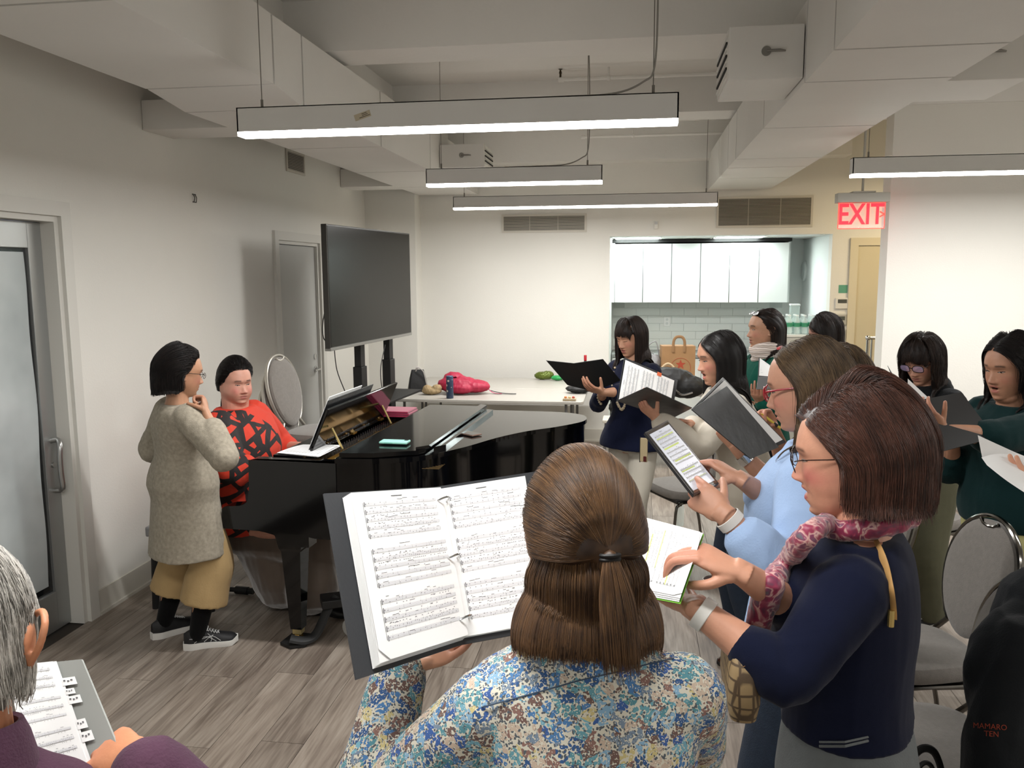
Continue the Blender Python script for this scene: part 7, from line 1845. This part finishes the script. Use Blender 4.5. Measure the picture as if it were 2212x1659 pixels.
# --- B: folder of the fringe woman
def vfold(label, px, edges, d0, cover, pages_far=None, pages_near=None, name='music_folder', seed=1, th=.004, inner=True, fine=False, cam_sides=(1, 1), tab=None):
    """px: [L-top, spine-top, R-top, R-bot, spine-bot, L-bot]"""
    p = solve_depths(px, edges, d0); c = sum(p)/len(p); t = thing_at(name, c, label, 'folder'); qa = flat([p[0], p[1], p[4], p[5]], (1, 2)); qb = flat([p[1], p[2], p[3], p[4]], (0, 3))
    for k, q in enumerate((qa, qb)):
        mb = MB(); s = towards_cam(q); plate(mb, q, -th*s, 0); mb.build('cover', cover, t)
    return t, qa, qb, p
E6 = lambda w_, h_: [(0, 5, h_), (1, 4, h_), (2, 3, h_), (0, 1, w_), (1, 2, w_), (5, 4, w_), (4, 3, w_)]
t, qa, qb, p = vfold('open black folder held by the fringe woman, its outside facing the room', [(1180, 779), (1240, 785), (1303, 776), (1341, 822), (1283, 846), (1226, 832)], E6(.235, .31), [4.6, 4.68, 4.78, 4.92, 4.82, 4.7], folder_m)
for q in (qa, qb):
    s = towards_cam(q); mb = MB(); mb.add([bil(q, u, v, -s*.006).tolist() for u, v in ((.04, .04), (.96, .04), (.96, .96), (.04, .96))], [(0, 1, 2, 3)]); mb.build('page', paper_m, t)
rebase(t)
# --- C: folder of the cream blouse woman: far leaf with music, near leaf from outside
far = [(1349, 772), (1464, 821), (1450, 905), (1333, 866)]; near = [(1397, 837), (1495, 882), (1450, 907), (1333, 866)]
pf = solve_depths([far[0], far[1], far[2], far[3], near[0], near[1]], [(0, 1, .31), (1, 2, .235), (2, 3, .31), (3, 0, .235), (4, 5, .31), (5, 2, .235), (4, 3, .235)], [3.95, 4.15, 3.95, 3.7, 3.45, 3.7])
t = thing_at('music_folder', sum(pf)/6, 'open black folder showing a page of music, held by the cream blouse woman', 'folder')
qf = flat([pf[0], pf[1], pf[2], pf[3]], (2, 3)); qn = flat([pf[4], pf[5], pf[2], pf[3]], (2, 3))
s = towards_cam(qf); mb = MB(); plate(mb, qf, -.003*s, 0); mb.build('cover', black_plas, t); s2 = towards_cam(qn); mb = MB(); plate(mb, qn, -.003*s2, 0); mb.build('cover', black_plas, t)
pg = sub(qf, .015, .06, .93, .99, .004*s); mb = MB(); mb.add([x.tolist() for x in pg], [(0, 1, 2, 3)]); o = mb.build('page', paper_m, t)
music([pg[3], pg[0], pg[1], pg[2]], o, seed=9, systems=3, staves=4, off=.0012*s*1.0*-1*-1, fine=False)
mb = MB(); mb.add([bil(qf, u, v, .0052*s).tolist() for u, v in ((.60, .02), (.68, .02), (.68, .11), (.60, .11))], [(0, 1, 2, 3)]); mb.build('orange_tab', mat('orange_flag', '#d9683c', .7), t)
rebase(t)
# --- D: propped folder with the silver-cuff hand
near = [(1570, 834), (1683, 966), (1622, 991), (1494, 884)]; farD = [(1562, 815), (1698, 955)]
pf = solve_depths([near[0], near[1], near[2], near[3], farD[0], farD[1]], [(0, 1, .31), (1, 2, .235), (2, 3, .31), (3, 0, .235), (4, 5, .31), (4, 3, .235), (5, 2, .235)], [2.62, 2.75, 2.7, 2.55, 2.95, 3.05])
t = thing_at('music_folder', sum(pf)/6, 'half-open black vinyl folder gripped by the hand with the silver cuff', 'folder')
qn = flat([pf[0], pf[1], pf[2], pf[3]], (2, 3)); dd_ = lambda p: float((np.asarray(p)-CAM)@FW)
qf = flat([D(1562, 815, dd_(qn[0])+.10), D(1698, 955, dd_(qn[1])+.10), qn[2]+nrm(qn[2]-CAM)*.022, qn[3]+nrm(qn[3]-CAM)*.022], (2, 3))
s2 = towards_cam(qn); mb = MB(); plate(mb, qn, -.003*s2, 0); mb.build('cover', black_plas, t); s = towards_cam(qf); mb = MB(); plate(mb, qf, -.003*s, 0); mb.build('cover', black_plas, t)
for k in range(3): pg = sub(qf, .03, .05+.012*k, .955, .90, (.003+.002*k)*s); mb = MB(); mb.add([x.tolist() for x in pg], [(0, 1, 2, 3)]); mb.build('page', paper_m, t)
rebase(t)
# --- E: tablet
pe = solve_depths([(1393, 934), (1442, 908), (1553, 1044), (1499, 1070)], [(0, 1, .195), (1, 2, .27), (2, 3, .195), (3, 0, .27)], [2.1, 2.25, 2.15, 1.98])
pe = flat(pe, (0, 3)); t = thing_at('tablet', sum(pe)/4, 'black tablet showing highlighted sheet music on its bright screen', 'tablet')
s = towards_cam(pe); mb = MB(); plate(mb, pe, -.007*s, 0); mb.build('case', mat('black_tablet_case', '#131316', .35), t)
mb = MB(); plate(mb, sub(pe, .03, .02, .97, .98, 0), 0, .0006*s); mb.build('glass', mat('tablet_glass', '#0b0b0c', .06, coat=.6), t)
sq = sub(pe, .07, .06, .93, .95, .0010*s); mb = MB(); mb.add([x.tolist() for x in sq], [(0, 1, 2, 3)]); o = mb.build('screen', mat('lit_tablet_screen', '#a9abb2', .3, emit='#c4c8d2', estr=.42), t)
music([x+nrm(CAM-x)*.0004 for x in sq], o, seed=21, systems=3, staves=4, off=.0004*s, marks=[(.1, .12, .9, .145), (.1, .30, .8, .325), (.15, .52, .92, .545), (.1, .70, .7, .72), (.1, .86, .9, .885)], fine=False)
rebase(t)
# --- F: sheets held by the navy sweater woman
pfx = solve_depths([(1368, 1112), (1520, 1152), (1472, 1290), (1330, 1262)], [(0, 1, .279), (1, 2, .216), (2, 3, .279), (3, 0, .216)], [1.75, 1.62, 1.45, 1.58])
pfx = flat(pfx, (0, 3)); t = thing_at('sheet_music', sum(pfx)/4, 'bundle of white sheet music on a green folder held by the navy sweater woman', 'sheet music')
s = towards_cam(pfx)
gq = sub(pfx, .0, -.01, .97, 1.07, -.006*s); mb = MB(); plate(mb, gq, -.0015*s, 0); mb.build('green_folder', mat('lime_folder', '#6fae35', .6), t)
for k in range(4):
    pg = [bil(pfx, u, v, (-.004+.002*k)*s) for u, v in ((0, 0), (1-.01*(3-k), .0), (1-.012*(3-k), 1+.018*(3-k)), (0, 1+.02*(3-k)))]
    mb = MB()
    if k == 3: a = pg; mb.add([x.tolist() for x in (a[0], a[0]*.03+a[1]*.97, a[1]*.8+a[2]*.2, a[2]*.95+a[1]*.05, a[2]*.9+a[3]*.1, a[3])], [(0, 1, 2, 3, 4, 5)])
    else: mb.add([x.tolist() for x in pg], [(0, 1, 2, 3)])
    o = mb.build('page', paper_m, t)
mpg = sub([pfx[3], pfx[0], pfx[1], pfx[2]], 0.02, .25, .98, .97, .0021*s*1.0); music(mpg, o, seed=31, systems=2, staves=6, off=.0008*s, marks=[(.2, .18, .8, .20), (.3, .40, .9, .42), (.1, .68, .6, .70)])
rebase(t)
# --- G: black folder of the teal sweatshirt woman
pgx = solve_depths([(1955, 870), (2077, 847), (2150, 945), (2035, 975), (1956, 815), (1950, 930)], [(0, 1, .31), (1, 2, .235), (2, 3, .31), (3, 0, .235)], [3.2, 3.35, 3.25, 3.1, 3.35, 3.2])
t = thing_at('music_folder', sum(pgx[:4])/4, 'black folder held up by the bare forearm of the teal sweatshirt woman', 'folder')
q = flat(pgx[:4], (0, 3)); s = towards_cam(q); mb = MB(); plate(mb, q, -.003*s, 0); mb.build('cover', folder_m, t)
up_ = nrm(np.array([-.25, .55, .85])); q2 = [q[0]+up_*.16, q[1]+up_*.10, q[1], q[0]]
mb = MB(); plate(mb, [q[0]+up_*.165+np.array([-.004, .01, 0]), q[0]+np.array([-.004, .01, 0]), q[3]*.6+q[0]*.4+np.array([-.01, .02, 0]), q[3]*.6+q[0]*.4+up_*.10+np.array([-.01, .02, 0])], 0, .003); mb.build('cover', folder_m, t)
pgw = [D(1961, 818, 3.28), D(2004, 858, 3.3), D(1990, 872, 3.27), D(1960, 872, 3.25)]; mb = MB(); mb.add([x.tolist() for x in pgw], [(0, 1, 2, 3)]); o = mb.build('page', paper_m, t)
for k in range(3): pgw = sub(q, .0, -.012-.006*k, 1.0, .2, -.005*s-.002*k*s); mb = MB(); mb.add([x.tolist() for x in pgw], [(0, 1, 2, 3)]); mb.build('page', paper_m, t)
rebase(t)
# --- H: small folder of the green cardigan woman
ph_ = solve_depths([(1640, 772), (1672, 795), (1668, 816), (1638, 816)], [(0, 1, .20), (1, 2, .2), (2, 3, .2), (3, 0, .2)], [4.7, 4.75, 4.6, 4.6], .5)
t = thing_at('music_folder', sum(ph_)/4, 'small folder with white pages held by the green cardigan woman', 'folder'); s = towards_cam(ph_)
mb = MB(); plate(mb, ph_, -.003*s, -.001*s); mb.build('cover', folder_m, t); pg = sub(ph_, .03, .02, .97, .9, .001*s); mb = MB(); mb.add([x.tolist() for x in pg], [(0, 1, 2, 3)]); o = mb.build('page', paper_m, t); music(pg, o, seed=3, systems=2, staves=3, off=.001*s, fine=False, notes=False)
mb = MB(); plate(mb, [ph_[3], ph_[2], ph_[2]-np.array([.02, .1, .05]), ph_[3]-np.array([.02, .1, .05])], 0, .003); mb.build('cover', folder_m, t); rebase(t)
# --- I: sheets at the right edge
pi_ = solve_depths([(2114, 938), (2290, 1000), (2290, 1130), (2128, 988)], [(0, 1, .279), (1, 2, .216)], [2.3, 2.25, 2.1, 2.2], .4)
t = thing_at('sheet_music', sum(pi_)/4, 'curling white sheets of music cut by the right edge of the picture', 'sheet music')
mb = MB(); mb.smooth = True
rows = []
A = [D(2112, 940, 2.32), D(2160, 962, 2.34), D(2215, 986, 2.36), D(2300, 1015, 2.38)]; B = [D(2122, 990, 2.26), D(2150, 982, 2.30), D(2200, 985, 2.32), D(2300, 1010, 2.34)]
mb.loft([[x.tolist() for x in catmull(A, 5)], [x.tolist() for x in catmull(B, 5)]], closed=False, cap=False); o = mb.build('page', paper_m, t)
s = 1; q_ = [A[0], A[2], B[2], B[0]]
mb = MB(); mb.smooth = True
C1 = [D(2120, 988, 2.255), D(2150, 981, 2.27), D(2200, 984, 2.28), D(2300, 1006, 2.29)]; C2 = [D(2132, 1005, 2.22), D(2170, 1035, 2.16), D(2213, 1064, 2.12), D(2300, 1120, 2.05)]
mb.loft([[x.tolist() for x in catmull(C1, 5)], [(x*.5+y*.5).tolist() for x, y in zip(catmull(C1, 5), catmull(C2, 5))], [x.tolist() for x in catmull(C2, 5)]], closed=False, cap=False); mb.build('page', paper_m, t)
rebase(t)
# --- J: elder's page and grey folder with index tabs
pj = solve_depths([(20, 1440), (176, 1424), (258, 1622), (75, 1680)], [(0, 1, .24), (1, 2, .31), (2, 3, .24), (3, 0, .31)], [1.4, 1.38, 1.22, 1.2], .3)
pj = flat(pj, (0, 3)); t = thing_at('grey_folder', sum(pj)/4, 'grey folder with white index tabs held by the grey-haired singer', 'folder'); s = towards_cam(pj)
mb = MB(); plate(mb, pj, -.003*s, 0); mb.build('cover', mat('grey_folder_card', '#8b8d89', .6), t)
pg = sub(pj, -.02, .0, .66, 1.02, .004*s); mb = MB(); mb.add([x.tolist() for x in pg], [(0, 1, 2, 3)]); o = mb.build('page', paper_m, t); music(pg, o, seed=77, systems=3, staves=3, off=.0008*s)
pg = sub(pj, .60, .0, .70, 1.02, .0028*s); mb = MB(); mb.add([x.tolist() for x in pg], [(0, 1, 2, 3)]); mb.build('page', paper_m, t)
for k, (v0, h_, u1) in enumerate(((.20, .085, .86), (.32, .06, .80), (.40, .08, .84), (.64, .09, .80), (.76, .09, .82))):
    tb = sub(pj, .68, v0, u1, v0+h_, .0034*s); mb = MB(); mb.add([x.tolist() for x in tb], [(0, 1, 2, 3)]); o = mb.build('index_tab', paper_m, t)
    mb = MB(); 
    for j in range(3): mb.add([x.tolist() for x in sub(tb, .15+.25*j, .3+.1*(j % 2), .30+.25*j, .45+.1*(j % 2), .0008*s)], [(0, 1, 2, 3)])
    mb.build('handwriting', ink_m, o)
rebase(t)
# --- pens and watches
bf = PEOPLE['folder']; w_ = bf.J['wrR']; a = D(1644, 893, 2.86); b_ = D(1686, 925, 2.86)
t = thing_at('yellow_pencil', (a+b_)/2, 'yellow mechanical pencil in the hand beside the red glasses', 'pencil')
mb = MB(); mb.smooth = True; mb.tube([a, a*.8+b_*.2], [.0015, .004], 8); mb.tube([a*.8+b_*.2, b_], .0045, 8); mb.build('barrel', mat('yellow_plastic', '#c9b13c', .4), t); mb = MB(); mb.tube([a*.35+b_*.65, a*.15+b_*.85], .0052, 8); mb.build('grip', mat('matte_black', ''), t); rebase(t)
def watch(b, k, frac=.9, label='white rubber watch strap'):
    el, wr = b.J['el'+k], b.J['wr'+k]; c_ = wr*frac+el*(1-frac); ax_ = nrm(wr-el); M_ = b.J['M'+k]; u_ = nrm(M_[:3, 0]-ax_*(M_[:3, 0]@ax_)); v_ = np.cross(ax_, u_)
    mb = MB(); mb.smooth = True; mb.loft([[(c_+ax_*y+u_*r_*1.12*math.cos(a)+v_*r_*.92*math.sin(a)).tolist() for a in [2*math.pi*j/24 for j in range(24)]] for y, r_ in ((-.011, .0265), (-.010, .0285), (.010, .0285), (.011, .0265))], cap=False); b.add('watch_strap', mb, whiterub, label)
watch(PEOPLE['navy'], 'L'); watch(PEOPLE['blue'], 'L')
# --- crossbody bag of the navy sweater woman
b = PEOPLE['navy']
c = D(1598, 1440, 1.50); t = empty('crossbody_bag', tuple(c), math.radians(20), label='small tan and brown patterned crossbody bag at the hip of the navy sweater woman', cat='bag')
def _mono(nt, bb_, N, L):
    tc = N('ShaderNodeTexCoord'); v = N('ShaderNodeTexVoronoi'); v.feature = 'DISTANCE_TO_EDGE'; v.inputs['Scale'].default_value = 42; v.inputs['Randomness'].default_value = .1; L(tc.outputs['Object'], v.inputs['Vector'])
    r = ramp(N, L, v.outputs['Distance'], [(.06, '#4a3a28'), (.12, '#8a7452')]); L(r.outputs[0], bb_.inputs['Base Color']); bb_.inputs['Roughness'].default_value = .5
mono = nodes_mat('patterned_canvas', _mono)
mb = MB(); mb.smooth = True; mb.loft([[(x, y, z) for x, y in rrect(.05*k_, .17*j_, .02*k_, 4)] for z, k_, j_ in ((-.075, .5, .7), (-.065, .9, .92), (-.03, 1.1, 1.05), (.02, 1.05, .98), (.055, .8, .8), (.065, .4, .62))]); mb.build('bag_body', mono, t)
mb = MB(); mb.smooth = True; mb.tube([(.0, -.075, .035), (0, -.04, .062), (0, .04, .062), (0, .075, .035)], .006, 6); mb.build('zip', mat('tan_leather', '#8a6238', .5), t)
tanl = mat('strap_leather', '#b28a55', .5)
def bvh_of(objs):
    V_ = []; F_ = []; k_ = 0
    for o_ in objs:
        off_ = np.array(o_.parent.location); v_ = getv(o_.data)+off_; V_ += [tuple(x) for x in v_]; F_ += [tuple(i+k_ for i in pp.vertices) for pp in o_.data.polygons]; k_ += len(v_)
    return BVHTree.FromPolygons(V_, F_)
def onto(bv_, x, y, lift=.004, fallback=1.5):
    d_ = Vector(ray(x, y)).normalized(); h_ = bv_.ray_cast(Vector(CAM), d_)
    return np.array(h_[0])-np.array(d_)*lift if h_[0] else D(x, y, fallback)
bvn = bvh_of([o_ for o_ in b.root.children if o_.name.split('.')[0] in ('sweater',)])
pts = [onto(bvn, x, y, .006, 1.5) for x, y in ((1722, 1182), (1745, 1160), (1768, 1148), (1798, 1138), (1828, 1135), (1858, 1143), (1884, 1163), (1902, 1195), (1914, 1230), (1922, 1270), (1927, 1310), (1928, 1335))]
mb = MB(); mb.smooth = True; mb.tube([x-c for x in catmull(pts, 8)], [(.0095, .0018)]*(11*8+1), 8, flat=tuple(nrm([.2, .9, .4]))); mb.build('strap', tanl, t)
mb = MB(); q = onto(bvn, 1926, 1318, .01, 1.5)-c; mb.tube([q, q+np.array([0, 0, -.03])], .006, 8); mb.build('strap_buckle', mat('bright_brass', ''), t)
t.rotation_euler = (0, 0, 0)
# silk scarf
mb = MB(); mb.smooth = True; J = b.J; ring = [(b.neck+b.r*.078*math.cos(a)+b.f*(.074*math.sin(a)-.01)+np.array([0, 0, .030-.020*math.sin(a)])) for a in [2*math.pi*k/24 for k in range(24)]]
mb.tube([x.tolist() for x in ring], (.022), 10, closed=True)
bvs = bvh_of([o_ for o_ in b.root.children if o_.name.split('.')[0] in ('sweater',)])
limb(mb, [onto(bvs, x, y, .004, 1.5) for x, y in ((1815, 1118), (1765, 1140), (1728, 1175), (1700, 1215), (1672, 1255))], [.019, .020, .021, .024, .027], 12)
limb(mb, [D(1668, 1262, 1.50), D(1648, 1310, 1.54), D(1635, 1365, 1.56)], [.026, .027, .024], 12)
me = rm(mb, .005, 2); v = getv(me); n_ = getn(me); setv(me, v+n_*(.007*folds(v, 55, (1, 1, 1)))[:, None]); sw(me); b.add('silk_scarf', me, scarf_m)
bq = PEOPLE['floral']; bvf = bvh_of([o_ for o_ in bq.root.children if o_.name.split('.')[0] == 'shirt'])
mb2 = MB(); mb2.smooth = True; mb2.tube(catmull([onto(bvf, x, y, .0014, 1.3) for x, y in ((1040, 1528), (1100, 1512), (1180, 1490), (1260, 1468), (1340, 1450), (1410, 1432), (1455, 1422))], 6), .0011, 6)
bq.add('yoke_seam', mb2, mat('seam_blue', '#3a4a5c', .8))
# trouser pocket
mb = MB(); mb.smooth = True; mb.tube([D(1770, 1612, 1.50), D(1825, 1612, 1.47), D(1875, 1600, 1.49)], .0025, 6); mb.tube([D(1770, 1603, 1.50), D(1825, 1603, 1.47), D(1875, 1592, 1.49)], .002, 6); b.add('pocket_welt', mb, mat('grey_wool_trousers', ''))
# phone on the fringe woman's hip
c = D(1391, 972, 4.72); t = empty('phone', tuple(c), math.radians(-20), label='cream phone hanging at the hip of the white trousers', cat='phone')
MB().box((-.022, -.006, -.070), (.022, .006, .070), .006).build('case', mat('cream_case', '#a89878', .4), t); MB().box((-.026, -.004, -.073), (-.020, .008, .073), .002).build('side_edge', black_matte, t); MB().box((.0, -.009, -.066), (.018, -.006, -.035), .003).build('camera_bump', mat('dark_red_glass', '#4a1a1a', .2), t)
# black jacket over the near chair and the strap on its seat
ce = c2_.location; t = empty('black_jacket', (0, 0, 0), label='black jacket with orange embroidered letters draped over the chair at the lower right', cat='jacket')
mb = MB(); mb.smooth = True
limb(mb, [D(2210, 1390, 2.0), D(2190, 1500, 1.98), D(2180, 1620, 1.95), D(2170, 1760, 1.95)], [(.10, .07), (.13, .08), (.15, .09), (.16, .09)], 20)
limb(mb, [D(2215, 1330, 2.05), D(2165, 1390, 2.02), D(2125, 1470, 2.0), D(2120, 1540, 2.0)], [.05, .065, .05, .03], 16)
limb(mb, [D(2260, 1320, 2.1), D(2260, 1500, 2.1), D(2260, 1700, 2.0)], [.12, .17, .18], 20)
limb(mb, [D(2150, 1400, 2.0), D(2112, 1455, 1.98), D(2105, 1490, 1.99)], [.05, .035, .022], 14)
me = rm(mb, .009, 4); v = getv(me); n_ = getn(me); v = v+n_*(.012*folds(v, 13, (1.2, 1.2, .5)))[:, None]; setv(me, v); sw(me); jo = link('jacket_body', me, hood_m, t)
bv = BVHTree.FromPolygons([tuple(x) for x in v], [tuple(pp.vertices) for pp in me.polygons])
orange = mat('orange_thread', '#a8452a', .7)
mb = MB()
for txt, (x0, y0), sz in (('MAMARO', (2139, 1570), .0205), ('TEN', (2142, 1586), .0205)):
    m2 = text_mesh(txt, sz, .0006); vv = getv(m2); 
    for i_ in range(len(vv)):
        tgt = ray(x0+vv[i_, 0]*820-vv[i_, 1]*-90*0, y0-vv[i_, 1]*820-vv[i_, 0]*-60); h = bv.ray_cast(Vector(CAM), Vector(tgt).normalized())
        vv[i_] = (np.array(h[0])+np.array(h[1])*.0012) if h[0] else CAM+tgt*2
    mb.add(vv.tolist(), [tuple(pp.vertices) for pp in m2.polygons])
mb.build('embroidery', orange, t)
c = D(1985, 1640, 2.1); t = empty('bag_strap', tuple(c), label='looped black bag handle on the near chair seat at the bottom edge', cat='strap')
mb = MB(); mb.smooth = True; mb.tube([x-c for x in catmull([D(1945, 1700, 2.1), D(1962, 1650, 2.1), D(1990, 1618, 2.1), D(2018, 1625, 2.1), D(2035, 1670, 2.1), D(2040, 1720, 2.1)], 6)], [(.010, .005)]*31, 8, flat=(1, 0, .2)); mb.build('loop', black_matte, t)
mb = MB(); mb.smooth = True; mb.tube([x-c for x in catmull([D(1965, 1700, 2.05), D(1990, 1652, 2.05), D(2012, 1655, 2.05), D(2022, 1700, 2.05)], 6)], .006, 8); mb.build('loop', black_matte, t)
